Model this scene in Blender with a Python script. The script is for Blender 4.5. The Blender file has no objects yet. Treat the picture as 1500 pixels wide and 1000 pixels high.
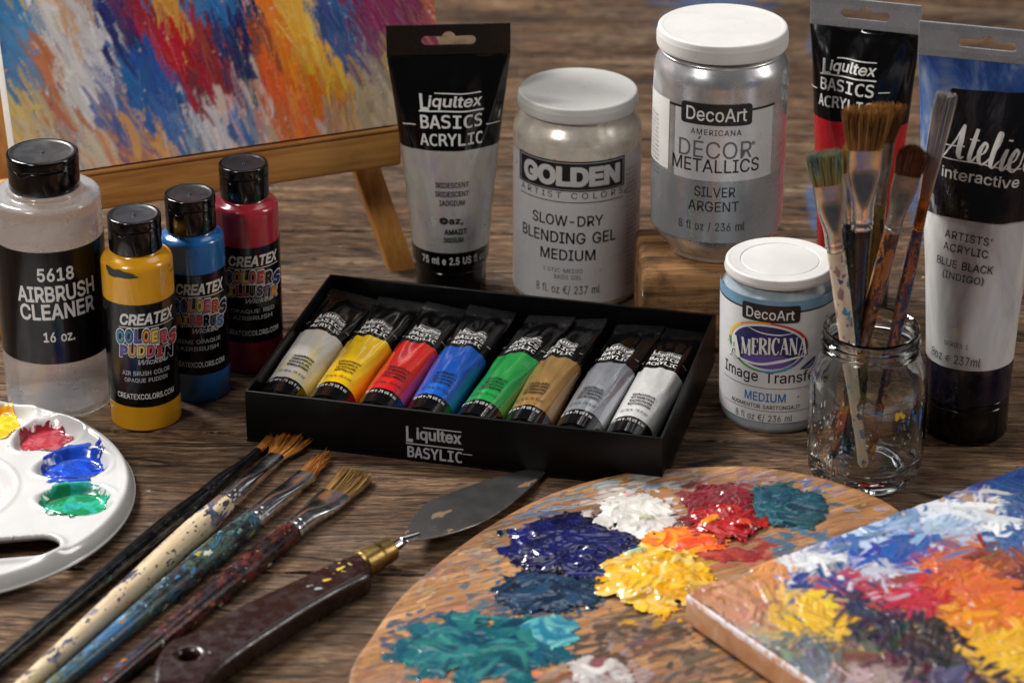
import bpy, bmesh, math, random
import numpy as np
from mathutils import Vector, Matrix

sc = bpy.context.scene
# ---------------------------------------------------------------- camera
FPX, CX, CY = 4200.0, 750.0, 500.0          # focal length and centre in photo pixels (1500 x 1000)
PITCH = math.radians(26.0)
CAM = Vector((0.0, -1.3725, 0.6694))
cam_d = bpy.data.cameras.new('camera'); cam = bpy.data.objects.new('camera', cam_d)
sc.collection.objects.link(cam); sc.camera = cam
cam.location = CAM; cam.rotation_euler = (math.pi/2 - PITCH, 0, 0)
cam_d.sensor_width = 36.0; cam_d.lens = FPX/1500*36.0
cam_d.clip_start = 0.05; cam_d.clip_end = 60
cam_d.dof.use_dof = True; cam_d.dof.focus_distance = 1.43; cam_d.dof.aperture_fstop = 9.0
cam_d.dof.aperture_blades = 7
# ---------------------------------------------------------------- world and lamps
w = bpy.data.worlds.new('World'); sc.world = w; w.use_nodes = True
bg = w.node_tree.nodes['Background']; bg.inputs[0].default_value = (0.9, 0.92, 1.0, 1); bg.inputs[1].default_value = 0.035
def area(name, loc, target, sx, sy, power, col, spread=180):
    d = bpy.data.lights.new(name, 'AREA'); d.shape = 'RECTANGLE'; d.size = sx; d.size_y = sy
    d.energy = power; d.color = col; d.spread = math.radians(spread)
    o = bpy.data.objects.new(name, d); sc.collection.objects.link(o); o.location = loc
    o.rotation_euler = (Vector(target) - Vector(loc)).to_track_quat('-Z', 'Y').to_euler()
    return o
area('window_light', (-0.85, 0.55, 1.05), (-0.05, 0.0, 0.0), 0.32, 0.42, 37, (1.0, 0.98, 0.955))
area('front_softbox', (-0.80, -0.85, 1.10), (0.0, 0.0, 0.04), 0.28, 0.35, 11, (1.0, 0.97, 0.93))
area('side_softbox', (0.95, -0.15, 0.60), (0.1, -0.05, 0.05), 0.20, 0.5, 4.2, (1.0, 0.96, 0.90))
area('overhead_reflection_fill', (0.10, 0.55, 1.5), (0.0, 0.0, 0.0), 1.1, 0.6, 4.5, (0.97, 0.98, 1.0))  # unseen fill added overhead so chrome, lids and glass have something bright to reflect
sc.view_settings.view_transform = 'Standard'; sc.view_settings.look = 'None'
sc.view_settings.exposure = 0.12; sc.view_settings.gamma = 1.0
sc.view_settings.use_curve_mapping = False
sc.render.engine = 'CYCLES'
sc.cycles.use_denoising = True
sc.cycles.max_bounces = 12; sc.cycles.transmission_bounces = 10; sc.cycles.glossy_bounces = 5
sc.cycles.transparent_max_bounces = 10
sc.cycles.sample_clamp_indirect = 4.0

# ---------------------------------------------------------------- geometry of the view (used to measure, not to fake)
SP, CP = math.sin(PITCH), math.cos(PITCH)
def ray(px, py):
    u = (px-CX)/FPX; v = -(py-CY)/FPX
    return Vector((u, v*SP+CP, v*CP-SP))
def P(px, py, z=0.0):
    d = ray(px, py); return CAM + d*((z-CAM.z)/d.z)
def Q(px, py, Y):
    d = ray(px, py); return CAM + d*((Y-CAM.y)/d.y)
def proj(p):
    d = Vector(p)-CAM
    zc = d.y*CP - d.z*SP; yc = d.y*SP + d.z*CP
    return (CX + FPX*d.x/zc, CY - FPX*yc/zc, zc)
def zat(py, xy):
    """height on the vertical through xy that shows at photo row py"""
    v = -(py-CY)/FPX; dy = xy[1]-CAM.y
    t = dy/(v*SP+CP); return CAM.z + t*(v*CP-SP)
def lin(c):
    if isinstance(c, str):
        c = [int(c[i:i+2], 16)/255 for i in (0, 2, 4)]
    return tuple(((x/12.92) if x <= 0.04045 else ((x+0.055)/1.055)**2.4) for x in c)

# ---------------------------------------------------------------- linking
def tag(o, label=None, cat=None, group=None, kind=None):
    if label: o['label'] = label
    if cat: o['category'] = cat
    if group: o['group'] = group
    if kind: o['kind'] = kind
    return o
def thing(name, label, cat, M=None, group=None):
    o = bpy.data.objects.new(name, None); sc.collection.objects.link(o)
    o.empty_display_size = 0.01
    if M is not None: o.matrix_world = M
    return tag(o, label, cat, group)
def frame(loc, yaw=0.0, lean=None):
    M = Matrix.Translation(loc) @ Matrix.Rotation(math.radians(yaw), 4, 'Z')
    if lean: M = M @ Matrix.Rotation(math.radians(lean), 4, 'Y')
    return M
def axes(o, x, y, z):
    return Matrix(((x[0], y[0], z[0], o[0]), (x[1], y[1], z[1], o[1]), (x[2], y[2], z[2], o[2]), (0, 0, 0, 1)))
def mk(name, verts, faces, mats, parent=None, midx=None, smooth=True, angle=40, col=None, M=None):
    me = bpy.data.meshes.new(name)
    if isinstance(verts, np.ndarray) and isinstance(faces, np.ndarray):
        n, k = faces.shape
        me.vertices.add(len(verts)); me.vertices.foreach_set('co', verts.astype(np.float32).ravel())
        me.loops.add(n*k); me.loops.foreach_set('vertex_index', faces.astype(np.int32).ravel())
        me.polygons.add(n); me.polygons.foreach_set('loop_start', np.arange(0, n*k, k, dtype=np.int32))
        me.update(calc_edges=True)
    else:
        me.from_pydata([tuple(v) for v in verts], [], [tuple(f) for f in faces]); me.update()
    if not isinstance(mats, (list, tuple)): mats = [mats]
    for m in mats: me.materials.append(m)
    if midx is not None: me.polygons.foreach_set('material_index', np.array(midx, dtype=np.int32))
    if smooth:
        me.polygons.foreach_set('use_smooth', np.ones(len(me.polygons), dtype=bool))
        if angle and angle < 180: me.set_sharp_from_angle(angle=math.radians(angle))
    if col is not None:
        for nm, arr in col.items():
            a = me.color_attributes.new(nm, 'FLOAT_COLOR', 'POINT')
            a.data.foreach_set('color', np.asarray(arr, dtype=np.float32).ravel())
    me.validate()
    o = bpy.data.objects.new(name, me); sc.collection.objects.link(o)
    if parent is not None: o.parent = parent
    if M is not None: o.matrix_local = M
    return o

class MB:
    """collects pieces into one mesh"""
    def __init__(s): s.v = []; s.f = []; s.m = []
    def add(s, v, f, mi=0, M=None):
        n = len(s.v)
        s.v += [tuple(M @ Vector(p)) if M is not None else tuple(p) for p in v]
        if isinstance(mi, int): mi = [mi]*len(f)
        s.f += [tuple(i+n for i in q) for q in f]; s.m += list(mi)
        return s
    def box(s, x0, x1, y0, y1, z0, z1, mi=0, M=None, bev=0.0, seg=2):
        bm = bmesh.new(); bmesh.ops.create_cube(bm, size=1)
        for v in bm.verts:
            v.co = Vector(((x0+x1)/2+v.co.x*(x1-x0), (y0+y1)/2+v.co.y*(y1-y0), (z0+z1)/2+v.co.z*(z1-z0)))
        if bev: bmesh.ops.bevel(bm, geom=bm.edges[:], offset=bev, segments=seg, profile=0.5, affect='EDGES')
        bm.verts.index_update()
        s.add([v.co.copy() for v in bm.verts], [[v.index for v in f.verts] for f in bm.faces], mi, M); bm.free(); return s
    def build(s, name, mats, parent=None, **k): return mk(name, s.v, s.f, mats, parent, midx=s.m, **k)

def fillet(pts, r, n=4):
    """round the corners of an open profile"""
    out = [pts[0]]
    for i in range(1, len(pts)-1):
        a, b, c = Vector(pts[i-1][:2]), Vector(pts[i][:2]), Vector(pts[i+1][:2])
        rr = pts[i][2] if len(pts[i]) > 2 else r
        d1, d2 = (a-b), (c-b)
        if d1.length < 1e-7 or d2.length < 1e-7 or rr <= 0: out.append(tuple(b)); continue
        t = min(rr, d1.length*0.48, d2.length*0.48)
        p1, p2 = b+d1.normalized()*t, b+d2.normalized()*t
        for k in range(n+1):
            u = k/n; q = p1*(1-u)**2 + b*2*u*(1-u) + p2*u*u
            out.append(tuple(q))
    out.append(pts[-1][:2]); return [tuple(p[:2]) for p in out]
def lathe(prof, seg=96, rib=None, wob=None):
    """prof: (r,z) points; rib: (z0, z1, count, amp)"""
    v, f = [], []; rings = []
    for (r, z) in prof:
        if r < 1e-6: rings.append([len(v)]); v.append((0, 0, z)); continue
        ring = []
        for k in range(seg):
            a = 2*math.pi*k/seg; rr = r
            if rib and rib[0] <= z <= rib[1]: rr += rib[3]*(1 if k % 2 else -1)
            if wob: rr += wob(a, z)
            ring.append(len(v)); v.append((rr*math.sin(a), -rr*math.cos(a), z))
        rings.append(ring)
    for A, B in zip(rings, rings[1:]):
        if len(A) == 1 and len(B) == 1: continue
        for k in range(seg):
            k2 = (k+1) % seg
            if len(A) == 1: f.append((A[0], B[k2], B[k]))
            elif len(B) == 1: f.append((A[k], A[k2], B[0]))
            else: f.append((A[k], A[k2], B[k2], B[k]))
    return v, f
def loft(rings, cap0=True, cap1=True):
    """rings: equal-length closed loops of points"""
    v = [p for r in rings for p in r]; n = len(rings[0]); f = []
    for i in range(len(rings)-1):
        for k in range(n):
            k2 = (k+1) % n; f.append((i*n+k, i*n+k2, (i+1)*n+k2, (i+1)*n+k))
    if cap0: f.append(tuple(range(n-1, -1, -1)))
    if cap1: f.append(tuple(range((len(rings)-1)*n, len(rings)*n)))
    return v, f
def ell(a, b, z, n=48, ox=0, oy=0, e=2.0):
    out = []
    for k in range(n):
        t = 2*math.pi*k/n; s, c = math.sin(t), -math.cos(t)
        out.append((ox+a*math.copysign(abs(s)**(2/e), s), oy+b*math.copysign(abs(c)**(2/e), c), z))
    return out
def plate(outer, holes, thick, bev=0.0, res=2):
    """flat outline with holes, z from -thick/2 to thick/2"""
    cu = bpy.data.curves.new('tmp', 'CURVE'); cu.dimensions = '2D'; cu.fill_mode = 'BOTH'
    cu.extrude = max(thick/2-bev, 1e-5); cu.bevel_depth = bev; cu.bevel_resolution = res; cu.offset = -bev
    for L in [outer]+list(holes):
        s = cu.splines.new('POLY'); s.points.add(len(L)-1); s.use_cyclic_u = True
        for p, q in zip(s.points, L): p.co = (q[0], q[1], 0, 1)
    return curve_mesh(cu)
def curve_mesh(cu):
    o = bpy.data.objects.new('tmp', cu); sc.collection.objects.link(o)
    dg = bpy.context.evaluated_depsgraph_get(); ev = o.evaluated_get(dg); me = ev.to_mesh()
    v = [tuple(p.co) for p in me.vertices]; f = [tuple(p.vertices) for p in me.polygons]
    ev.to_mesh_clear(); bpy.data.objects.remove(o); bpy.data.curves.remove(cu)
    return v, f
def smooth_loop(pts, n=8, closed=True):
    out = []; N = len(pts); rng = range(N if closed else N-1)
    for i in rng:
        g = lambda k: Vector(pts[k % N]) if closed else Vector(pts[max(0, min(N-1, k))])
        p0, p1, p2, p3 = g(i-1), g(i), g(i+1), g(i+2)
        for k in range(n):
            t = k/n
            out.append(0.5*((2*p1)+(p2-p0)*t+(2*p0-5*p1+4*p2-p3)*t*t+(3*p1-p0-3*p2+p3)*t**3))
    if not closed: out.append(Vector(pts[-1]))
    return out

# ---------------------------------------------------------------- numpy noise
def _hash(ix, iy, seed):
    h = (ix.astype(np.int64)*374761393 + iy.astype(np.int64)*668265263 + seed*974711) & 0xffffffff
    h = ((h ^ (h >> 13))*1274126177) & 0xffffffff
    return ((h ^ (h >> 16)) & 0xffff)/65535.0
def vnoise(x, y, seed=0):
    ix, iy = np.floor(x), np.floor(y); fx, fy = x-ix, y-iy
    fx = fx*fx*(3-2*fx); fy = fy*fy*(3-2*fy)
    a = _hash(ix, iy, seed); b = _hash(ix+1, iy, seed); c = _hash(ix, iy+1, seed); d = _hash(ix+1, iy+1, seed)
    return (a*(1-fx)+b*fx)*(1-fy)+(c*(1-fx)+d*fx)*fy
def fbm(x, y, seed=0, o=5, g=0.5):
    s = 0; a = 1; t = 0
    for k in range(o):
        s = s+a*vnoise(x*2**k+17.3*k, y*2**k+5.1*k, seed+k*31); t += a; a *= g
    return s/t
def sstep(a, b, x):
    t = np.clip((x-a)/(b-a), 0, 1); return t*t*(3-2*t)
# ---------------------------------------------------------------- materials
class NT:
    def __init__(s, name):
        s.m = bpy.data.materials.new(name); s.m.use_nodes = True; s.t = s.m.node_tree; s.n = s.t.nodes
        s.b = s.n['Principled BSDF']; s.tc = s.n.new('ShaderNodeTexCoord'); s.co = s.tc.outputs['Object']
    def set(s, k, v):
        i = s.b.inputs[k]
        if hasattr(v, 'is_linked') or hasattr(v, 'links'): s.t.links.new(v, i)
        else: i.default_value = (*v, 1) if isinstance(v, tuple) and len(v) == 3 and i.type == 'RGBA' else v
        return s
    def link(s, a, b): s.t.links.new(a, b)
    def inp(s, node, key, v):
        i = node.inputs[key]
        if hasattr(v, 'links'): s.t.links.new(v, i)
        elif i.type == 'RGBA' and len(v) == 3: i.default_value = (*v, 1)
        else: i.default_value = v
    def map(s, scale=(1, 1, 1), loc=(0, 0, 0), rot=(0, 0, 0), src=None):
        n = s.n.new('ShaderNodeMapping'); s.link(src or s.co, n.inputs[0])
        n.inputs['Scale'].default_value = scale; n.inputs['Location'].default_value = loc; n.inputs['Rotation'].default_value = rot
        return n.outputs[0]
    def noise(s, scale, detail=4, rough=0.55, src=None, dist=0.0, out='Fac'):
        n = s.n.new('ShaderNodeTexNoise'); s.link(src or s.co, n.inputs['Vector'])
        n.inputs['Scale'].default_value = scale; n.inputs['Detail'].default_value = detail
        n.inputs['Roughness'].default_value = rough; n.inputs['Distortion'].default_value = dist
        return n.outputs[out]
    def vor(s, scale, src=None, out='Distance', feature='F1', rnd=1.0):
        n = s.n.new('ShaderNodeTexVoronoi'); s.link(src or s.co, n.inputs['Vector']); n.feature = feature
        n.inputs['Scale'].default_value = scale; n.inputs['Randomness'].default_value = rnd
        return n if out is None else n.outputs[out]
    def ramp(s, fac, stops, interp='LINEAR'):
        n = s.n.new('ShaderNodeValToRGB'); n.color_ramp.interpolation = interp; e = n.color_ramp.elements
        while len(e) < len(stops): e.new(0.5)
        for k, (p, c) in enumerate(stops):
            e[k].position = p; e[k].color = (*c, 1) if isinstance(c, tuple) else (c, c, c, 1)
        s.link(fac, n.inputs[0]); return n.outputs[0]
    def mix(s, fac, a, b, mode='MIX'):
        n = s.n.new('ShaderNodeMix'); n.data_type = 'RGBA'; n.blend_type = mode
        s.inp(n, 0, fac); s.inp(n, 6, a); s.inp(n, 7, b); return n.outputs[2]
    def math(s, op, a, b=0.0, clamp=False):
        n = s.n.new('ShaderNodeMath'); n.operation = op; n.use_clamp = clamp
        s.inp(n, 0, a); s.inp(n, 1, b); return n.outputs[0]
    def attr(s, name, out='Color'):
        n = s.n.new('ShaderNodeAttribute'); n.attribute_name = name; return n.outputs[out]
    def bump(s, h, strength=0.3, dist=0.001, normal=None):
        n = s.n.new('ShaderNodeBump'); s.link(h, n.inputs['Height']); n.inputs['Strength'].default_value = strength
        n.inputs['Distance'].default_value = dist
        if normal: s.link(normal, n.inputs['Normal'])
        s.link(n.outputs[0], s.b.inputs['Normal']); return n.outputs[0]
    def sep(s, out, src=None):
        n = s.n.new('ShaderNodeSeparateXYZ'); s.link(src or s.co, n.inputs[0]); return n.outputs[out]

PAINTS = [lin(c) for c in ('f2c21b', 'e8e4da', 'c8202c', '1a56b8', '2f93a8', '1b6b4f', 'e2702a', '2a2f6b', '7fb8c4', '8a3a4a')]
def splatter(t, base, scale=260, amount=0.35, paints=PAINTS, stretch=(1, 1, 0.55), seed=0.0, size=0.33):
    """irregular dried paint spots over a base colour"""
    co = t.map(stretch, (seed, seed*0.7, seed*1.3))
    wn = t.n.new('ShaderNodeVectorMath'); wn.operation = 'MULTIPLY_ADD'
    t.link(t.noise(scale*1.6, 3, src=co, out='Color'), wn.inputs[0]); wn.inputs[1].default_value = (1.3/scale,)*3; t.link(co, wn.inputs[2])
    v = t.vor(scale, src=wn.outputs[0], out=None)
    r = t.sep(0, v.outputs['Color']); g = t.sep(1, v.outputs['Color'])
    n = len(paints)
    col = t.ramp(r, [(k/n, paints[k]) for k in range(n)], 'CONSTANT')
    a = t.math('LESS_THAN', g, amount)
    b = t.math('LESS_THAN', v.outputs['Distance'], t.math('MULTIPLY', g, size/amount))
    msk = t.math('MULTIPLY', a, b)
    return t.mix(msk, base, col), msk
def simple(name, col, rough=0.4, metal=0.0, coat=0.0, var=0.06, vs=60, bump=0.0, bs=900, spec=0.5, trans=0.0, sss=0.0, dirt=0.0, ior=1.5, rv=0.1):
    t = NT(name); c = col if isinstance(col, tuple) else lin(col)
    n = t.noise(vs, 5)
    dark = tuple(x*(1-var*1.6) for x in c); light = tuple(min(1, x*(1+var)) for x in c)
    base = t.ramp(n, [(0.3, dark), (0.7, light)])
    if dirt:
        d = t.ramp(t.noise(210, 6, 0.7), [(0.58, 0.0), (0.72, 1.0)])
        base = t.mix(t.math('MULTIPLY', d, dirt), base, tuple(x*0.35 for x in c))
    t.set('Base Color', base); t.set('Metallic', metal); t.set('Coat Weight', coat); t.set('Coat Roughness', 0.06)
    t.set('Roughness', t.ramp(t.noise(vs*2.3, 6), [(0.25, max(0.02, rough-rv)), (0.75, min(1, rough+rv))]))
    t.set('Specular IOR Level', spec); t.set('IOR', ior)
    if trans: t.set('Transmission Weight', trans)
    if sss: t.set('Subsurface Weight', sss); t.set('Subsurface Scale', 0.004); t.set('Subsurface Radius', (1.0, 0.8, 0.7))
    if bump: t.bump(t.noise(bs, 3), bump, 0.0004)
    return t.m

BLUES = [(*P(962, 40)[:2], 0.022, 0.05), (*P(1010, 5)[:2], 0.05, 0.03), (*P(1180, 300)[:2], 0.008, 0.06), (*P(1328, 290)[:2], 0.012, 0.07), (*P(1165, 60)[:2], 0.012, 0.04)]
def wood_table():
    t = NT('weathered_wood')
    pid = t.attr('pid'); add = t.n.new('ShaderNodeVectorMath'); add.operation = 'MULTIPLY_ADD'
    t.link(pid, add.inputs[0]); add.inputs[1].default_value = (3.7, 2.1, 0); t.link(t.co, add.inputs[2]); co = add.outputs[0]
    # warp so that grain wanders round knots
    wn = t.noise(1.0, 3, 0.5, src=t.map((7, 26, 1), src=co), out='Color')
    wv = t.n.new('ShaderNodeVectorMath'); wv.operation = 'MULTIPLY_ADD'
    t.link(wn, wv.inputs[0]); wv.inputs[1].default_value = (0.0, 0.022, 0); t.link(co, wv.inputs[2]); cw = wv.outputs[0]
    g1 = t.noise(1.0, 8, 0.68, src=t.map((34, 430, 1), src=cw))
    g2 = t.noise(1.0, 5, 0.6, src=t.map((110, 1700, 1), src=cw))
    g3 = t.noise(1.0, 5, 0.6, src=t.map((7, 62, 1), src=cw))
    g4 = t.noise(1.0, 5, 0.6, src=t.map((9, 14, 1), src=co))
    v = t.math('ADD', t.math('MULTIPLY', g1, 0.44), t.math('ADD', t.math('MULTIPLY', g3, 0.26), t.math('MULTIPLY', g2, 0.30)))
    col = t.ramp(v, [(0.36, lin('1a110a')), (0.44, lin('483421')), (0.5, lin('765a42')), (0.56, lin('a08465')), (0.64, lin('d0b490'))])
    patch = t.ramp(g4, [(0.3, (0.36, 0.32, 0.28)), (0.45, (0.72, 0.66, 0.60)), (0.6, (0.98, 0.94, 0.90)), (0.72, (1.12, 1.16, 1.2))])
    col = t.mix(1.0, col, patch, 'MULTIPLY')
    pr = t.sep(0, t.n.new('ShaderNodeTexWhiteNoise').outputs['Color']) if False else t.math('FRACT', t.math('MULTIPLY', t.sep(0, pid), 7.13))
    tone = t.ramp(pr, [(0.0, (0.70, 0.67, 0.63)), (0.35, (0.97, 0.93, 0.88)), (0.7, (0.80, 0.74, 0.68)), (1.0, (0.93, 0.89, 0.84))])
    col = t.mix(1.0, col, tone, 'MULTIPLY')
    wt = t.ramp(t.noise(1.0, 5, 0.6, src=t.map((7, 22, 1), (3.1, 8.2, 0), src=co)), [(0.48, 0.0), (0.66, 1.0)])
    col = t.mix(t.math('MULTIPLY', wt, 0.26), col, t.mix(1.0, t.ramp(g1, [(0.35, lin('4a4036')), (0.5, lin('8c8072')), (0.62, lin('b8ab9a'))]), (1.0, 1.0, 1.0), 'MULTIPLY'))
    # short dark checks and pores along the grain
    ck = t.ramp(t.noise(1.0, 6, 0.7, src=t.map((75, 700, 1), (3, 1, 0), src=cw)), [(0.40, 1.0), (0.44, 0.0)])
    col = t.mix(t.math('MULTIPLY', ck, 0.8), col, lin('1d130d'))
    ce = t.ramp(t.vor(1.0, src=t.map((7, 95, 1), (2, 3, 0), src=cw), out='Distance', feature='DISTANCE_TO_EDGE'), [(0.012, 1.0), (0.035, 0.0)])
    cm = t.ramp(t.noise(1.0, 4, 0.6, src=t.map((9, 40, 1), (7, 1, 0), src=cw)), [(0.5, 0.0), (0.58, 1.0)])
    ce = t.math('MULTIPLY', ce, cm)
    fb = t.ramp(t.vor(1.0, src=t.map((22, 780, 1), src=cw), out='Distance'), [(0.15, 1.0), (0.75, 0.0)])
    col = t.mix(t.math('MULTIPLY', fb, 0.30), col, t.mix(1.0, col, (1.9, 1.8, 1.7), 'MULTIPLY'))
    col = t.mix(t.math('MULTIPLY', ce, 0.9), col, lin('150d08'))
    ck2 = t.ramp(t.noise(1.0, 3, 0.5, src=t.map((5, 130, 1), (9, 4, 0), src=cw)), [(0.29, 1.0), (0.33, 0.0)])
    col = t.mix(t.math('MULTIPLY', ck2, 0.85), col, lin('1a110c'))
    # dried paint rubbed into the grain
    sm = t.noise(1.0, 6, 0.65, src=t.map((16, 60, 1), (1.3, 7.7, 0), src=co))
    hue = t.noise(1.0, 3, 0.5, src=t.map((9, 14, 1), (5.3, 2.2, 0), src=co))
    sc_ = t.ramp(hue, [(0.3, lin('1c4a7a')), (0.4, lin('2b5f4a')), (0.48, lin('8a4a22')), (0.56, lin('b05a24')), (0.63, lin('3a4a78')), (0.72, lin('7a2a2c'))])
    smm = t.math('MULTIPLY', t.ramp(sm, [(0.60, 0.0), (0.69, 1.0)]), t.ramp(g1, [(0.42, 0.15), (0.6, 0.8)]))
    col = t.mix(t.math('MULTIPLY', smm, 0.55), col, sc_)
    col, msk = splatter(t, col, 170, 0.075, stretch=(1, 1.2, 1), size=0.16)
    for (qx, qy, rx, ry) in BLUES:      # old blue paint smears
        mp = t.map((1/rx, 1/ry, 1), (-qx/rx, -qy/ry, 0))
        ln_ = t.n.new('ShaderNodeVectorMath'); ln_.operation = 'LENGTH'; t.link(mp, ln_.inputs[0])
        e = t.math('ADD', ln_.outputs['Value'], t.math('MULTIPLY', t.math('SUBTRACT', t.noise(1.0, 5, 0.6, src=t.map((50, 90, 1), src=co)), 0.5), 1.6))
        col = t.mix(t.math('MULTIPLY', t.ramp(e, [(0.5, 1.0), (0.9, 0.0)]), 0.8), col, lin('4a638c'))
    t.set('Base Color', col)
    t.set('Roughness', t.ramp(g1, [(0.35, 0.72), (0.65, 0.46)])); t.set('Specular IOR Level', 0.42)
    h = t.math('SUBTRACT', t.math('ADD', t.math('MULTIPLY', g1, 1.0), t.math('ADD', t.math('MULTIPLY', g2, 0.4), t.math('MULTIPLY', fb, 0.15))), t.math('ADD', t.math('MULTIPLY', ck, 0.35), t.math('ADD', t.math('MULTIPLY', ck2, 0.6), t.math('MULTIPLY', ce, 0.7))))
    t.bump(h, 1.0, 0.0042)
    return t.m
def wood_plain(name, dark, light, gs=(1, 1, 1), rough=0.45, stain=0.25, bump=0.25, paint=0.0):
    """gs stretches the grain in object space (small number = along the grain)"""
    t = NT(name)
    g1 = t.noise(1.0, 7, 0.6, src=t.map(tuple(220*x for x in gs)), dist=0.3)
    g3 = t.noise(1.0, 3, 0.5, src=t.map(tuple(45*x for x in gs)), dist=0.6)
    v = t.math('ADD', t.math('MULTIPLY', g1, 0.45), t.math('MULTIPLY', g3, 0.55))
    col = t.ramp(v, [(0.36, lin(dark)), (0.62, lin(light))])
    st = t.ramp(t.noise(55, 6, 0.65), [(0.5, 0.0), (0.72, 1.0)])
    col = t.mix(t.math('MULTIPLY', st, stain), col, tuple(x*0.4 for x in lin(dark)))
    if paint: col, _ = splatter(t, col, 200, paint, size=0.25)
    t.set('Base Color', col); t.set('Roughness', rough); t.set('Specular IOR Level', 0.35); t.bump(g1, bump, 0.0008)
    return t.m
def palette_wood():
    t = NT('stained_palette_wood')
    m = t.map((1, 1, 1), rot=(0, 0, math.radians(-28)))
    g1 = t.noise(1.0, 7, 0.6, src=t.map((22, 380, 1), src=m), dist=0.4)
    g3 = t.noise(1.0, 3, 0.5, src=t.map((6, 50, 1), src=m), dist=0.6)
    v = t.math('ADD', t.math('MULTIPLY', g1, 0.5), t.math('MULTIPLY', g3, 0.5))
    col = t.ramp(v, [(0.36, lin('5c3d24')), (0.5, lin('96693f')), (0.62, lin('b98a58'))])
    pores = t.ramp(t.noise(1.0, 4, 0.6, src=t.map((150, 520, 1), (4, 2, 0), src=m)), [(0.375, 1.0), (0.42, 0.0)])
    pz = t.ramp(t.noise(30, 3), [(0.42, 0.2), (0.6, 1.0)])
    col = t.mix(t.math('MULTIPLY', t.math('MULTIPLY', pores, pz), 0.85), col, lin('2a1c14'))
    st = t.ramp(t.noise(1.0, 5, 0.6, src=t.map((40, 90, 1), (2, 5, 0), src=m)), [(0.5, 0.0), (0.7, 1.0)])
    col = t.mix(t.math('MULTIPLY', st, 0.6), col, lin('4a3226'))
    st2 = t.ramp(t.noise(1.0, 6, 0.65, src=t.map((26, 60, 1), (9, 1, 0), src=m)), [(0.52, 0.0), (0.64, 1.0)])
    col = t.mix(t.math('MULTIPLY', st2, 0.5), col, t.ramp(t.noise(22, 3), [(0.35, lin('3c4a60')), (0.5, lin('7a4a3a')), (0.65, lin('54424a'))]))
    t.set('Base Color', col); t.set('Roughness', 0.45); t.set('Coat Weight', 0.1)
    t.bump(g1, 0.35, 0.0008); return t.m
def stain_mat():
    t = NT('thin_rubbed_paint'); t.set('Base Color', t.attr('paint')); al = t.attr('paint', 'Alpha')
    m = t.map((1, 1, 1), rot=(0, 0, math.radians(-28)))
    g = t.ramp(t.noise(1.0, 6, 0.65, src=t.map((60, 420, 1), src=m)), [(0.36, 0.0), (0.56, 1.0)])
    t.set('Alpha', t.math('MULTIPLY', al, t.math('ADD', t.math('MULTIPLY', g, 0.75), 0.22), clamp=True)); t.set('Roughness', 0.42); return t.m
def painted(name, attr='paint', rough=0.3, spec=0.5, bump=0.2, bs=2600, coat=0.2):
    t = NT(name); t.set('Base Color', t.attr(attr)); t.set('Specular IOR Level', spec)
    t.set('Roughness', t.ramp(t.noise(500, 4), [(0.3, max(.05, rough-0.1)), (0.7, rough+0.12)])); t.set('Coat Weight', coat); t.set('Coat Roughness', 0.12)
    t.bump(t.noise(bs, 3), bump, 0.0003); return t.m

M_TABLE = wood_table()
M_BLACKCAP = simple('glossy_black_plastic', '070708', 0.13, coat=0.0, bump=0.02, rv=0.05)
M_CAPTOP = simple('scuffed_black_plastic', '17181a', 0.38, bump=0.1, bs=1500)
M_WHITELID = simple('white_ribbed_plastic', 'c4c2be', 0.36, sss=0.15, var=0.03, bump=0.04, dirt=0.10)
M_BLACKLABEL = simple('black_printed_label', '060607', 0.2, bump=0.02, bs=600, rv=0.06, spec=0.4)
M_WHITELABEL = simple('white_paper_label', 'd2cfcc', 0.38, var=0.04, bump=0.04, dirt=0.12)
M_INKW = simple('white_ink', 'd8d6d2', 0.4, var=0.05)
M_INKG = simple('silver_ink', 'a9a9aa', 0.35, var=0.08)
M_INKK = simple('black_ink', '161618', 0.4, var=0.02)
M_INKGREY = simple('grey_ink', '55565a', 0.4)
M_CHROME = NT('paint_flecked_chrome')
_c, _m = splatter(M_CHROME, M_CHROME.ramp(M_CHROME.noise(160, 5), [(0.35, (0.66, 0.66, 0.66)), (0.65, (0.88, 0.88, 0.88))]), 330, 0.08, size=0.22)
M_CHROME.set('Base Color', _c); M_CHROME.set('Metallic', M_CHROME.math('SUBTRACT', 1.0, _m))
M_CHROME.set('Roughness', M_CHROME.ramp(M_CHROME.noise(300, 5), [(0.3, 0.10), (0.7, 0.22)]))
M_CHROME = M_CHROME.m
def ink(name, c): return simple(name, c, 0.4, var=0.05)
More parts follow.
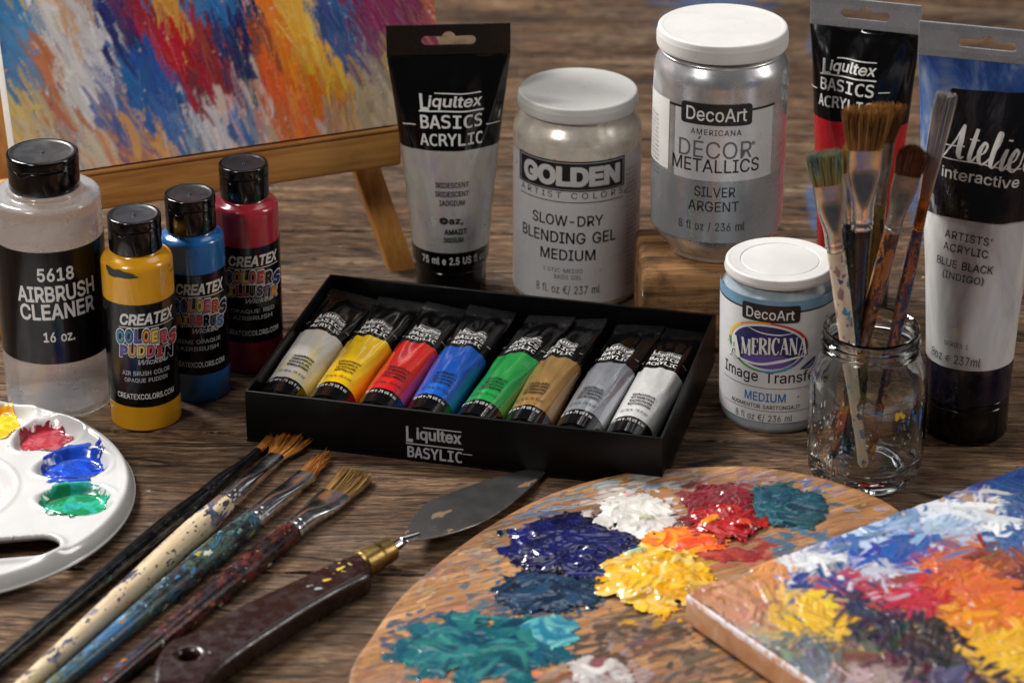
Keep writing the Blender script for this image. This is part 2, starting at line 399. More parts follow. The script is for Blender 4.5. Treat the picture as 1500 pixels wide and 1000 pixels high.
# ---- lettering outlines (x, y pairs, two characters per number)
FONT_SANS = '''A~240~/W/O0^2H1+2H21/O1i/O11181$1[0n290u290d1Z0W18/}/O|0/0?0/0[1Z0[1Z0?
B~228~/o/O/o2H0s2H122F1E2?1U251a2&1h1p1j1]1i1M1d1A1]171S101I1*1>1%1>1#1K0{1W0u1c0l1l0_1r0N1t0<1r0*1k/r1_/e1M/X18/Q0u/O|06/n0t/n15/p1F/y1P0-1S0<1Q0I1L0T1D0_1:0g1-0l0v0m060m|06100q101$1111151;1<1C1D1G1O1I1[1F1m1=1y1.2)0r2,062,
C~255~1&/L0a/P0C/[0,/q/t02/i0R/e0y/i1F/t1h0,2)0C2<0a2H1&2L192J1K2F1[2?1l261y2*2*1t221d261O1o1O1k1[1f1h1]1q1T1y1J2%1?2*132-1&2.0i2+0T1{0C1m061W0.1>0,0y0.0Y070@0C0-0T/w0j/n1&/k13/l1?/o1J/s1T/y1]0(1f011k0<1o0H260H22062*0$1y/p1l/d1]/X1K/Q1:/M
D~251~0g/O0(/O0(/n0e/n1)/p1@/y1R0/1_0C1h0[1k0z1h1=1a1U1R1k1A1y1+2)0h2,0&2,0&2H0k2H142E1Q291k2&1}1g2-1E210z2-0S1}031j/s1P/_12/S|062H06/O/o/O/o2H
E~209~/o/O/o2H1[2H1[2,062,06101S101S0l060l06/n1^/n1^/O
F~205~/o/O/o2H1Z2H1Z2,062,061,1N1,1N0i060i06/O
G~260~1&/L0_/P0C/]0,/q/t02/i0R/e0y/i1F/t1h0,2)0B2<0_2H1$2L192J1K2F1]2?1m251y2(2+1s221c271O1o1O1j1[1e1h1[1q1S1x1I2%1?2*132-1%2.0i2+0T1{0C1m061W0.1>0,0y0.0Y070@0C0-0T/w0j/n1&/k1</n1M/u1]0&1i061p0H1r0^1}0]1.0]1.0z290z290]260?2+0$1t/j1^/X1D/O
H~258~/o/O/o2H062H06111g111g2H2.2H2./O1g/O1g0n060n06/O
I~150~/a/O/a/n03/n032,/a2,/a2H1(2H1(2,0S2,0S/n1(/n1(/O
J~198~0U/L06/Q/w/a/g/y/b0A/b0N0)0N0)0A0,0,05/v0C/m0U/j0h/m0v/v1%0,1)0A1)2H1I2H1I0A1D/y14/a0u/Q
K~233~0,0A0,0f0>1#0O190d1M1W2H2*2H0n1+0l1+|/o/O/o2H062H061H060j060Y06/O|1[/O0V0}0l1<2*/O
L~196~/o/O/o2H062H06/n1V/n1V/O
M~314~/o/O/o2H0D2H1,0V110G17051=/{1B/i1;/i1@/z1F051L0G1Q0V282H2h2H2h/O2F/O2F122F1D2G1Y2G1r2G2/2J2/2C1p2;1V241B2.121L/O10/O0M120H1A0@1V091o002/032/041s041[051E051205/O
N~262~/o/O/o2H0<2H1M0S1V0C1e0-1r/l1m/l1k0.1k0G1j0Y1j2H222H22/O1d/O0^120Q1F0B1b0.2,042-051c061E061206/O
O~267~1%/L0a/P0C/[0,/q/t02/i0R/e0y/i1F/t1h0,2)0C2<0a2H1%2L1E2H1c2<1z2)221h2=1F2A0y2=0R22021z/q1c/[1E/P|1%/k1</n1P/w1b0,1o0@1w0Y1z0y1w1>1o1W1b1m1P1{1<2+1%2.0j2+0T1{0C1m071W0.1>0,0y0.0Y070@0C0,0T/w0j/n
P~222~/o/O/o2H0p2H112F1G2>1X211f1z1m1f1o1O1m191f1%1X0n1G0b110X0p0U0/0U0/0s0n0s1&0u160z1@1)1H141L1A1M1O1L1^1H1l1@1v152$1&2*0n2,062,06/O
Q~267~0u0H1=0H1Z/{1c/q24/71k/71N/]1G/h|1%/L0a/P0C/[0,/q/t02/i0R/e0y/i1F/t1h0,2)0C2<0a2H1%2L1E2H1c2<1z2)221h2=1F2A0y2=0R22021z/q1c/[1E/P|1%/k1</n1P/w1b0,1o0@1w0Y1z0y1w1>1o1W1b1m1P1{1<2+1%2.0j2+0T1{0C1m071W0.1>0,0y0.0Y070@0C0,0T/w0j/n
R~224~/o/O/o2H0p2H122F1H2>1X221f1}1m1i1p1Q1m1;1f1)1X0r1G0g120^0p0[0(0[0(0z0o0z1(0{161%1A1.1H171L1C1N1Q1L1a1H1m1@1w162%1&2*0n2,062,06/O|1R/O0m0m180m1y/O
S~223~0j/K0N/M08/T0%/_/q/o/h0(/d0<0,0<0/0/060#0?/t0K/n0Y/k0j/j0z/k10/o1</v1F0%1L011N0>1L0I1G0Q1?0X150_0t0i0T0r080}/}12/o1D/k1[/n1q/v2*0+280=2C0R2J0l2L1*2J1?2C1P281_2*1h1s1k1_1J1_1D1q182$1&2-0j2/0Y2.0L2*0A2#081t031j021^041Q091H0B1A0M1;0d141$1-1=1$1I0x1T0q1_0h1h0[1m0M1o0=1l0*1d/q1U/b1C/T1,/M
T~224~/a2,/a2H1s2H1s2,0z2,0z/O0X/O0X2,
U~259~0{/K0^/N0E/W01/g/{/y/r06/o0O/o2H062H060Q080@0>010H0#0V/s0h/m0{/k16/m1F/s1T0#1^011e0@1g0Q1g2H2/2H2/0O2,061{/y1l/g1W/W1>/N
V~240~0_/O/W2H/{2H0X0a0f0=0v/_0o/_1%0=120a1h2H212H1,/O
W~343~0F/O/W2H/z2H0J0Z0P0A0U0&0Z/e0W/e0]0&0d0A0j0Z1:2H1a2H210Z270A2=0&2C/e2>/e2C0&2I0A2O0Z2z2H3B2H2S/O2./O1Y1B1Q1g1I271P271H1h1@1B0m/O
X~237~/X/O0g1/0g0p/_2H0,2H0Q1k0_1V0j1E0t130n130x1E1)1V161k1]2H2)2H0{0q0{102./O1b/O13091&0K0w0Z0m0n0t0n0k0Z0a0K0S090%/O
Y~236~0_/O0_0b/W2H0%2H0X1M0i130w0m0j0m0x131-1M1b2H2.2H1&0b1&/O
Z~219~/f/O/f/h1*1d1:1z1K281O2-102,0i2,/e2,/e2H1i2H1i210L080;/y0)/b0$/l0D/m0e/n1k/n1k/O
a~195~0H/K07/L0&/Q/s/Z/i/g/b/v/_0./b0=/g0H/n0R/x0Y0*0_070c0Q0h0o0k0x0m1%0o1)0s1+0y1+0z1*1,1%150z1=0r1B0h1E0Z1F0M1E0C1B0:1=03170.110*1*/e13/n1B/x1N0,1W0:1^0J1b0Y1c0q1a1#1[101U1:1M1B1A1H121I0x1I/O1+/O1+/k1)/k0x/[0p/U0f/P0W/L|0M/h0^/i0l/n0v/v1$0&1)011+0=1+0W0}0S0n0P0]0N0P0L0;0G020C0,0>0&060%0,0&/}0+/u01/o09/k0B/i
b~212~0m/K0[/L0N/Q0D/W0=/a03/n00/n00/O/k/O/k2H012H011A031A0=1N0D1U0N1[0Z1b0m1c1*1_1=1U1N1G1Z131d0t1f0V1d0:1Z/{1N/h1>/W1*/N|0h/h0x/k1-/r170#1?021D0C1E0W1D0l1?1#17121-1=0x1D0h1F0V1D0I1=0>12061#020l000W020C07020>/}0I/q0V/k
c~198~0b/K0G/N02/W/z/h/m/}/e0:/b0V/e0t/m13/z1F021U0G1_0b1c0o1b0}1_1/1Y1:1S1C1K1K1B1Q171V1+181#12121(1<0s1C0b1F0N1C0A1<06110.0{0*0j0(0V0*0C0.03060#0A/r0N/k0b/h0s/k1(/r130#19031V0+1R/x1L/m1D/d1:/Z1//S0}/O0o/L
d~212~0Z/K0C/N00/W/y/h/l/{/e0:/b0V/e0t/l13/y1G001U0C1_0Z1c0l1b0x1[1)1U111N1:1A1<1A1<2H1[2H1[/O1=/O1=/n1:/n10/a1)/W0x/Q0l/L|0_/h0p/k1$/q1//}17021;0C1=0W1;0l171#1/121$1=0p1D0_1F0N1D0@1=06120.1#0*0l0(0W0*0C0.02060#0A/r0N/k
e~202~0d/K0H/N02/W/z/h/m/{/e0:/b0U/e0s/m12/y1F021U0F1_0a1c0p1b1%1]141U1A1K1K1>1T1.1Y0s1[0Y1[0M/v0M/v0h1J0h1<0^1:0q161&1.141#1>0p1D0a1F0O1D0A1>06140.1(0*0s0(0c0(0Q0*0=0/0-08/y0D/p0R/j0d/h0o/i0y/k1(/p10/u160#1:0-1W0$1R/q1I/e1=/Y1./Q0w/L
f~127~0l1a0l1E/R1E/R1a|/y/O/y1{/{210(2=012F0<2M0H2R0V2S0i2Q0s2N0l240e260Y270M250E200@2&0?1t0?/O
g~213~0a.[0L.]0;.b0-.i/z.q/q.{/j/,0+/;05/.0</(0E.}0Q.x0a.w0v.z1./)19/81=/L1=/s1:/s10/f1)/^0x/W0l/S0Y/Q0D/T00/]/y/l/m0$/e0</b0X/e0u/l14/y1G001U0D1_0Z1c0l1b0y1[1*1U111N1;1@1>1@1>1a1[1a1[/K1X/41P.{1C.m12.d0w.^|0_/o0p/q1$/w1/0&17051<0E1=0X1<0m171$1/131$1=0q1D0_1F0N1D0A1=06120.1#0*0m0(0X0*0F0.05060(0A/w0N/q
h~205~010k01/O/k/O/k2H012H01110+11061G0D1V0V1_0l1c1$1a151Y1B1O1K1A1R1/1T0r1T/O15/O150p121*1)190u1B0c1F0T1D0H1@0?18071.020{
i~83~/k/O/k1a011a01/O|/{2&/s2)/l2-/g24/f2</g2C/l2J/s2N/{2P0*2N012J062C072<0624012-0*2)
j~83~/k1a011a01/@0//00+.{/}.p/q.g/d.b/Q.a/J.a/J/#/P/#/[/$/e/+/j/4/k/@|/{2&/s2)/l2-/g24/e2</g2C/l2J/s2N/{2P0*2N012J052C072<0524012-0*2)
k~190~0/0<0/0d040d1/1a1U1a0T0]0Q0]|/k/O/k2H012H01/O|14/O0B0U0X0l1[/O
l~95~0>/N0*/Q/v/Y/n/i/k/{/k2H012H010)02/w04/p09/l0A/k0H/k0M/l0R/P0I/O
m~305~/k/O/k1a001a00150.15031C0:1N0C1W0N1^0Z1c0h1d0{1a111U1;1G1A141=141B1A1J1M1S1V1a1]1o1c2#1d241b2C1[2O1R2X1E2_152b0z2b/O2B/O2B0y2?12261=2*1D1t1F1h1E1]1A1T1:1N121J1(1I0v1I/O1*/O1*0}1&110x1=0m1D0]1F0Q1E0G1A0>1;0712021%010q01/O
n~205~010k01/O/k/O/k1a001a00110+11061G0D1V0V1_0l1c1$1a141Y1A1O1K1A1Q1/1T0r1T/O15/O150p121*1)190u1B0c1F0T1D0H1@0?18071.020{
o~208~0b/K0G/N02/W/z/h/m/}/e0:/b0V/e0t/m13/z1F021U0G1_0b1c0z1_161U1H1F1U131^0t1b0V1^0:1U/}1H/h16/W0z/N|0b/h0s/k1(/r130#1;031?0C1A0V1?0j1;0{13111(1<0s1C0b1F0N1C0A1<06110.0{0*0j0(0V0*0C0.03060#0A/r0N/k
p~212~/k.a/k1a001a001A031A0=1N0D1U0N1[0Z1b0m1c1*1_1=1U1N1G1Z131d0t1f0V1d0:1Z/{1N/h1>/W1*/N0m/K0[/L0N/Q0D/W0=/a03/n01/n01.a|0h/h0x/k1-/r170#1?021D0C1E0W1D0l1?1#17121-1=0x1D0h1F0V1D0I1=0>12061#020l000W020C07020>/}0I/q0V/k
q~212~1[.a1<.a1</n1:/n10/a1)/W0x/Q0l/L0Z/K0C/N00/W/y/h/l/{/e0:/b0V/e0t/l13/y1G001U0C1_0Z1c0l1b0x1[1)1U111N1:1A1=1A1=1a1[1a|0_/h0p/k1$/q1//}17021;0C1=0W1;0l171#1/121$1=0p1D0_1F0N1D0@1=06120.1#0*0l0(0W0*0C0.02060#0A/r0N/k
r~130~/k/O/k1a001a001A021A091N0D1Y0R1a0e1c0m1c0t1c0t1B0m1C0a1D0S1B0H1>0>18071/021#010p01/O
s~182~0S/K0@/L00/Q/{/X/p/d/h/q/c0&0&0-0-/y06/o0C/j0S/h0f/j0t/p1#/y1&0+1$040y0<0p0B0d0F0C0M0,0U/u0b/l0q/h1*/k19/r1G/}1R021Z0B1a0V1c0j1b0y1[1-1T161K1>1?1C121&1,0{160s1?0h1E0V1G0F1E091?01170.1,000{060t0@0n0N0i0m0c1*0Y1:0N1C0?1G0-1D/v1=/i12/[0}/R0j/M
t~114~0_1a0_1E/R1E/R1a|/q260726070)08/w0</p0C/k0M/j0U/k0^/l0e/P0X/N0L/M06/P0%/Z/u/k/q0%
u~205~0S/L0A/N01/T0#/_/t/n/m0&/k0=/k1a011a010@040,0</v0J/m0]/j0k/l0w/p1&/w1/0(1305150D151a1T1a1T/O16/O160%1;0%10/h0{/W0i/O
v~195~0I/O/X1a/{1a0K0F0U/}0a/Y0T/Y0^/}0j0F191a1[1a0k/O
w~284~0=/O/Z1a0#1a0;0e0E0<0P/f0J/f0U0;0a0e0x1a1?1a1V0e1b0<1l/f1g/f1q0<1}0e2:1a2Z1a1z/O1Y/O1@0N190j121-1+1J121J1+1-1#0j0v0N0[/O
x~189~/Y/O0N0g0N0N/^1a0*1a0B1:0R0y0b0a0P0a0^0y0o1:1.1a1Q1a0b0L0b0e1T/O10/O0m/}0]0<0N0S0_0S0Q0<0B/}0%/O
y~195~/i.c/p/#/u.}0#.{0,.}03/$09/*0?/20C/=0I/N/X1a/{1a0K0F0U/}0a/Y0T/Y0^/}0j0F1:1a1[1a0_/20X/#0P.r0H.j0>.d02.a0%.^/q._
z~190~/f/O/f/h0y1A0y1B/i1B/i1a1G1a1G1F07/o07/m1J/m1J/O
0~227~0k/L0O/O09/[0&/p/s01/l0Q/i0y/l1F/t1h0(2)092<0O2H0k2L1,2H1B2<1T2)1c1h1k1F1n0y1k0Q1c011T/p1C/[1-/O|0k/j1#/m12/v1>0,1F0@1K0Y1M0y1K1>1F1W1>1n122#1#2-0k200X2-0J2#0>1n061W001>0/0y000Y060@0>0,0J/v0X/m
1~227~/w/O/w/l1f/l1f/O|1+2H1+/O0d/O0d2*0c2*/}1T/}1x0[2H
2~227~/q/O/q/i0o0l1.1.161:1<1D1@1O1A1[1@1i1;1t132#1*2*0w2.0j200Z2.0N2*0E1{0=1r091f081V/r1V/t1m/}2&0/270@2B0S2I0j2L1&2I1:2B1J271V2)1^1p1b1[1_1M1Z1@1T121I0{1%0R0D/o0D/m1f/m1f/O
3~227~0g/L0O/N0:/T0)/_/t/n/k0%/g0:0/0:010.070#0@/t0K/o0W/k0g/j0v/k1+/o16/v1>0%1D021F0@1D0N1?0Z170g1*0o0s0t0^0v0F0v0F17112*112,/t2,/t2H1[2H1[200d1,0d111$111;1+1M0y1Z0i1e0U1g0@1e0+1Z/r1M/c1;/U1%/N
4~227~/e0-/e0G0u2H1<2H0.0K0.0I1r0I1r0-|1./O1.051.0A1.1@1L1@1L/O
5~227~0i/L0Q/N0>/U0./a/z/o/r0&/o090509080.0=0#0E/u0O/o0Z/k0i/j0w/l1+/q16/z1>0,1C0:1E0I1C0Y1>0i150t1*1#0v1*0g1+0X1*0L1&0A0{080u/s0x0(2H1X2H1X2,0C2,0;180<180E1>0Q1C0^1G0m1H1#1F141A1B1:1M101W0}1_0n1e0[1f0J1d021Y/w1L/f1;/W1&/N
6~227~0k/L0S/N0?/V0//e/{/v/s02/q0I/s0]/y0q0+1/0=1K0x2H1B2H0C1#0A1#0E1*0K110R160Z1:0e1=0o1>1,1<1?141N1)1Z0r1c0^1e0G1c001Y/u1L/e1</V1(/N|0k/i0y/k1,/p16/y1>0+1C081E0G1C0V1>0e160p1,0x0y1#0k1%0[1#0O0x0E0p0=0e080V060G08080=0+0E/y0O/p0[/k
7~227~0(/O1C2*1C2,/p2,/p2H1f2H1f2*0J/O
8~227~0k/L0Q/N0</U0*/b/v/p/n0(/k0</m0K/r0Z/y0h0+0s070z0D1$0D1%031.0%1;/w1L/t1a/w1t0$2+01290A2C0T2J0k2L1&2J1:2C1J291V2+1^1t1b1a1^1L1U1;1H1.171%171$1E0z1Q0s1[0h1e0Z1j0K1k0<1i0(1_/p1Q/b1?/U1*/N|0k/j0{/k1//o1:/v1B0%1H011I0=1H0K1B0V1:0b1.0i0z0n0k0p0Z0n0M0i0A0b090V030K020=0301080%0A/v0L/o0Y/k|0k120x131*17131>1;1F1?1Q1A1^1?1k1;1u142#1+2+0x2/0k200]2/0Q2+0G2#0@1u0<1k0:1^0<1Q0@1F0G1>0Q170]13
9~227~0k2L1(2I1<2A1L241Y1}1c1h1e1N1c1<1[1(1P0j1?0L0]/O09/O180v1;0v160o110i1*0c0z0^0q0Z0g0Y0O0]0=0e0-0q/z1&/s1;/q1Q/s1i/{2#0/250?2A0S2I|0k200[2.0O2)0E1z0=1o081b071Q081B0=150E1*0O0{0[0u0k0t0y0u1,0{161*1>141C1A1E1P1C1a1>1o171z1,2)0y2.
.~94~0(/M/x/N/p/S/k/[/j/e/k/n/p/v/x/{0(/}00/{08/v0=/n0?/e0=/[08/S00/N
,~94~/d.l/s/u0</u/{.l
-~227~1I0t1I0V010V010t
/~125~0o2T/u/)/V/)0Q2T
(~137~0$0a0%1$0*1C011c0:2&0D2A0P2X0p2X0d2<0W1y0O1Z0I1>0E0{0D0a0E0H0H010N/r0V/W0c/<0p.x0P.x0=/D00/l0&0:
)~137~/d.x/q/=/}/X0+/s0102040I050a040{001>0*1Z/z1y/p2</d2X0(2X042A0?2&0H1c0N1C0S1$0T0a0Q090I/l0;/D0(.x
'~103~/x1@/t2H0<2H081@
®~231~0n030X050E0;040D0%0P/r0a/i0r/c1,/a1?/c1S/i1h/r1y0%2/042;0E2D0X2J0n2L1)2J1;2D1L2;1[2/1i1y1r1h1x1S1z1?1x1,1r0r1i0a1[0P1L0D1;0;1)05|0n0K1)0N1;0U1J0c1V0s1^1,1b1?1^1S1V1g1J1w1;2*1)210n240X210F2*071w0+1g/}1S/y1?/}1,0+0s070c0F0U0X0N|1*0k0l1=1*1=1@0k|0I0k0I1o0x1o1%1o1,1l131h181b1<1Y1=1P1;1G181?12191,141$120w110U110U1@0q1@0v1A0{1D1$1I1%1P1$1W0{1[0r1_0^1_0^0k
©~318~0O0y0Q140Y1E0f1T0u1b1.1i1A1l1S1j1d1d1r1Y2#1N2,1@20101k101f1<1[1E1O1K1A1M161L1+1G0{1@0t170o1,0m0y0o0m0t0c0{0W1+0P160L1A0J1O0L1Z0R1d0]1h0i2-0i2)0X1{0J1p0>1c051R0/1A0-1.000u070f0C0Y0R0Q0f|1@/K1%/N0f/U0N/c0:/s0*0./w0D/p0^/m0y/p1:/w1S0*1k0:2%0N260f2B1%2J1@2L1Z2J1u2B22262F2%2V1k2d1S2l1:2n0y2l0^2d0D2V0.2F/s22/c1u/U1Z/N|1@/k1U/m1j/r1{/}210/2=0?2G0P2M0e2O0y2M152G1H2=1Y211j1{1v1j2&1U2-1@2/1,2-0r2&0_1v0O1j0C1Y0:1H0415020y040e0:0P0C0?0O0/0_/}0r/r1,/m
É~209~/o/O/o2H1[2H1[2,062,06101S101S0l060l06/n1^/n1^/O|0W2c0q3<1:3<0s2c
€~232~1W1E1K1-/W1-/b1E|1A0m160R/W0R/b0m|1w221j1p1X1}1F2+1<2-112.0v2+0e1{0T1m0H1W0A1>0?0y0A0Y0H0@0T0,0e/w0v/n11/k1</l1F/n1X/v1i0(1v/f1h/Z1U/R1D/M11/L0m/P0R/[0</q0,01/{0Q/x0y/{1F0,1h0<2)0R2<0m2H112L1D2J1U2E1h2='''
FONT_MONO = '''A~215~0e2/0>0X110X|0N2N0{2N1s/O1M/O1:0<060</}/O/U/O
B~215~080v08/n0d/n1$/q17/y1@0.1D0C1@0Y160j1#0s0d0v|0821081:0c1:0y1<1/1C181P1:1e181v1/2(0y2/0c21|/n2N0d2N1.2J1H2=1X2(1_1e1[1N1R1=1D12101,1G1$1X0o1e0Y1i0?1c/y1P/c13/T0d/O/n/O
C~215~1]/X1N/R1@/N12/K0{/J0M/S0,/o/y0*/p0A/k0[/i0}/k1A/p1[/y1t0,2/0M2J0{2S122R1@2O1N2K1]2D1]1y1N2*1@2111250{260[2/0F1u091Q050}090K0F0*0[/o0{/i12/j1@/n1O/u1]0$
D~215~0D/n0l/s1+0+180I1<0}181S1+1t0l2,0D21032103/n|0E2N0z2F1E2.1R1u1Z1^1b1B1d0}1b0[1Z0@1R0*1E/q0z/W0E/O/i/O/i2N
E~215~/s2N1_2N1_200=200=1:1X1:1X0v0=0v0=/o1c/o1c/O/s/O
F~215~/z2N1e2N1e200D200D1;1X1;1X0v0D0v0D/O/z/O
G~215~1c/f1R/Y1A/Q1//L0t/J0F/S0$/o/r0*/j0A/d0]/c0}/d1A/j1[/r1t0%2/0G2J0u2S1,2Q1;2N1J2H1X2@1X1u1J2(1;201,240u260U2/0@1u031Q0.0}030K0?0*0T/o0t/i1%/i10/k18/o1@/t1@0b0s0b0s1%1c1%
H~215~/i2N032N031:1<1:1<2N1b2N1b/O1</O1<0v030v03/O/i/O
I~215~/t2N1T2N1T200w200w/o1T/o1T/O/t/O/t/o0Q/o0Q20/t20
J~215~/d/Z/d0,/t/x0,/p0=/j0O/i0f/l0s/u0{0/1#0M1#200920092N1G2N1G0M1C/}15/_0v/O0O/J0>/K0-/N/v/S
K~215~/i2N032N03111J2N1u2N0g1;1x/O1L/O0N0}030_03/O/i/O
L~215~/v2N0A2N0A/o1i/o1i/O/v/O
M~215~/_2N062N0e0z192N1j2N1j/O1H/O1H200r0U0V0U0&200&/O/_/O
N~215~/i2N0=2N1>0%1>2N1a2N1a/O13/O021y02/O/i/O
O~215~1?0}1<1T131w0}200e260L200=1w041T010}040I0=0(0L/o0e/i0}/o130(1<0I|1e0}1d0Z1_0>1W0&1N/m13/R0e/J0=/R/{/m/q0&/k0>/g0Z/e0}/g1C/k1_/q1w/{210=2J0e2S132J1N211W1w1_1_1d1C
P~215~0=210=1%0h1%1$1*15131?1C1C1W1@1n152#1$2.0h21|/s2N0h2N152I1Q2:1d1{1j1W1d161Q0v160g0h0b0=0b0=/O/s/O
Q~215~0l/J0i/J0e/J0=/R/{/m/q0&/k0>/g0Z/e0}/g1C/k1_/q1w/{210=2J0e2S132J1N211W1w1_1_1d1C1e0}1b0L1W0&1H/f13/R1V/11<.y|1?0}1<1T131w0}200e260L200=1w041T010}040I0=0(0L/o0e/i0}/o130(1<0I
R~215~1$0u120p1<0h1G0W1T0?1z/O1R/O130:1%0Q0t0_0g0f0V0h040h04/O/j/O/j2N0Y2N1(2I1D2;1U1}1[1Z1W1B1M101<0}|0421041,0[1,0s1/1)17131E161Z121p1)2$0q2.0Y21
S~215~1Q2E1Q1z1A2*11210z250j260Q230@2*051v021d041S0;1H0I1@0a190s151:1*1O0s1]0[1b0?1Z/w1I/^1-/O0^/J0K/K09/N0%/S/m/Z/m0(0&/v09/n0K/j0^/i0w/k10/t1;0*1?0=1<0N140[1%0f0j0l0U0q060{/z10/m1D/i1^/o2$0(2>0C2M0h2S0w2R1.2O
T~215~/W2N1q2N1q200w200w/O0R/O0R20/W20
U~215~/k0]/k2N052N050L06010:0#0@/t0J/n0U/j0e/i0s/j1%/n1//t160#1:011;0K1;2N1_2N1_0]1^0:1Y/}1R/m1H/_1;/U1-/O0w/K0e/J0R/K0B/O04/U0(/_/v/m/p/}/l0:
V~215~0e/o1I2N1p2N0{/O0N/O/Y2N0%2N
W~215~/O2N/s2N030)0Q1_0x1_1<0)1U2N1z2N1Q/O10/O0e1;0@/O/x/O
X~215~/_2N0-2N0h1C1I2N1q2N0z1+1v/O1O/O0h0j/z/O/R/O0R1+
Y~215~/U2N0#2N0e121K2N1s2N0w0o0w/O0Q/O0Q0o
Z~215~/p2N1k2N1k2308/o1o/o1o/O/l/O/l/l1@20/p20
0~215~0L1#0N1,0S140Z190e1;0n190v140{1,1#1#0{0t0v0l0n0g0e0e0Z0g0S0l0N0s|0e270N200?1u061R020}060K0?0)0N/n0e/h0{/n110)1:0K1=0}1:1R111u0{20|0e2S112J1K211U1v1[1^1a1B1c0}1a0Z1[0?1U0(1K/n11/R0e/J0?/R0#/n/t0(/m0?/i0Z/h0}/i1B/m1^/t1v0#210?2J
1~215~0&/o0_/o0_2./}1z/}2A0^2N1)2N1)/o1a/o1a/O0&/O
2~215~09/o1Y/o1Y/O/k/O/k/o0K0R0o0y1$131-1C121P141_101s1&2)0q220[250J24092/0(2(/n1w/n2A0%2I082N0I2R0Z2S1$2N1@2>1R2&1X1b1V1O1P1?1F1-170s0s0Q
3~215~1(1,1?0}1O0m1Y0X1^0@1W/y1E/_1(/O0Y/J0G/K04/M/{/Q/i/W/i/}/z/t03/n0D/k0U/j0q/m1+/w160.1:0C160X1+0i0q0s0X0v0=0v0=1:0X1:0o1=1%1E111R141e111v1&2*0q220Z250K240:22/q2&/q2G0=2P0Z2S1%2N1@2@1Q2)1W1f1T1P1K1@1<14
4~215~0z2.0%0S0z0S|0t2N1D2N1D0S1i0S1i061D061D/O0z/O0z06/c06/c0W
5~215~/u2N1I2N1I200<200<1G0K1L0Z1M1(1G1C151U0r1[0K1U0&1B/d1$/P0U/J0B/K00/M/x/P/j/U/j/{/z/s01/n0A/k0R/j0n/m1(/y1402180K140f1&0y0m1+0Q1/0C1.061,0)1(/u0{
6~215~1N2H1N2(1B2-16221*240u250V2/0A1u041T001)0:180G1D0W1K0k1M131G1L161[0s1c0K1[0%1K/c12/P0i/J0?/R0#/l/t0%/m0=/i0Y/h0}/j1B/n1^/v1v0(200G2J0t2S152P|0h110R1-0C0z090g060K09020C/x0R/l0h/g0}/k12/w1;011>0K1;0h120{0}1-
7~215~/i2N1^2N1^2?0W/O02/O1620/i20
8~215~0e0u0N0r0?0h050V020A050,0?/u0O/k0e/g0z/k11/u1:0,1>0A1:0V110h0z0r|0E1+0113/{1@/q1R/n1h/s2+0*2@0C2N0e2S1-2N1F2@1U2+1[1h1X1R1N1@1?131+1+1B0{1S0m1^0W1c0>1[/w1J/_10/O0e/J0@/O0$/_/m/w/h0=/k0W/v0m0.0{|081e0;1Q0C1C0Q1;0e180x1;1-1C151Q181e151x1-2,0x250e270Q250C2,0;1x
9~215~0b0m0v0q1,1#1618191Q161m1,2&0v230b270K230=2(041n011Q04170=1#0K0q|/z/T/z/w0,/q08/m0E/j0R/j0r/p1.0*1;0I1?0v150f1(0Y0q0R0^0P0<0V/}0i/l1,/g1R/l1y/}2<0=2M0a2S1/2J1J221T1x1Z1a1_1C1a0}1_0[1Y0@1Q0)1F/o1&/S0T/J0:/M'''
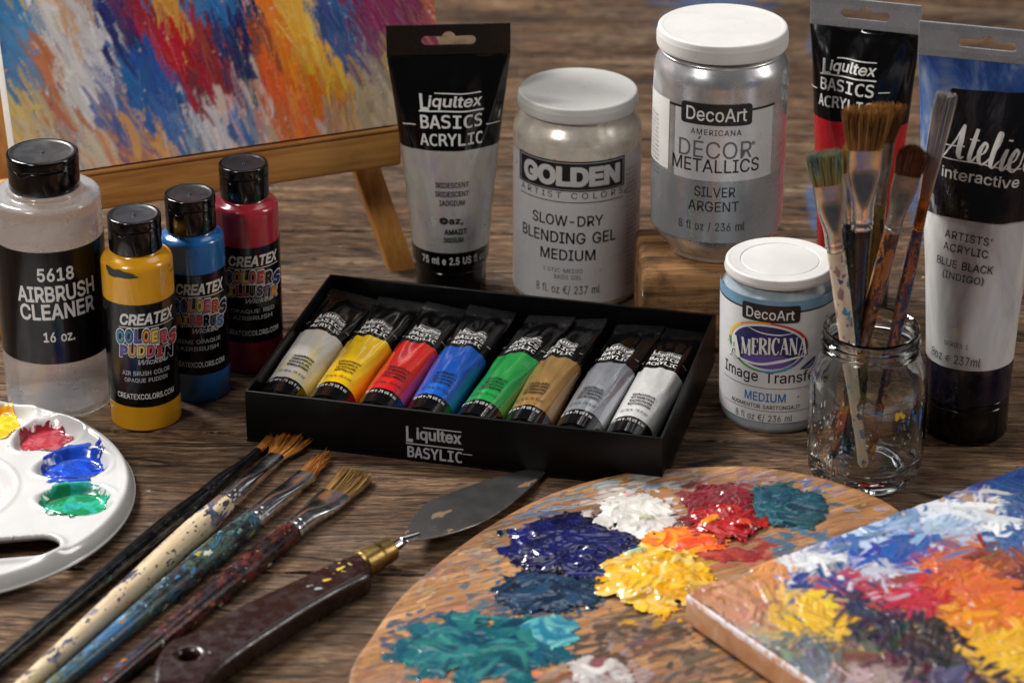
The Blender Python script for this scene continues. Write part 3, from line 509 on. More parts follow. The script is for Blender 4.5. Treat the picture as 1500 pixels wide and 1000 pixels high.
# ---------------------------------------------------------------- lettering on curved surfaces
_tc = {}
_AL = ''.join(chr(c) for c in range(35, 127) if chr(c) not in '\\\'"`~|')
def _font(src):
    g = {}
    for ln in src.split('\n'):
        if not ln.strip(): continue
        ch, adv, body = ln[0], ln[2:].split('~')[0], ln[2:].split('~', 1)[1]
        loops = []
        for lp in body.split('|'):
            n = [_AL.index(lp[i])*len(_AL)+_AL.index(lp[i+1])-1000 for i in range(0, len(lp)-1, 2)]
            L = [(n[i]/500, n[i+1]/500) for i in range(0, len(n)-1, 2)]
            if len(L) > 2: loops.append(L)
        g[ch] = (int(adv)/500, loops)
    return g
_FONTS = {0: _font(FONT_SANS), 1: _font(FONT_MONO)}
def textmesh(s, bold=0.0, shear=0.0, space=1.0, font=0, serif=False):
    """filled outlines scaled to the unit box; returns points, faces, extra outline faces for bold"""
    k_ = (s, bold, shear, space, font)
    if k_ in _tc: return _tc[k_]
    G = _FONTS[font]; x = 0; loops = []
    for ch in s:
        if ch not in G: x += 0.28*space; continue
        adv, L = G[ch]; w_ = adv
        for lp in L: loops.append([(px+x+shear*py, py) for px, py in lp])
        x += w_*space
    def sa(L): return 0.5*sum(L[i][0]*L[(i+1) % len(L)][1]-L[(i+1) % len(L)][0]*L[i][1] for i in range(len(L)))
    def inside(p, L):
        c = False
        for i in range(len(L)):
            (x1, y1), (x2, y2) = L[i], L[i-1]
            if (y1 > p[1]) != (y2 > p[1]) and p[0] < (x2-x1)*(p[1]-y1)/(y2-y1)+x1: c = not c
        return c
    big = max(loops, key=lambda L: abs(sa(L))); sg = 1 if sa(big) > 0 else -1
    outs = [L for L in loops if sa(L)*sg > 0]; hol = [L for L in loops if sa(L)*sg <= 0]
    groups = [[], [], [], []]; boxes = [[], [], [], []]
    for L in outs:
        x0, x1 = min(p[0] for p in L), max(p[0] for p in L)
        y0, y1 = min(p[1] for p in L), max(p[1] for p in L)
        for k in range(4):
            if k == 3 or all(x1 < q[0] or x0 > q[1] or y1 < q[2] or y0 > q[3] for q in boxes[k]): break
        boxes[k].append((x0, x1, y0, y1)); groups[k].append(L)
        for H in hol:
            if inside(H[0], L): groups[k].append(H)
    parts = []; a = []
    for k, gl in enumerate(groups):
        if not gl: continue
        cu = bpy.data.curves.new('tmp', 'CURVE'); cu.dimensions = '2D'; cu.fill_mode = 'BOTH'
        for L in gl:
            sp_ = cu.splines.new('POLY'); sp_.points.add(len(L)-1); sp_.use_cyclic_u = True
            for p, q in zip(sp_.points, L): p.co = (q[0], q[1], 0, 1)
        v, f = curve_mesh(cu); n0 = len(a); a += [(p[0], p[1]) for p in v]; parts.append((n0, len(a), f, k*0.15))
    if bold:
        w_ = bold; n0 = len(a); f = []
        for L in loops:
            n = len(L)
            for i in range(n):
                p, q = Vector(L[i]), Vector(L[(i+1) % n]); d = q-p
                if d.length < 1e-6: continue
                d.normalize(); o = Vector((-d.y, d.x))*w_; e = d*w_*0.7; b0 = len(a)-n0
                a += [tuple(p-e+o), tuple(p-e-o), tuple(q+e-o), tuple(q+e+o)]; f.append((b0, b0+1, b0+2, b0+3))
        parts.append((n0, len(a), f, 0.6))
    a = np.array(a); lo, hi = a.min(0), a.max(0); a = (a-lo)/(hi-lo)
    _tc[k_] = (a, parts); return _tc[k_]
def ribbon(pts, wd):
    """stroke of varying width through pts (2D); wd: width list or float"""
    P_ = smooth_loop([(p[0], p[1], 0) for p in pts], 7, closed=False); n = len(P_)
    W_ = [wd]*len(pts) if not isinstance(wd, (list, tuple)) else wd
    v, f = [], []
    for i, p in enumerate(P_):
        d = (P_[min(i+1, n-1)]-P_[max(i-1, 0)]); d.normalize()
        u = i/(n-1)*(len(pts)-1); k = min(int(u), len(pts)-2); wv = W_[k]+(W_[k+1]-W_[k])*(u-k)
        v += [(p.x-d.y*wv/2, p.y+d.x*wv/2), (p.x+d.y*wv/2, p.y-d.x*wv/2)]
    f = [(2*i, 2*i+1, 2*i+3, 2*i+2) for i in range(n-1)]
    return v, f

class Label:
    """surface x = a(z) sin t, y = -b(z) cos t in the frame M of its thing"""
    def __init__(s, M, a, b=None, aref=None):
        s.M = M; s.Mi = M.inverted(); s.a = a if callable(a) else (lambda z, q=a: q)
        b = a if b is None else b; s.b = b if callable(b) else (lambda z, q=b: q)
        s.v = []; s.f = []; s.m = []; s.layer = []; s.mats = []
        s.o = s.Mi @ CAM; s.R3 = s.Mi.to_3x3()
    def solve(s, px, py):
        d = s.R3 @ ray(px, py); y = -s.b(0.03); x = z = 0
        for _ in range(25):
            t = (y-s.o.y)/d.y; x = s.o.x+t*d.x; z = s.o.z+t*d.z
            q = max(-0.985, min(0.985, x/s.a(z))); y = 0.5*y-0.5*s.b(z)*math.sqrt(1-q*q)
        return math.asin(max(-0.985, min(0.985, x/s.a(z)))), z
    def mi(s, mat):
        if mat not in s.mats: s.mats.append(mat)
        return s.mats.index(mat)
    def put(s, v, f, mat, layer):
        n = len(s.v); s.v += [(p[0], p[1]) for p in v]; s.layer += [layer]*len(v)
        s.f += [tuple(i+n for i in q) for q in f]; s.m += [s.mi(mat)]*len(f)
    def patch(s, t0, t1, z0, z1, mat, layer=0, n=None, nz=1):
        """angles in degrees"""
        t0, t1 = math.radians(t0), math.radians(t1); n = n or max(1, int(abs(t1-t0)/0.06)); v = []; f = []
        for j in range(nz+1):
            for i in range(n+1): v.append((t0+(t1-t0)*i/n, z0+(z1-z0)*j/nz))
        for j in range(nz):
            for i in range(n): a = j*(n+1)+i; f.append((a, a+1, a+n+2, a+n+1))
        s.put(v, f, mat, layer)
    def box(s, cx, cy, w, h):
        tc, zc = s.solve(cx, cy); tl = s.solve(cx-w/2, cy)[0]; tr = s.solve(cx+w/2, cy)[0]
        zt = s.solve(cx, cy-h/2)[1]; zb = s.solve(cx, cy+h/2)[1]
        return tl, tr, zb, zt
    def place(s, a, f, B, mat, layer, rot=0.0, ref=None):
        tl, tr, zb, zt = B; zc = (zb+zt)/2; r = s.a(zc); tm = (tl+tr)/2
        a = np.asarray(a, float); x = (a[:, 0]-0.5)*(tr-tl)*r; y = (a[:, 1]-0.5)*(zt-zb)
        c, q = math.cos(math.radians(rot)), math.sin(math.radians(rot))
        X = x*c-y*q; Y = x*q+y*c
        s.put(list(zip(tm+X/r, zc+Y)), f, mat, layer)
    def text(s, body, cx, cy, w, h, mat, bold=0.0, shear=0.0, layer=2, rot=0.0, space=1.0, font=0):
        s.word(textmesh(body, bold, shear, space, font), s.box(cx, cy, w, h), mat, layer, rot)
    def word(s, T, B, mat, layer, rot=0.0):
        a, parts = T
        for n0, n1, f, dl in parts: s.place(a[n0:n1], f, B, mat, layer-dl, rot)
    def rect(s, cx, cy, w, h, mat, layer=1, rot=0.0, corner=0.0):
        if corner:
            L = []
            asp = w/h
            for (qx, qy, a0) in ((1, 1, 0), (0, 1, 90), (0, 0, 180), (1, 0, 270)):
                for k in range(5):
                    t = math.radians(a0+k*22.5); ox = corner/asp; oy = corner
                    L.append(((qx-ox if qx else ox)+ox*math.cos(t), (qy-oy if qy else oy)+oy*math.sin(t)))
            s.place(L, [tuple(range(len(L)))], s.box(cx, cy, w, h), mat, layer, rot)
        else:
            n = 1
            s.place([(0, 0), (1, 0), (1, 1), (0, 1)], [(0, 1, 2, 3)], s.box(cx, cy, w, h), mat, layer, rot)
    def strokes(s, L, cx, cy, w, h, mat, layer=2, rot=0.0, asp=None):
        """L: list of (points, widths) in a unit box whose aspect is w/h"""
        B = s.box(cx, cy, w, h); asp = asp or w/h
        for pts, wd in L:
            v, f = ribbon([(p[0]*asp, p[1]) for p in pts], wd)
            s.place([(p[0]/asp, p[1]) for p in v], f, B, mat, layer, rot)
    def build(s, name, parent, off=0.00012, base=0.0002, dt=0.07, dz=None, wrap=None):
        tree = None
        if wrap is not None:
            from mathutils.bvhtree import BVHTree
            tree = BVHTree.FromPolygons([v.co.copy() for v in wrap.data.vertices], [tuple(p.vertices) for p in wrap.data.polygons])
        bm = bmesh.new(); vs = [bm.verts.new((p[0], p[1], l)) for p, l in zip(s.v, s.layer)]
        for q, m in zip(s.f, s.m):
            try: F = bm.faces.new([vs[i] for i in q]); F.material_index = m
            except ValueError: pass
        ts = [p[0] for p in s.v]; k = math.ceil(min(ts)/dt)
        while k*dt < max(ts):
            bmesh.ops.bisect_plane(bm, geom=bm.verts[:]+bm.edges[:]+bm.faces[:], plane_co=(k*dt, 0, 0), plane_no=(1, 0, 0), dist=1e-6); k += 1
        if dz:
            zs = [p[1] for p in s.v]; k = math.ceil(min(zs)/dz)
            while k*dz < max(zs):
                bmesh.ops.bisect_plane(bm, geom=bm.verts[:]+bm.edges[:]+bm.faces[:], plane_co=(0, k*dz, 0), plane_no=(0, 1, 0), dist=1e-6); k += 1
        for v in bm.verts:
            t, z, l = v.co; e = base+off*l
            q = Vector(((s.a(z)+e)*math.sin(t), -(s.b(z)+e)*math.cos(t), z))
            if tree is not None:
                far = Vector((q.x, q.y-0.03, z)); hit = tree.ray_cast(far, Vector((0, 1, 0)))
                if hit[0] is not None and abs(hit[0].y-q.y) < 0.006: q = hit[0]+Vector((hit[1].x, hit[1].y, 0)).normalized()*(e if (hit[1].y < 0) else -e)
            v.co = q
        me = bpy.data.meshes.new(name); bm.normal_update()
        # face outwards
        for F in bm.faces:
            c = F.calc_center_median()
            if F.normal.x*c.x+F.normal.y*c.y < 0: F.normal_flip()
        bm.to_mesh(me); bm.free()
        for m in s.mats: me.materials.append(m)
        o = bpy.data.objects.new(name, me); sc.collection.objects.link(o); o.parent = parent
        return o
GIB = ['ARUDOSE', 'MEDIUM', 'UEARDOR', 'ACRILE', 'PERMAN', 'SURFACE', 'NONTOX', 'ASTMD', 'VIDEUR', 'GLAZE', 'DRYING', 'BINDER']
def gib(rs, n):
    return ''.join(rs.choice('AEIOURSTNLDMCPBV') for _ in range(n))
# ---------------------------------------------------------------- tabletop
def build_table():
    mb = MB(); rs = random.Random(4); y = -0.62; pid = []; k = 0
    while y < 1.6:
        wd = rs.uniform(0.118, 0.15)
        if k == 3: wd = 0.135
        n0 = len(mb.v)
        mb.box(-1.5, 1.5, y, y+wd-0.0022, -0.03, 0.0, 0, bev=0.0012, seg=3)
        pid += [k*0.37]*(len(mb.v)-n0); y += wd; k += 1
    mb.box(-1.6, 1.6, -0.65, 1.7, -0.04, -0.0302); pid += [0]*(len(mb.v)-len(pid))
    o = mb.build('tabletop', M_TABLE, smooth=True, angle=30,
                 col={'pid': np.stack([np.array(pid)]*3+[np.ones(len(pid))], 1)},
                 M=Matrix.Rotation(math.radians(-2.0), 4, 'Z'))
    tag(o, 'weathered brown plank tabletop', kind='structure'); del o['label']
build_table()

# ---------------------------------------------------------------- round containers
class Std:
    """standing round container measured from the photo: centre column, front base row, body width"""
    def __init__(s, cx, base, width, z0=0.0, yaw=0.0, rbase=None):
        F = P(cx, base, z0); f = Vector((F.x-CAM.x, F.y-CAM.y, 0)).normalized()
        zc = proj(F)[2]; s.R = width/2*zc/FPX*1.01; rb = rbase*s.R if rbase else s.R
        s.c = F+f*rb; s.f = f; s.z0 = z0; s.s = proj((s.c.x, s.c.y, 0.05))[2]/FPX   # metres per photo pixel
        s.M = frame((s.c.x, s.c.y, z0), -math.degrees(math.atan2(f.x, f.y))+yaw)
    def zf(s, py, r=None):
        r = s.R if r is None else r; return zat(py, (s.c.x-s.f.x*r, s.c.y-s.f.y*r))-s.z0
    def zb(s, py, r=None):
        r = s.R if r is None else r; return zat(py, (s.c.x+s.f.x*r, s.c.y+s.f.y*r))-s.z0

def flip_cap(th, r, z0, z1, notch=-35):
    """flip-top bottle cap with seam, thumb notch and slightly dished scuffed top"""
    h = z1-z0; zs = z0+h*0.70
    lower = fillet([(r*0.9, z0), (r, z0), (r, zs-0.0003), (r*0.965, zs-0.0002), (r*0.965, zs+0.0006)], 0.0007)
    v, f = lathe(lower, 96, rib=None); c = mk('cap', v, f, M_BLACKCAP, th)
    upper = fillet([(r*0.965, zs+0.0003), (r*1.012, zs+0.0003), (r*1.005, z1), (r*0.86, z1), (r*0.82, z1-0.0005), (0, z1-0.0009)], 0.0012, 6)
    def wob(a, z):
        d = (math.degrees(a)-(360+notch)) % 360; d = min(d, 360-d)
        return 0.0011*math.exp(-(d/13)**2)*(1 if z < zs+0.004 else 0)
    v, f = lathe(upper, 96, wob=wob)
    n = len(upper)-1
    mi = [1 if abs(sum(v[i][2] for i in q)/len(q)-z1) < 0.0013 and max(math.hypot(v[i][0], v[i][1]) for i in q) < r*0.9 else 0 for q in f]
    lid = mk('flip_lid', v, f, [M_BLACKCAP, M_CAPTOP], c, midx=mi)
    v, f = lathe([(0, z1-0.0009), (0.0012, z1-0.0008), (0.0008, z1-0.0001), (0, z1+0.0001)], 16)
    mk('moulding_nub', v, f, M_CAPTOP, lid)
    # thumb recess: a thin crescent ridge
    a0 = math.radians(notch); pts = []
    for k in range(9):
        t = a0+math.radians(-16+4*k); d = 0.0022*math.sin(math.pi*k/8)
        pts.append(((r+0.0002)*math.sin(t), -(r+0.0002)*math.cos(t), zs-d))
    tube('thumb_notch', pts, 0.00035, M_BLACKCAP, c)
    return c
def tube(name, pts, rad, mat, parent=None, seg=8, closed=False, M=None):
    pts = [Vector(p) for p in pts]; rings = []; n = len(pts)
    up = Vector((0.0123, 0.021, 1)).normalized()
    for i, p in enumerate(pts):
        d = (pts[(i+1) % n if closed else min(i+1, n-1)]-pts[(i-1) % n if closed else max(i-1, 0)]).normalized()
        x = d.cross(up)
        if x.length < 1e-4: x = d.cross(Vector((1, 0, 0)))
        x.normalize(); y = d.cross(x); r = rad[i] if isinstance(rad, (list, tuple)) else rad
        rings.append([tuple(p+x*r*math.cos(2*math.pi*k/seg)+y*r*math.sin(2*math.pi*k/seg)) for k in range(seg)])
    if closed: rings.append(rings[0])
    v, f = loft(rings, not closed, not closed)
    return mk(name, v, f, mat, parent, M=M, angle=60)

def logo_colors(L, cx, cy, w, h, rs, mats, line1, line2):
    """bubble lettering in coloured letters over a white outline, two rows"""
    for row, (txt, yy, ww, hh) in enumerate(((line1, cy-h*0.24, w, h*0.52), (line2, cy+h*0.27, w*0.9, h*0.44))):
        n = len(txt); cw = ww/n
        for k, ch in enumerate(txt):
            x = cx-ww/2+cw*(k+0.5); m = mats[(k+row*2) % len(mats)]
            L.text(ch, x, yy, cw*1.12, hh*1.13, M_INKW, bold=0.07, shear=0.12, layer=1)
            L.text(ch, x, yy, cw*0.96, hh*0.97, mats[-1-(k % 2)], bold=0.05, shear=0.12, layer=2)
            L.text(ch, x, yy, cw*0.82, hh*0.80, m, bold=0.035, shear=0.12, layer=3)
M_ORANGEINK = ink('orange_ink', 'd98a2a'); M_TEALINK = ink('teal_ink', '3c8fb0'); M_PINKINK = ink('pink_ink', 'c8465e')
M_YELLOWINK = ink('yellow_ink', 'e6bb3c'); M_REDINK = ink('red_ink', 'b5302c'); M_PURPLEINK = ink('purple_ink', '5c4a94')
M_NAVYINK = ink('navy_ink', '23275c'); M_GREENINK = ink('green_ink', '3f8a4c'); M_BLUEINK = ink('blue_ink', '2d6ea8')

def paint_bottle(name, label, cx, base, width, capw, y_sh, y_capb, y_top, y_l0, y_l1, mat, lines, group=None, yaw=0, textdx=0, logo=('COLOURS', 'PUDDIN'), seed=1, titlew=84, url=True, tx=None):
    s = Std(cx, base, width, yaw=yaw); R = s.R; th = thing(name, label, 'bottle', s.M, group)
    rc = capw/2*s.s; zsh = s.zf(y_sh+8); zc = s.zf(y_capb, rc); zt = s.zb(y_top, rc)
    prof = fillet([(0, 0.0012), (R*0.8, 0.0012), (R*0.86, 0.0), (R, 0.0), (R, zsh, 0.007), (rc*0.96, zc-0.0012, 0.002), (rc*0.9, zc+0.001), (rc*0.9, zc+0.006), (0, zc+0.006)], 0.0025, 8)
    v, f = lathe(prof, 96); mk('bottle_body', v, f, mat, th)
    flip_cap(th, rc, zc, zt, notch=-30)
    L = Label(s.M, R); z1, z0 = s.zf(y_l0), s.zf(y_l1)
    L.patch(-172, 172, z0, z1, M_BLACKLABEL, 0)
    tx = tx or cx; rs = random.Random(seed); hh = y_l1-y_l0; W = width
    L.text('CREATEX', tx, y_l0+hh*0.135, W*0.74, hh*0.115, M_INKW, bold=0.03, shear=0.22)
    L.rect(tx, y_l0+hh*0.215, W*0.76, 1.0, M_INKW)
    logo_colors(L, tx, y_l0+hh*0.37, W*0.84, hh*0.28, rs, [M_TEALINK, M_BLUEINK, M_PURPLEINK, M_ORANGEINK, M_YELLOWINK, M_PINKINK, M_REDINK][seed % 3:]+[M_BLACKLABEL, M_NAVYINK], *logo)
    L.text('Wicked', tx+W*0.1, y_l0+hh*0.545, W*0.42, hh*0.055, M_INKG, bold=0.02, shear=0.3)
    L.text(lines[0], tx, y_l0+hh*0.665, W*0.66, hh*0.045, M_INKG, bold=0.015)
    L.text(lines[1], tx, y_l0+hh*0.735, W*0.60, hh*0.045, M_INKG, bold=0.015)
    L.text('CREATEXCOLORS.COM', tx, y_l0+hh*0.895, W*0.78, hh*0.055, M_INKW, bold=0.015)
    if name == 'paint_bottle' and seed == 0:
        dk = ink('dried_dark_smear', '26322c')
        L.strokes([([(0, 0.75), (0.2, 0.5), (0.45, 0.55), (0.7, 0.35), (1, 0.3)], [0.2, 0.5, 0.75, 0.4, 0.05]), ([(0.05, 0.3), (0.3, 0.3), (0.6, 0.6), (0.9, 0.5)], [0.1, 0.35, 0.3, 0.05]), ([(0, 0.95), (0.1, 0.8), (0.3, 0.75)], [0.3, 0.4, 0.1])], 180, 402, 46, 16, dk, 0)
        L.strokes([([(0, 0.5), (0.5, 0.4), (1, 0.8)], [0.1, 0.4, 0.1])], 252, 393, 10, 6, dk, 0)
    L.build('label', th); return th

def bottle_plastic(name, col, extra=None, metallic=0.0):
    t = NT(name); c = lin(col)
    base = t.ramp(t.noise(45, 4), [(0.3, tuple(x*0.86 for x in c)), (0.7, c)])
    if extra:
        zz = t.sep(2); n = t.noise(110, 5, 0.6)
        m = t.ramp(t.noise(1.0, 5, 0.6, src=t.map((60, 60, 240), (extra[1], 0.4, 0))), [(0.57, 0.0), (0.62, 1.0)])
        base = t.mix(t.math('MULTIPLY', m, extra[2]), base, lin(extra[0]))
    base, _ = splatter(t, base, 420, 0.025, [tuple(x*0.3 for x in c)], size=0.2)
    t.set('Base Color', base); t.set('Roughness', 0.22); t.set('Coat Weight', 0.35); t.set('Coat Roughness', 0.05)
    t.set('Subsurface Weight', 0.12); t.set('Subsurface Scale', 0.004); t.set('Metallic', metallic)
    t.bump(t.noise(70, 2), 0.05, 0.002); return t.m

# large clear bottle of airbrush cleaner
def cleaner_bottle():
    s = Std(92, 613, 150); s.R = 79*s.s; R = s.R
    th = thing('cleaner_bottle', 'large cloudy clear bottle with black flip cap and black label, leftmost of the bottles', 'bottle', s.M)
    rc = 51*s.s; zsh = s.zf(309); zc = s.zf(291, rc); zt = s.zb(202, rc)
    t = NT('cloudy_plastic'); n = t.noise(22, 4, 0.6, dist=1.5)
    t.set('Base Color', t.ramp(n, [(0.35, (0.88, 0.88, 0.90)), (0.65, (0.99, 0.99, 0.99))])); t.set('Transmission Weight', 0.82)
    t.set('Roughness', t.ramp(t.noise(60, 4), [(0.3, 0.20), (0.7, 0.30)])); t.set('IOR', 1.18); t.set('Coat Weight', 0.6); t.set('Coat Roughness', 0.05)
    prof = fillet([(0, 0.002), (R*0.8, 0.002), (R*0.88, 0.0), (R, 0.0), (R, zsh, 0.0075), (rc*1.08, zc-0.003, 0.003), (rc*1.04, zc-0.0005), (rc*0.9, zc), (rc*0.9, zc+0.01), (0, zc+0.01)], 0.003, 8)
    v, f = lathe(prof, 128); mk('bottle_body', v, f, t.m, th)
    flip_cap(th, rc, zc, zt, notch=-38)
    L = Label(s.M, R); z1, z0 = s.zf(370), s.zf(533)
    L.patch(-112, 112, z0, z1, M_BLACKLABEL, 0)
    e = M_INKG
    L.text('5618', 81, 402, 54, 20, M_INKW, bold=0.022)
    L.text('AIRBRUSH', 82, 430, 111, 24, M_INKW, bold=0.022, rot=1.5)
    L.text('CLEANER', 84, 456, 107, 24, M_INKW, bold=0.022, rot=1.5)
    L.text('16 oz.', 87, 493, 46, 15, M_INKW, bold=0.022)
    L.build('label', th)
cleaner_bottle()
paint_bottle('paint_bottle', 'mustard yellow paint bottle with black flip cap, frontmost of the small bottles', 216, 632, 103, 77, 386, 377, 297, 447, 596,
             bottle_plastic('mustard_paint_plastic', 'd99a1c'), ('AIR BRUSH COLOR', 'OPAQUE PUDDIN'), 'small paint bottles with black flip caps', logo=('COLOERS', 'PUDDIN'), seed=0, tx=214)
paint_bottle('paint_bottle', 'blue paint bottle with black flip cap, between the yellow and the red bottle', 294, 590, 92, 73, 352, 347, 268, 404, 549,
             bottle_plastic('blue_paint_plastic', '1f5f9e'), ('SEMI OPAQUE', 'AIRBRUSH'), 'small paint bottles with black flip caps', logo=('COLOERS', 'AIRBRUS'), seed=1, tx=292)
paint_bottle('paint_bottle', 'crimson red paint bottle with black flip cap beside the easel ledge', 370, 547, 94, 71, 305, 299, 224, 364, 502,
             bottle_plastic('crimson_paint_plastic', 'a32636'), ('OPAQUE RED', 'AIRBRUSH'), 'small paint bottles with black flip caps', logo=('COLOERS', 'ILLUSTR'), seed=2, tx=370)

def ribbed_lid(th, r, z0, z1, ring=None, name='lid'):
    prof = fillet([(r*0.93, z0+0.001), (r*0.94, z0), (r*0.998, z0), (r, z0+0.0018, 0.0003), (r, z0+0.0019, 0.0002), (r, z1-0.0036, 0.0002), (r*0.995, z1-0.003, 0.0004), (r*0.985, z1-0.0002, 0.002), (r*0.93, z1), (r*0.9, z1-0.0002)]
                  + ([(r*0.72, z1-0.0002, .0003), (r*0.715, z1-0.0008, .0003), (r*0.70, z1-0.0003, .0003)] if ring else []) + [(0, z1-0.0003)], 0.0012, 4)
    v, f = lathe(prof, 264, rib=(z0+0.0017, z1-0.0034, 132, 0.00018))
    return mk(name, v, f, M_WHITELID, th, angle=55)

def pearl(name, c0, c1, metal, rough, nz=40):
    t = NT(name); n = t.noise(nz, 4, 0.6, dist=0.8)
    base = t.ramp(n, [(0.3, lin(c0)), (0.7, lin(c1))])
    t.set('Base Color', base); t.set('Metallic', metal); t.set('Roughness', t.ramp(t.noise(nz*2, 5), [(0.3, rough*0.7), (0.7, rough*1.3)]))
    t.set('Coat Weight', 0.9); t.set('Coat Roughness', 0.04); t.bump(t.noise(30, 3), 0.2, 0.003); return t.m

# golden gel jar
def gel_jar():
    s = Std(843, 457, 186); R = s.R
    th = thing('gel_jar', 'pearly jar with white ribbed lid and black bannered white label behind the black box', 'jar', s.M)
    rl = 87*s.s; zl0 = s.zf(184, rl); zl1 = s.zb(98, rl); zs = s.zf(212)
    prof = fillet([(0, 0.003), (R*0.75, 0.003), (R*0.85, 0.0), (R*0.99, 0.0), (R, 0.006), (R, zs, 0.006), (rl*0.95, s.zf(194, rl), 0.003), (rl*0.92, zl0-0.0005), (rl*0.9, zl0+0.004), (0, zl0+0.004)], 0.004, 8)
    v, f = lathe(prof, 128); mk('jar_body', v, f, pearl('pearly_gel', 'b8ad9c', 'e4ddd0', 0.3, 0.3), th)
    ribbed_lid(th, rl, zl0, zl1)
    L = Label(s.M, R); z1, z0 = s.zf(240), s.zf(446)
    wl = simple('pearl_white_label', 'c6c3c2', 0.3, var=0.06, vs=25, dirt=0.15, coat=0.1)
    L.patch(-82, 80, z0, z1, wl, 0)
    x = 839
    L.rect(838, 259, 152, 44, M_INKK, 1, rot=0)
    L.rect(838, 259, 148, 40, M_INKG, 2); L.rect(838, 259, 146, 38, M_INKK, 3)
    L.text('GOLDEN', 838, 259, 138, 30, wl, bold=0.05, layer=4)
    L.text('ARTIST COLORS', 838, 287, 146, 9, M_INKK, layer=1, space=1.5)
    L.rect(838, 297, 148, 1.2, M_INKK, 1)
    L.text('®', 915, 280, 5, 5, M_INKK, layer=1)
    L.text('SLOW-DRY', 832, 324, 103, 16, M_INKK, bold=0.012, layer=1)
    L.text('BLENDING GEL', 834, 349, 135, 17, M_INKK, bold=0.012, layer=1)
    L.text('MEDIUM', 832, 374, 80, 16, M_INKK, bold=0.012, layer=1)
    L.text('I STIC MEDIO     . -', 838, 397, 84, 6, M_INKGREY, layer=1)
    L.text('BAIDI SIEL', 832, 406, 40, 6, M_INKGREY, layer=1)
    L.text('8 fl. oz €/ 237 ml', 832, 425, 92, 14, M_INKK, layer=1)
    rs = random.Random(3)
    for k in range(26): L.text(gib(rs, 9), 924, 246+k*6.6, 15, 3.2, M_INKGREY, layer=1)
    L.build('label', th)
gel_jar()

# wooden block and silver jar on it
BLOCK_H = 0.047
def block():
    t = wood_plain('reclaimed_block_wood', '3e2815', 'a4764a', (0.16, 2.2, 2.2), rough=0.75, stain=0.85, bump=1.0, paint=0.10)
    q = P(935, 517)
    M = frame((q.x+0.0335, q.y+0.030, 0), 1.5); print('block', M.translation)
    bm = bmesh.new(); bmesh.ops.create_cube(bm, size=1)
    for v in bm.verts: v.co = Vector((v.co.x*0.066, v.co.y*0.060, (v.co.z+0.5)*BLOCK_H))
    bmesh.ops.bevel(bm, geom=bm.edges[:], offset=0.0035, segments=3, profile=0.5, affect='EDGES')
    bmesh.ops.subdivide_edges(bm, edges=[e for e in bm.edges if e.calc_length() > 0.02], cuts=14, use_grid_fill=True)
    for v in bm.verts:
        if v.co.z > 0.002: v.co.y += 0.0012*(float(fbm(np.array(v.co.x*90), np.array(v.co.z*90), 3))-0.5); v.co.z -= 0.0008*float(fbm(np.array(v.co.x*120), np.array(v.co.y*120), 5))*(v.co.z > 0.04)
    bmesh.ops.triangulate(bm, faces=[f for f in bm.faces if len(f.verts) > 4])
    me = bpy.data.meshes.new('wooden_block'); bm.to_mesh(me); bm.free(); me.materials.append(t)
    me.polygons.foreach_set('use_smooth', [True]*len(me.polygons)); me.set_sharp_from_angle(angle=math.radians(40))
    o = bpy.data.objects.new('wooden_block', me); sc.collection.objects.link(o); o.matrix_world = M
    tag(o, 'worn orange brown wooden block that lifts the silver jar', 'block')
block()
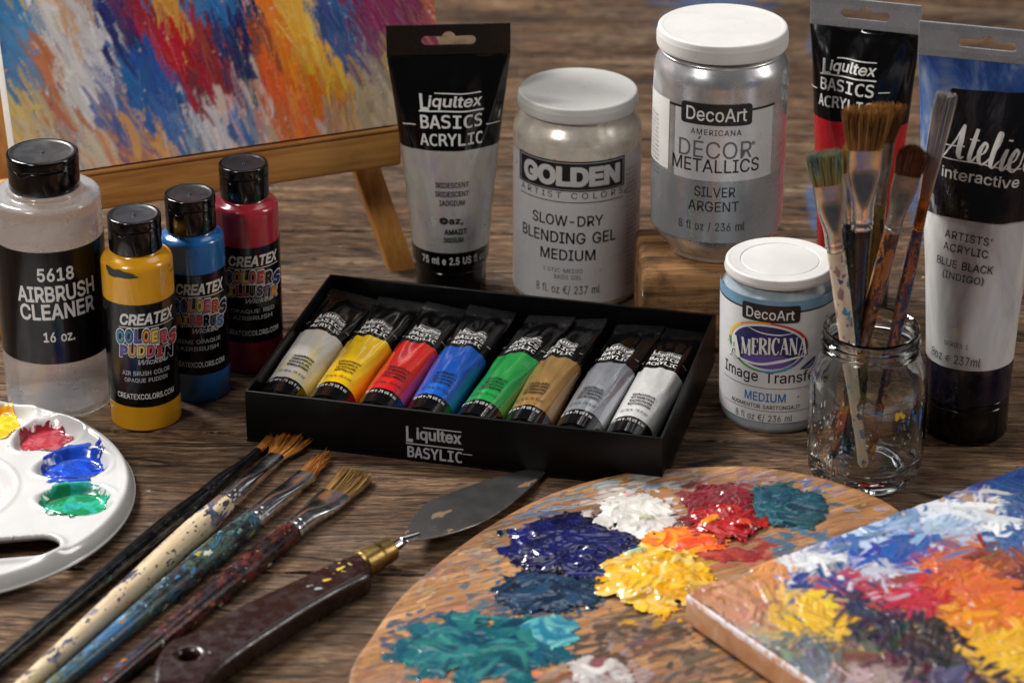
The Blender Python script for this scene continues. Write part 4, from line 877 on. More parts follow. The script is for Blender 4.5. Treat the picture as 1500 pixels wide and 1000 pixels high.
def silver_jar():
    s = Std(1047, 386, 194, z0=BLOCK_H, rbase=0.72); R = s.R
    th = thing('metallic_paint_jar', 'silver metallic paint jar with white lid standing on the wooden block', 'jar', s.M)
    rl = 93*s.s; zl0 = s.zf(97, rl); zl1 = s.zb(4, rl); zs = s.zf(125)
    prof = fillet([(0, 0.003), (R*0.6, 0.003), (R*0.66, 0.0), (R*0.72, 0.0), (R*0.74, 0.003, 0.001), (R*0.76, 0.0035, 0.001), (R*0.985, 0.014, 0.008), (R, 0.03), (R, zs, 0.008), (rl*0.94, s.zf(106, rl), 0.004), (rl*0.95, zl0-0.0025, .0008), (rl*0.9, zl0-0.001, .0008), (rl*0.9, zl0+0.004), (0, zl0+0.004)], 0.004, 8)
    v, f = lathe(prof, 128); mk('jar_body', v, f, pearl('silver_paint_in_glass', '9a9ca2', 'dcdcdc', 0.72, 0.28, 30), th)
    ribbed_lid(th, rl, zl0, zl1)
    L = Label(s.M, R)
    wl = simple('silver_white_label', 'c4c4c6', 0.28, metal=0.25, var=0.08, vs=25, dirt=0.15, coat=0.2)
    gl = simple('grey_metal_label', 'a0a2a6', 0.3, metal=0.6, var=0.12, vs=25, dirt=0.15, coat=0.3)
    sd = simple('side_label', 'cfcdc8', 0.35, var=0.04)
    zA, zB, zC = s.zf(165), s.zf(266), s.zf(356)
    L.patch(-40, 50, zB, zA, wl, 0); L.patch(-78, 66, zC, zB, gl, 0); L.patch(-84, -47, s.zf(262), zA+0.002, sd, 0)
    L.patch(-47, 52, zA, zA+0.0012, M_INKK, 0)
    L.rect(1050, 169, 103, 31, M_INKK, 2, corner=0.16)
    L.text('DecoArt', 1050, 169, 88, 20, M_INKW, bold=0.008, layer=3)
    L.text('AMERICANA', 1049, 195, 74, 8.5, M_INKK, bold=0.006, layer=1, space=1.15)
    L.text('DÉCOR', 1048, 217, 106, 32, M_INKGREY, layer=1); L.text('®', 1103, 209, 5, 5, M_INKK, layer=1)
    L.text('METALLICS', 1048, 244, 126, 20, M_INKK, bold=0.006, layer=1)
    L.text('SILVER', 1047, 282, 60, 15, M_INKK, bold=0.006, layer=1)
    L.text('ARGENT', 1045, 303, 74, 15, M_INKK, bold=0.006, layer=1)
    L.text('8 fl oz / 236 ml', 1042, 333, 96, 14, M_INKK, bold=0.004, layer=1)
    rs = random.Random(8)
    for k in range(14): L.text(gib(rs, 6), 961, 165+k*6.5, 9, 3, M_INKGREY, layer=1)
    L.build('label', th)
silver_jar()

SER = {  # capital strokes with serifs, unit box, (points, width) thick and thin
 'A': [([(0.08, 0), (0.5, 1)], 0.05), ([(0.48, 1), (0.9, 0)], 0.15), ([(0.25, 0.36), (0.74, 0.36)], 0.06), ([(0, 0.02), (0.22, 0.02)], 0.05), ([(0.74, 0.02), (1, 0.02)], 0.05)],
 'M': [([(0.12, 0), (0.14, 1)], 0.05), ([(0.12, 1), (0.5, 0.05)], 0.14), ([(0.5, 0.05), (0.84, 1)], 0.05), ([(0.84, 1), (0.87, 0)], 0.14), ([(0, 0.02), (0.25, 0.02)], 0.05), ([(0.74, 0.02), (1, 0.02)], 0.05), ([(0, .98), (.15, .98)], .05), ([(.84, .98), (1, .98)], .05)],
 'E': [([(0.22, 0), (0.22, 1)], 0.16), ([(0.05, 0.97), (0.9, 0.97)], 0.06), ([(0.05, 0.03), (0.95, 0.03)], 0.06), ([(0.22, 0.52), (0.7, 0.52)], 0.06), ([(0.9, 1), (0.9, 0.75)], 0.06), ([(0.95, 0), (0.95, 0.25)], 0.06)],
 'R': [([(0.2, 0), (0.2, 1)], 0.16), ([(0.05, 0.97), (0.5, 0.97), (0.78, 0.88), (0.8, 0.68), (0.5, 0.5), (0.2, 0.5)], [0.06, 0.06, 0.14, 0.14, 0.06, 0.06]), ([(0.45, 0.5), (1.0, 0.02)], 0.14), ([(0.03, 0.02), (0.4, 0.02)], 0.05)],
 'I': [([(0.5, 0), (0.5, 1)], 0.13), ([(0.1, 0.98), (0.9, 0.98)], 0.05), ([(0.1, 0.02), (0.9, 0.02)], 0.05)],
 'C': [([(0.92, 0.78), (0.7, 0.97), (0.35, 0.93), (0.12, 0.5), (0.35, 0.06), (0.7, 0.02), (0.95, 0.22)], [0.1, 0.05, 0.12, 0.16, 0.12, 0.06, 0.05]), ([(0.92, 1), (0.92, 0.72)], 0.06)],
 'N': [([(0.14, 0), (0.14, 1)], 0.05), ([(0.1, 1), (0.88, 0)], 0.16), ([(0.88, 0), (0.88, 1)], 0.05), ([(0, .98), (.2, .98)], .05), ([(0.02, 0.02), (0.28, 0.02)], 0.05), ([(0.74, 0.98), (1, 0.98)], 0.05)]}
def serif_word(L, word, widths, cx, cy, w, h, mat, layer):
    tot = sum(widths); x = cx-w/2
    for ch, wd in zip(word, widths):
        cw = w*wd/tot; hh = h*(1.28 if ch == 'A' and x < cx-w*0.45 else 1.0)
        L.strokes(SER[ch], x+cw/2, cy+(h-hh)/2*-0 - (hh-h)/2*0.4, cw*0.9, hh, mat, layer); x += cw
def americana_jar():
    s = Std(1131, 640, 164); R0 = s.R*0.97; R1 = 85*s.s
    th = thing('medium_jar', 'pale blue grey jar with white lid and navy oval emblem beside the brush jar', 'jar', s.M)
    rl = 80*s.s; zl0 = s.zf(427, rl); zl1 = s.zb(346, rl); zs = s.zf(452)
    a = lambda z: R0+(R1-R0)*min(1, max(0, z/zs))
    prof = fillet([(0, 0.003), (R0*0.75, 0.003), (R0*0.82, 0.0), (R0*0.9, 0.0), (R0*0.985, 0.003), (a(0.01), 0.01), (R1, zs, 0.005), (rl*0.95, s.zf(436, rl), 0.003), (rl*0.93, zl0-0.0005), (rl*0.9, zl0+0.004), (0, zl0+0.004)], 0.0035, 8)
    v, f = lathe(prof, 128); mk('jar_body', v, f, pearl('grey_blue_medium', '7a8790', 'a4afb4', 0.1, 0.2), th)
    ribbed_lid(th, rl, zl0, zl1, ring=True)
    L = Label(s.M, a); zt, zb = s.zf(458), s.zf(620)
    wl = NT('speckled_white_label'); b = wl.ramp(wl.noise(30, 4), [(0.3, lin('bdbdbf')), (0.7, lin('d2d1d0'))])
    b, _ = splatter(wl, b, 420, 0.11, [lin('4a4a52'), lin('7a7a80'), lin('b04858'), lin('3a4a80'), lin('5a5048')], size=0.2)
    wl.set('Base Color', b); wl.set('Roughness', 0.34); wl.set('Coat Weight', 0.1); wl = wl.m
    bl = simple('sky_blue_band', '6a8fa8', 0.3, var=0.1)
    L.patch(-86, 84, zb, zt, wl, 0); L.patch(-86, 84, zt+0.001, zt+0.0065, bl, 0); L.patch(-86, 84, zt, zt+0.001, M_INKK, 0)
    L.rect(1130, 460, 84, 25, M_INKK, 2, corner=0.16); L.text('DecoArt', 1129, 461, 70, 15, M_INKW, bold=0.006, layer=3)
    def oval(w, h, mat, lay, cx=1126, cy=509):
        n = 40; v = [(0.5+0.5*math.cos(2*math.pi*k/n), 0.5+0.5*math.sin(2*math.pi*k/n)) for k in range(n)]
        L.place(v, [tuple(range(n))], L.box(cx, cy, w, h), mat, lay)
    # rainbow ring as arcs
    oval(114, 74, M_INKW, 1)
    ring = [M_REDINK, M_ORANGEINK, M_YELLOWINK, M_GREENINK, M_GREENINK, M_TEALINK, M_PURPLEINK, M_REDINK]
    for k in range(32):
        a0 = math.radians(40+k*11.25-1); a1 = math.radians(40+(k+1)*11.25+1)
        q = [(0.5+r*math.cos(t), 0.5+r*math.sin(t)) for r, t in ((0.5, a0), (0.5, (a0+a1)/2), (0.5, a1), (0.46, a1), (0.46, (a0+a1)/2), (0.46, a0))]
        L.place(q, [tuple(range(6))], L.box(1126, 509, 114, 74), ring[k//4], 2)
    oval(103, 65, M_INKW, 3); oval(100, 62, M_NAVYINK, 4)
    oval(70, 22, M_PURPLEINK, 5, 1124, 528)
    serif_word(L, 'AMERICANA', [1.25, 1.2, .8, 1, .45, .95, 1.05, 1, 1.05], 1127, 507, 112, 25, M_NAVYINK, 6)
    serif_word(L, 'AMERICANA', [1.25, 1.2, .8, 1, .45, .95, 1.05, 1, 1.05], 1126, 506, 110, 24, M_INKW, 7)
    L.strokes([([(0, 0.75), (0.1, 0.25), (0.35, 0.1), (0.6, 0.35), (0.8, 0.55), (1.0, 0.6)], [0.03, 0.1, 0.12, 0.16, 0.1, 0.02])], 1132, 524, 120, 26, M_INKW, 6)
    L.strokes([([(0, 1.0), (0.3, 0.5), (0.7, 0.35), (1.0, 0.6)], [0.03, 0.12, 0.12, 0.03])], 1128, 487, 74, 14, M_INKW, 6)
    L.strokes([([(0, 0.1), (0.5, 0.5), (1, 1)], [0.1, 0.3, 0.05]), ([(0.1, 0.1), (0.7, 0.25), (1, 1)], [0.05, 0.2, 0.05])], 1182, 531, 20, 16, M_NAVYINK, 6)
    L.text('Image Transfer', 1130, 555, 134, 21, M_INKK, bold=0.008, layer=1)
    L.rect(1127, 569, 132, 0.9, M_INKGREY, 1)
    L.text('MEDIUM', 1121, 582, 60, 13, M_BLUEINK, bold=0.015, layer=1)
    L.text('AUGMENTOR SARITONGA.IT', 1122, 596, 100, 6, M_INKK, bold=0.01, layer=1)
    L.rect(1124, 602, 124, 0.8, M_INKGREY, 1)
    L.text('8 fl oz €/ 236 ml', 1119, 612, 82, 11, M_INKK, layer=1)
    rs = random.Random(12)
    for k in range(16): L.text(gib(rs, 6), 1211, 462+k*8, 6, 4, M_INKGREY, layer=1)
    L.build('label', th)
americana_jar()
# ---------------------------------------------------------------- squeeze tubes
def tube_shape(R, zc, H, W, Hc, n_bot=0.0):
    """returns a(z), b(z) for a tube whose cap ends at zc and whose crimp starts at Hc"""
    def a(z):
        u = min(1, max(0, (z-zc)/(Hc-zc))); return R+(W/2-R)*(u**1.25)
    def b(z):
        u = min(1, max(0, (z-zc)/(Hc-zc))); return max(0.0011, R*(1-u**2.0)**0.8)
    return a, b
def loop_rect(w, h, r=0.0006):
    out = []
    for (sx, sy, a0) in ((1, 1, 0), (-1, 1, 90), (-1, -1, 180), (1, -1, 270)):
        for k in range(4):
            t = math.radians(a0+k*30); out.append((sx*(w/2-r)+r*math.cos(t), sy*(h/2-r)+r*math.sin(t)))
    return out
def euro_hole(w, h, cy=0.0):
    """slot with a bump in its middle"""
    pts = []; r = h*0.36
    for k in range(9): t = math.radians(-90+k*22.5); pts.append((w/2-r+r*math.cos(t), cy-h/2+r+r*math.sin(t)))
    for k in range(9): t = math.radians(20+k*17.5); pts.append((h*0.55*math.cos(t), cy-h/2+r*1.35+h*0.55*math.sin(t)*1.05))
    for k in range(9): t = math.radians(90+k*22.5); pts.append((-w/2+r+r*math.cos(t), cy-h/2+r+r*math.sin(t)))
    return pts
def squeeze_tube(th, R, zc, Hc, H, W, bands, capmat, crimpmat, hole=(0.45, 0.4), capr=0.97, wrinkle=0.0006, seed=1, nseg=72, capz0=0.0, roundcap=True, ridge=True):
    a, b = tube_shape(R, zc, H, W, Hc)
    zs = sorted(set([zc-0.0004]+[zc+(Hc-zc)*k/60 for k in range(61)]+[q for bb in bands for q in bb[:2] if zc < q < Hc]+[Hc]))
    rng = np.random.default_rng(seed); rings = []; mi = []; mats = []
    for bb in bands:
        if bb[2] not in mats: mats.append(bb[2])
    for z in zs:
        u = max(0, (z-zc)/(Hc-zc)); ring = []
        for k in range(nseg):
            t = 2*math.pi*k/nseg; aa, b_ = a(z), b(z)
            n = (float(vnoise(np.array(math.sin(t)*4+seed*3.1), np.array(z*70+7*math.cos(t)), seed))-0.5)*2*wrinkle*(0.15+u*1.4)*min(1, (1-u)*6)*min(1, u*8+0.1)
            fold = (0.0013*math.sin(t*5+1.3*seed)+0.0009*math.sin(t*9-seed)+0.0006*math.sin(t*3+z*160))*u**2.5*min(1, (1-u)*7)*(wrinkle/0.0006)
            ring.append(((aa+n*0.4)*math.sin(t), -(b_+n+fold)*math.cos(t), z))
        rings.append(ring)
    v, f = loft(rings); nf = len(zs)-1
    for i in range(nf):
        zm = (zs[i]+zs[i+1])/2; m = next((mats.index(bb[2]) for bb in bands if bb[0] <= zm <= bb[1]), 0); mi += [m]*nseg
    mi += [0, len(mats)-1]
    body = mk('tube_body', v, f, mats, th, midx=mi, angle=80)
    # crimped seal
    hc = H-Hc
    holes = [euro_hole(W*hole[0], hc*hole[1], hc*0.04)] if hole else []
    cw = W*1.0
    v, f = plate(loop_rect(cw, hc), holes, 0.0012, 0.00025, 1)
    v = [(x, -z, y+Hc+hc/2) for x, y, z in v]
    cr = mk('crimped_seal', v, f, crimpmat, th, angle=35)
    if ridge:
        mb = MB(); n = int(cw/0.0013)
        for k in range(n):
            x = -cw/2+0.0008+k*(cw-0.0016)/(n-1)
            for (q0, q1) in ((0.02, 0.2), (0.80, 0.98)):
                mb.box(x-0.00028, x+0.00028, -0.00078, 0.00078, Hc+hc*q0, Hc+hc*q1)
        mb.build('crimp_ridges', crimpmat, cr, smooth=False)
    rc = R*capr
    cap = fillet([(0, capz0+0.0005), (rc*0.8, capz0+0.0005), (rc*0.85, capz0), (rc*0.97, capz0), (rc, capz0+0.002), (rc, zc-0.0045, 0.0004), (rc*0.985, zc-0.0042, 0.0002), (rc*0.985, zc-0.0036, 0.0002), (rc, zc-0.0033, 0.0004), (rc, zc-0.0008), (R*0.9, zc-0.0002), (0, zc-0.0002)], 0.0008, 4)
    v, f = lathe(cap, 72); mk('cap', v, f, capmat, th)
    return a, b, body

M_TUBEBLACK = simple('black_tube_laminate', '060608', 0.14, coat=0.0, bump=0.04, bs=500, rv=0.05)
M_CRIMPBLACK = simple('black_crimp', '060607', 0.24, bump=0.05)
M_CLEARGREY = simple('greyish_clear_crimp', '9a9a9e', 0.28, coat=0.4, trans=0.25, var=0.1)
def logo_block(L, cx, cy, w, sc_=1.0, mat=None, rot=0.0, word2='BASICS', word3='ACRYLIC', lay=2, dashes=True, slope=0.0):
    """Liqultex / BASICS / ACRYLIC, w = width of the logo in photo pixels"""
    m = mat or M_INKW; h = w*0.28*sc_; q = math.radians(slope)
    def pt(dx, dy): return cx+dx*math.cos(q)-dy*math.sin(q), cy+dx*math.sin(q)+dy*math.cos(q)
    L.text('L', *pt(-w*0.43, -h*1.02), w*0.14, h*0.98, m, bold=0.03, layer=lay, rot=rot)
    L.text('iqultex', *pt(w*0.055, -h*1.0), w*0.86, h*0.86, m, bold=0.018, layer=lay, shear=0.14, rot=rot, space=1.0)
    L.rect(*pt(w*0.10, -h*1.56), w*0.74, h*0.07, m, lay+1, rot=rot)
    L.rect(*pt(0, -h*0.50), w*1.02, h*0.09, m, lay+1, rot=rot)
    L.text(word2, *pt(0, h*0.12), w*0.98, h*0.80, m, bold=0.014, layer=lay, rot=rot, font=1)
    L.text(word3, *pt(0, h*1.15), w*0.98, h*0.72, m, bold=0.014, layer=lay, rot=rot, font=1)
    if dashes:
        L.rect(*pt(-w*0.66, h*0.22), w*0.20, h*0.06, m, lay, rot=rot); L.rect(*pt(w*0.66, h*0.16), w*0.20, h*0.06, m, lay, rot=rot)

def iridescent():
    t = NT('iridescent_silver'); n = t.noise(55, 5, 0.65, dist=0.8, out='Color')
    c = t.mix(0.16, (0.62, 0.61, 0.63), n, 'MIX'); f = t.ramp(t.noise(1.0, 5, 0.65, src=t.map((90, 90, 40))), [(0.33, lin('a8a0c0')), (0.45, lin('cfc8c4')), (0.55, lin('d8d4c4')), (0.68, lin('9cb8b0'))])
    t.set('Base Color', t.mix(0.5, c, f)); t.set('Metallic', 0.6); t.set('Roughness', t.ramp(t.noise(90, 5), [(0.3, 0.25), (0.7, 0.5)])); t.set('Coat Weight', 0.3)
    t.set('Thin Film Thickness', 480.0) if 'Thin Film Thickness' in t.b.inputs else None
    t.bump(t.noise(60, 4), 0.15, 0.0015); return t.m
def standing(px_c, base, wbase, yaw, lean):
    s = Std(px_c, base, wbase); s.M = frame((s.c.x, s.c.y, 0), -math.degrees(math.atan2(s.f.x, s.f.y))+yaw, lean)
    # a leaning tube rests on the edge of its cap
    s.M = Matrix.Translation((0, 0, s.R*abs(math.sin(math.radians(lean)))*0.97)) @ s.M
    return s

def silver_tube():
    s = standing(661, 448, 104, 2.0, 0.0); R = 56*s.s
    th = thing('acrylic_tube', 'standing iridescent silver paint tube with black upper half, left of the gel jar', 'paint tube', s.M, 'large standing paint tubes')
    zc = s.zf(392); H = zat(36, (s.c.x, s.c.y)); Hc = zat(80, (s.c.x, s.c.y)); W = 177*s.s
    zb = s.zf(226); z1, z2 = s.zf(370), s.zf(394); IR = iridescent()
    a, b, body = squeeze_tube(th, R, zc, Hc, H, W, [(0, z2, IR), (z2, z1, M_TUBEBLACK), (z1, zb, IR), (zb, 1, M_TUBEBLACK)], M_BLACKCAP, M_CRIMPBLACK, hole=(0.44, 0.42), capr=0.93)
    L = Label(s.M, lambda z: a(z), lambda z: b(z)+0.0004)
    logo_block(L, 661, 176, 90, rot=0)
    for k, (tt, yy, ww) in enumerate((('IRIDESCENT', 272, 48), ('IRIDESCENT', 285, 48), ('IADOIUM', 298, 36))): L.text(tt, 662, yy, ww, 8, M_INKK, layer=1, bold=0.008)
    L.text('©az,', 661, 325, 34, 12, M_INKK, layer=1, bold=0.02); L.text('AMAIIT', 667, 340, 32, 8, M_INKK, layer=1, bold=0.02); L.text('IRIDIUM', 664, 352, 28, 7, M_INKK, layer=1, bold=0.015)
    L.text('75 ml e 2.5 US fl oz', 664, 383, 86, 11, M_INKW, layer=1, bold=0.012)
    L.build('lettering', th, base=0.00035, dz=0.004, wrap=body)
silver_tube()

def red_tube():
    s = standing(1247, 470, 108, -12, -0.6); R = 54*s.s
    th = thing('acrylic_tube', 'standing red paint tube with black top behind the jar of brushes', 'paint tube', s.M, 'large standing paint tubes')
    k = 1.0; zc = 0.020; c = (s.c.x, s.c.y); H = zat(4, c)+0.001; Hc = zat(44, c); W = 160*s.s; zb = zat(172, c)
    red = simple('red_tube_laminate', 'a5121c', 0.24, coat=0.5, bump=0.06, bs=300)
    a, b, body = squeeze_tube(th, R, zc, Hc, H, W, [(0, zb, red), (zb, 1, M_TUBEBLACK)], M_BLACKCAP, M_CLEARGREY, hole=(0.44, 0.42), seed=5, wrinkle=0.0009)
    L = Label(s.M, a, lambda z: b(z)+0.0005)
    logo_block(L, 1243, 126, 78, 1.12, rot=-1.0, slope=7)
    L.build('lettering', th, base=0.0004, dz=0.004, wrap=body)
red_tube()

def atelier_tube():
    s = standing(1412, 655, 122, -9, -1.0); R = 62*s.s
    th = thing('acrylic_tube', 'big blue, black and white standing paint tube at the right edge of the picture', 'paint tube', s.M, 'large standing paint tubes')
    c = (s.c.x, s.c.y); zc = s.zf(596); H = zat(42, c); Hc = zat(92, c); W = 196*s.s
    z_navy, z_white, z_black = s.zf(545), s.zf(333), zat(128, c)
    t = NT('smeared_blue_plastic'); n = t.noise(1.0, 5, 0.6, src=t.map((60, 60, 25)), dist=1.0)
    t.set('Base Color', t.ramp(n, [(0.32, lin('16294f')), (0.48, lin('2c4c8a')), (0.6, lin('5f7296')), (0.7, lin('8b93a4'))]))
    t.set('Roughness', 0.22); t.set('Coat Weight', 0.5); blue = t.m
    t = NT('black_navy_laminate'); n = t.noise(1.0, 4, 0.6, src=t.map((80, 80, 20)), dist=0.8)
    t.set('Base Color', t.ramp(n, [(0.35, lin('08080b')), (0.6, lin('101016')), (0.75, lin('2a2c38'))])); t.set('Roughness', 0.18); t.set('Coat Weight', 0.5)
    t.bump(t.noise(1.0, 4, 0.6, src=t.map((120, 120, 25))), 0.25, 0.002); blk = t.m
    navy = simple('dark_navy_paint', '14122c', 0.25, coat=0.4, var=0.5, vs=90)
    t = NT('grey_white_laminate'); n = t.noise(1.0, 4, 0.6, src=t.map((60, 60, 14)), dist=0.8)
    t.set('Base Color', t.ramp(n, [(0.3, lin('a4a29f')), (0.55, lin('cac8c5')), (0.72, lin('d2d0ce'))])); t.set('Roughness', 0.3); t.set('Coat Weight', 0.3)
    t.bump(t.noise(1.0, 3, 0.6, src=t.map((60, 60, 20))), 0.12, 0.002); wht = t.m
    a, b, body = squeeze_tube(th, R, zc, Hc, H, W, [(0, z_navy, navy), (z_navy, z_white, wht), (z_white, 1, blue)], M_BLACKCAP, M_CLEARGREY, hole=(0.42, 0.36), seed=9, capr=0.985, wrinkle=0.0008)
    L = Label(s.M, a, lambda z: b(z)+0.0006)
    n_ = 30; gv = []; gf = []       # black panel, its left edge drawn in towards the top
    for j in range(n_+1):
        u = j/n_; zz = z_white+(z_black-z_white)*u; t0 = math.radians(-74+46*u**1.3+1.5*math.sin(u*9)); t1 = math.radians(86)
        for i in range(n_+1): gv.append((t0+(t1-t0)*i/n_, zz-(0.0012*math.cos((i/n_)*3) if j == n_ else 0)))
    for j in range(n_):
        for i in range(n_): a_ = j*(n_+1)+i; gf.append((a_, a_+1, a_+n_+2, a_+n_+1))
    L.put(gv, gf, blk, 0)
    # script word: A t e l i e r
    wi = lambda *q: list(q)
    A = [([(-0.08, 0.30), (0.04, 0.12), (0.16, 0.20), (0.12, 0.42), (0.02, 0.40), (0.03, 0.22), (0.18, 0.10), (0.28, 0.32), (0.38, 0.62), (0.47, 0.98)], wi(.02, .03, .04, .03, .025, .02, .03, .03, .03, .03)),
         ([(0.47, 0.98), (0.45, 0.6), (0.44, 0.3), (0.47, 0.17), (0.53, 0.22)], wi(.04, .085, .085, .06, .02)), ([(0.2, 0.40), (0.35, 0.42), (0.52, 0.46)], .03)]
    def sh(x0, w_, L_): return [([(x0+p[0]*w_, p[1]) for p in pts], wd) for pts, wd in L_]
    low_t = [([(0.45, 0.95), (0.3, 0.55), (0.18, 0.22), (0.35, 0.13), (0.7, 0.30)], wi(.05, .07, .065, .05, .02)), ([(0.0, 0.66), (0.7, 0.68)], .03)]
    low_e = [([(0.0, 0.30), (0.45, 0.40), (0.62, 0.58), (0.42, 0.66), (0.15, 0.42), (0.22, 0.18), (0.55, 0.14), (1.0, 0.34)], wi(.02, .03, .04, .05, .07, .065, .04, .02))]
    low_l = [([(0.0, 0.30), (0.5, 0.60), (0.72, 0.95), (0.5, 0.98), (0.28, 0.5), (0.22, 0.2), (0.45, 0.13), (0.9, 0.34)], wi(.02, .03, .04, .06, .075, .065, .04, .02))]
    low_i = [([(0.1, 0.34), (0.5, 0.64), (0.3, 0.22), (0.5, 0.13), (0.95, 0.32)], wi(.02, .05, .07, .05, .02)), ([(0.62, 0.84), (0.66, 0.88)], .07)]
    low_r = [([(0.0, 0.30), (0.3, 0.70), (0.4, 0.6), (0.75, 0.62), (0.55, 0.25), (0.8, 0.14), (1.1, 0.3)], wi(.02, .04, .05, .06, .06, .04, .02))]
    W_ = A+sh(0.58, 0.2, low_t)+sh(0.72, 0.22, low_e)+sh(0.92, 0.18, low_l)+sh(1.08, 0.16, low_i)+sh(1.22, 0.22, low_e)+sh(1.42, 0.18, low_r)
    W_ = [([(p[0], p[1]) for p in pts], wd) for pts, wd in W_]
    L.strokes(W_, 1416, 213, 88, 62, M_INKW, 2, rot=-7, asp=1.0)
    L.rect(1434, 241, 120, 1.6, M_INKW, 2, rot=-3.5)
    L.text('interactive', 1436, 262, 110, 17, M_INKW, bold=0.01, layer=2, rot=-3.5)
    L.text("ARTISTS'", 1419, 350, 68, 12, M_INKK, bold=0.006, layer=1, rot=-3.5, space=1.08)
    L.text('ACRYLIC', 1415, 368, 64, 12, M_INKK, bold=0.006, layer=1, rot=-3.5, space=1.08)
    L.text('BLUE BLACK', 1414, 391, 80, 12, M_INKK, bold=0.006, layer=1, rot=-3.5)
    L.text('(INDIGO)', 1411, 409, 58, 13, M_INKK, bold=0.004, layer=1, rot=-3.5)
    L.text('SERIES 1', 1401, 506, 34, 7, M_INKK, layer=1, rot=-3)
    L.text('8oz e 237ml', 1401, 527, 68, 13, M_INKK, layer=1, rot=-3)
    L.strokes([([(0, 0), (0.3, 0.5), (0.6, 0.55), (1, 1)], [0.1, 0.16, 0.05, 0.1])], 1400, 480, 16, 10, M_YELLOWINK, 1)
    L.rect(1403, 491, 3, 6, M_YELLOWINK, 1)
    L.build('lettering', th, base=0.0005, dz=0.004, wrap=body)
atelier_tube()

# ---------------------------------------------------------------- open box with eight small tubes
BOX_H = 0.0282
cA = P(358, 572, BOX_H); cB = P(966, 654, BOX_H); cD = P(1028, 469, BOX_H); cE = P(468, 399, BOX_H)
_fx = ((cB-cA)+(cD-cE))/2; BX = _fx.length; BY = ((cE-cA).length+(cD-cB).length)/2
_dy = ((cE-cA)+(cD-cB))/2; yawb = math.degrees((math.atan2(_fx.y, _fx.x)+math.atan2(_dy.y, _dy.x)-math.pi/2)/2)
BM = frame((cA.x, cA.y, 0), yawb)
def tube_box():
    card = simple('satin_black_card', '040405', 0.36, bump=0.05, bs=90, var=0.2, rv=0.06, spec=0.22)
    edge = simple('worn_card_edge', '2b2a2b', 0.5)
    th = thing('tube_box', 'open shallow black cardboard box holding eight small paint tubes', 'box', BM)
    t = 0.0016; H = BOX_H
    mb = MB(); mb.box(0, BX, 0, BY, 0, t, bev=0.0003); mb.build('base', card, th)
    for nm, q in (('front_wall', (0, BX, 0, t)), ('rear_wall', (0, BX, BY-t, BY)), ('side_wall', (0, t, t+0.0001, BY-t-0.0001)), ('side_wall', (BX-t, BX, t+0.0001, BY-t-0.0001))):
        mb = MB(); mb.box(q[0], q[1], q[2], q[3], t+0.0001, H, bev=0.0005, seg=3); o = mb.build(nm, card, th)
        if nm == 'front_wall': fw = o
    # printed words on the front wall: flat label in the wall plane
    L = Label(BM, lambda z: 100.0, lambda z: 100.0)
    # plane y=0: use a huge cylinder tangent to the wall
    class Flat(Label):
        def solve(s, px, py):
            d = s.R3 @ ray(px, py); tt = -s.o.y/d.y; return (s.o.x+tt*d.x), s.o.z+tt*d.z
    F = Flat(BM, lambda z: 1.0, lambda z: 1.0)
    F.text('L', 600, 635, 10, 23, M_INKG, bold=0.03); F.text('iqultex', 643, 640, 66, 22, M_INKG, bold=0.028)
    F.rect(648, 629, 56, 1.6, M_INKG, 3); F.rect(637, 653, 84, 1.8, M_INKG, 3)
    F.text('BASYLIC', 637, 665, 80, 17, M_INKG, bold=0.02, font=1); F.rect(685, 665, 14, 1.2, M_INKG, 3)
    bm = bmesh.new(); vs = [bm.verts.new((p[0], -0.00015-0.00006*l, p[1])) for p, l in zip(F.v, F.layer)]
    for q in F.f: bm.faces.new([vs[i] for i in q])
    bmesh.ops.recalc_face_normals(bm, faces=bm.faces[:])
    me = bpy.data.meshes.new('lettering'); bm.to_mesh(me); bm.free(); me.materials.append(M_INKG)
    o = bpy.data.objects.new('lettering', me); sc.collection.objects.link(o); o.parent = fw
tube_box()
M_CLEARCAP = simple('smoky_clear_cap', '2a2a2c', 0.08, trans=0.75, coat=0.5, var=0.2)
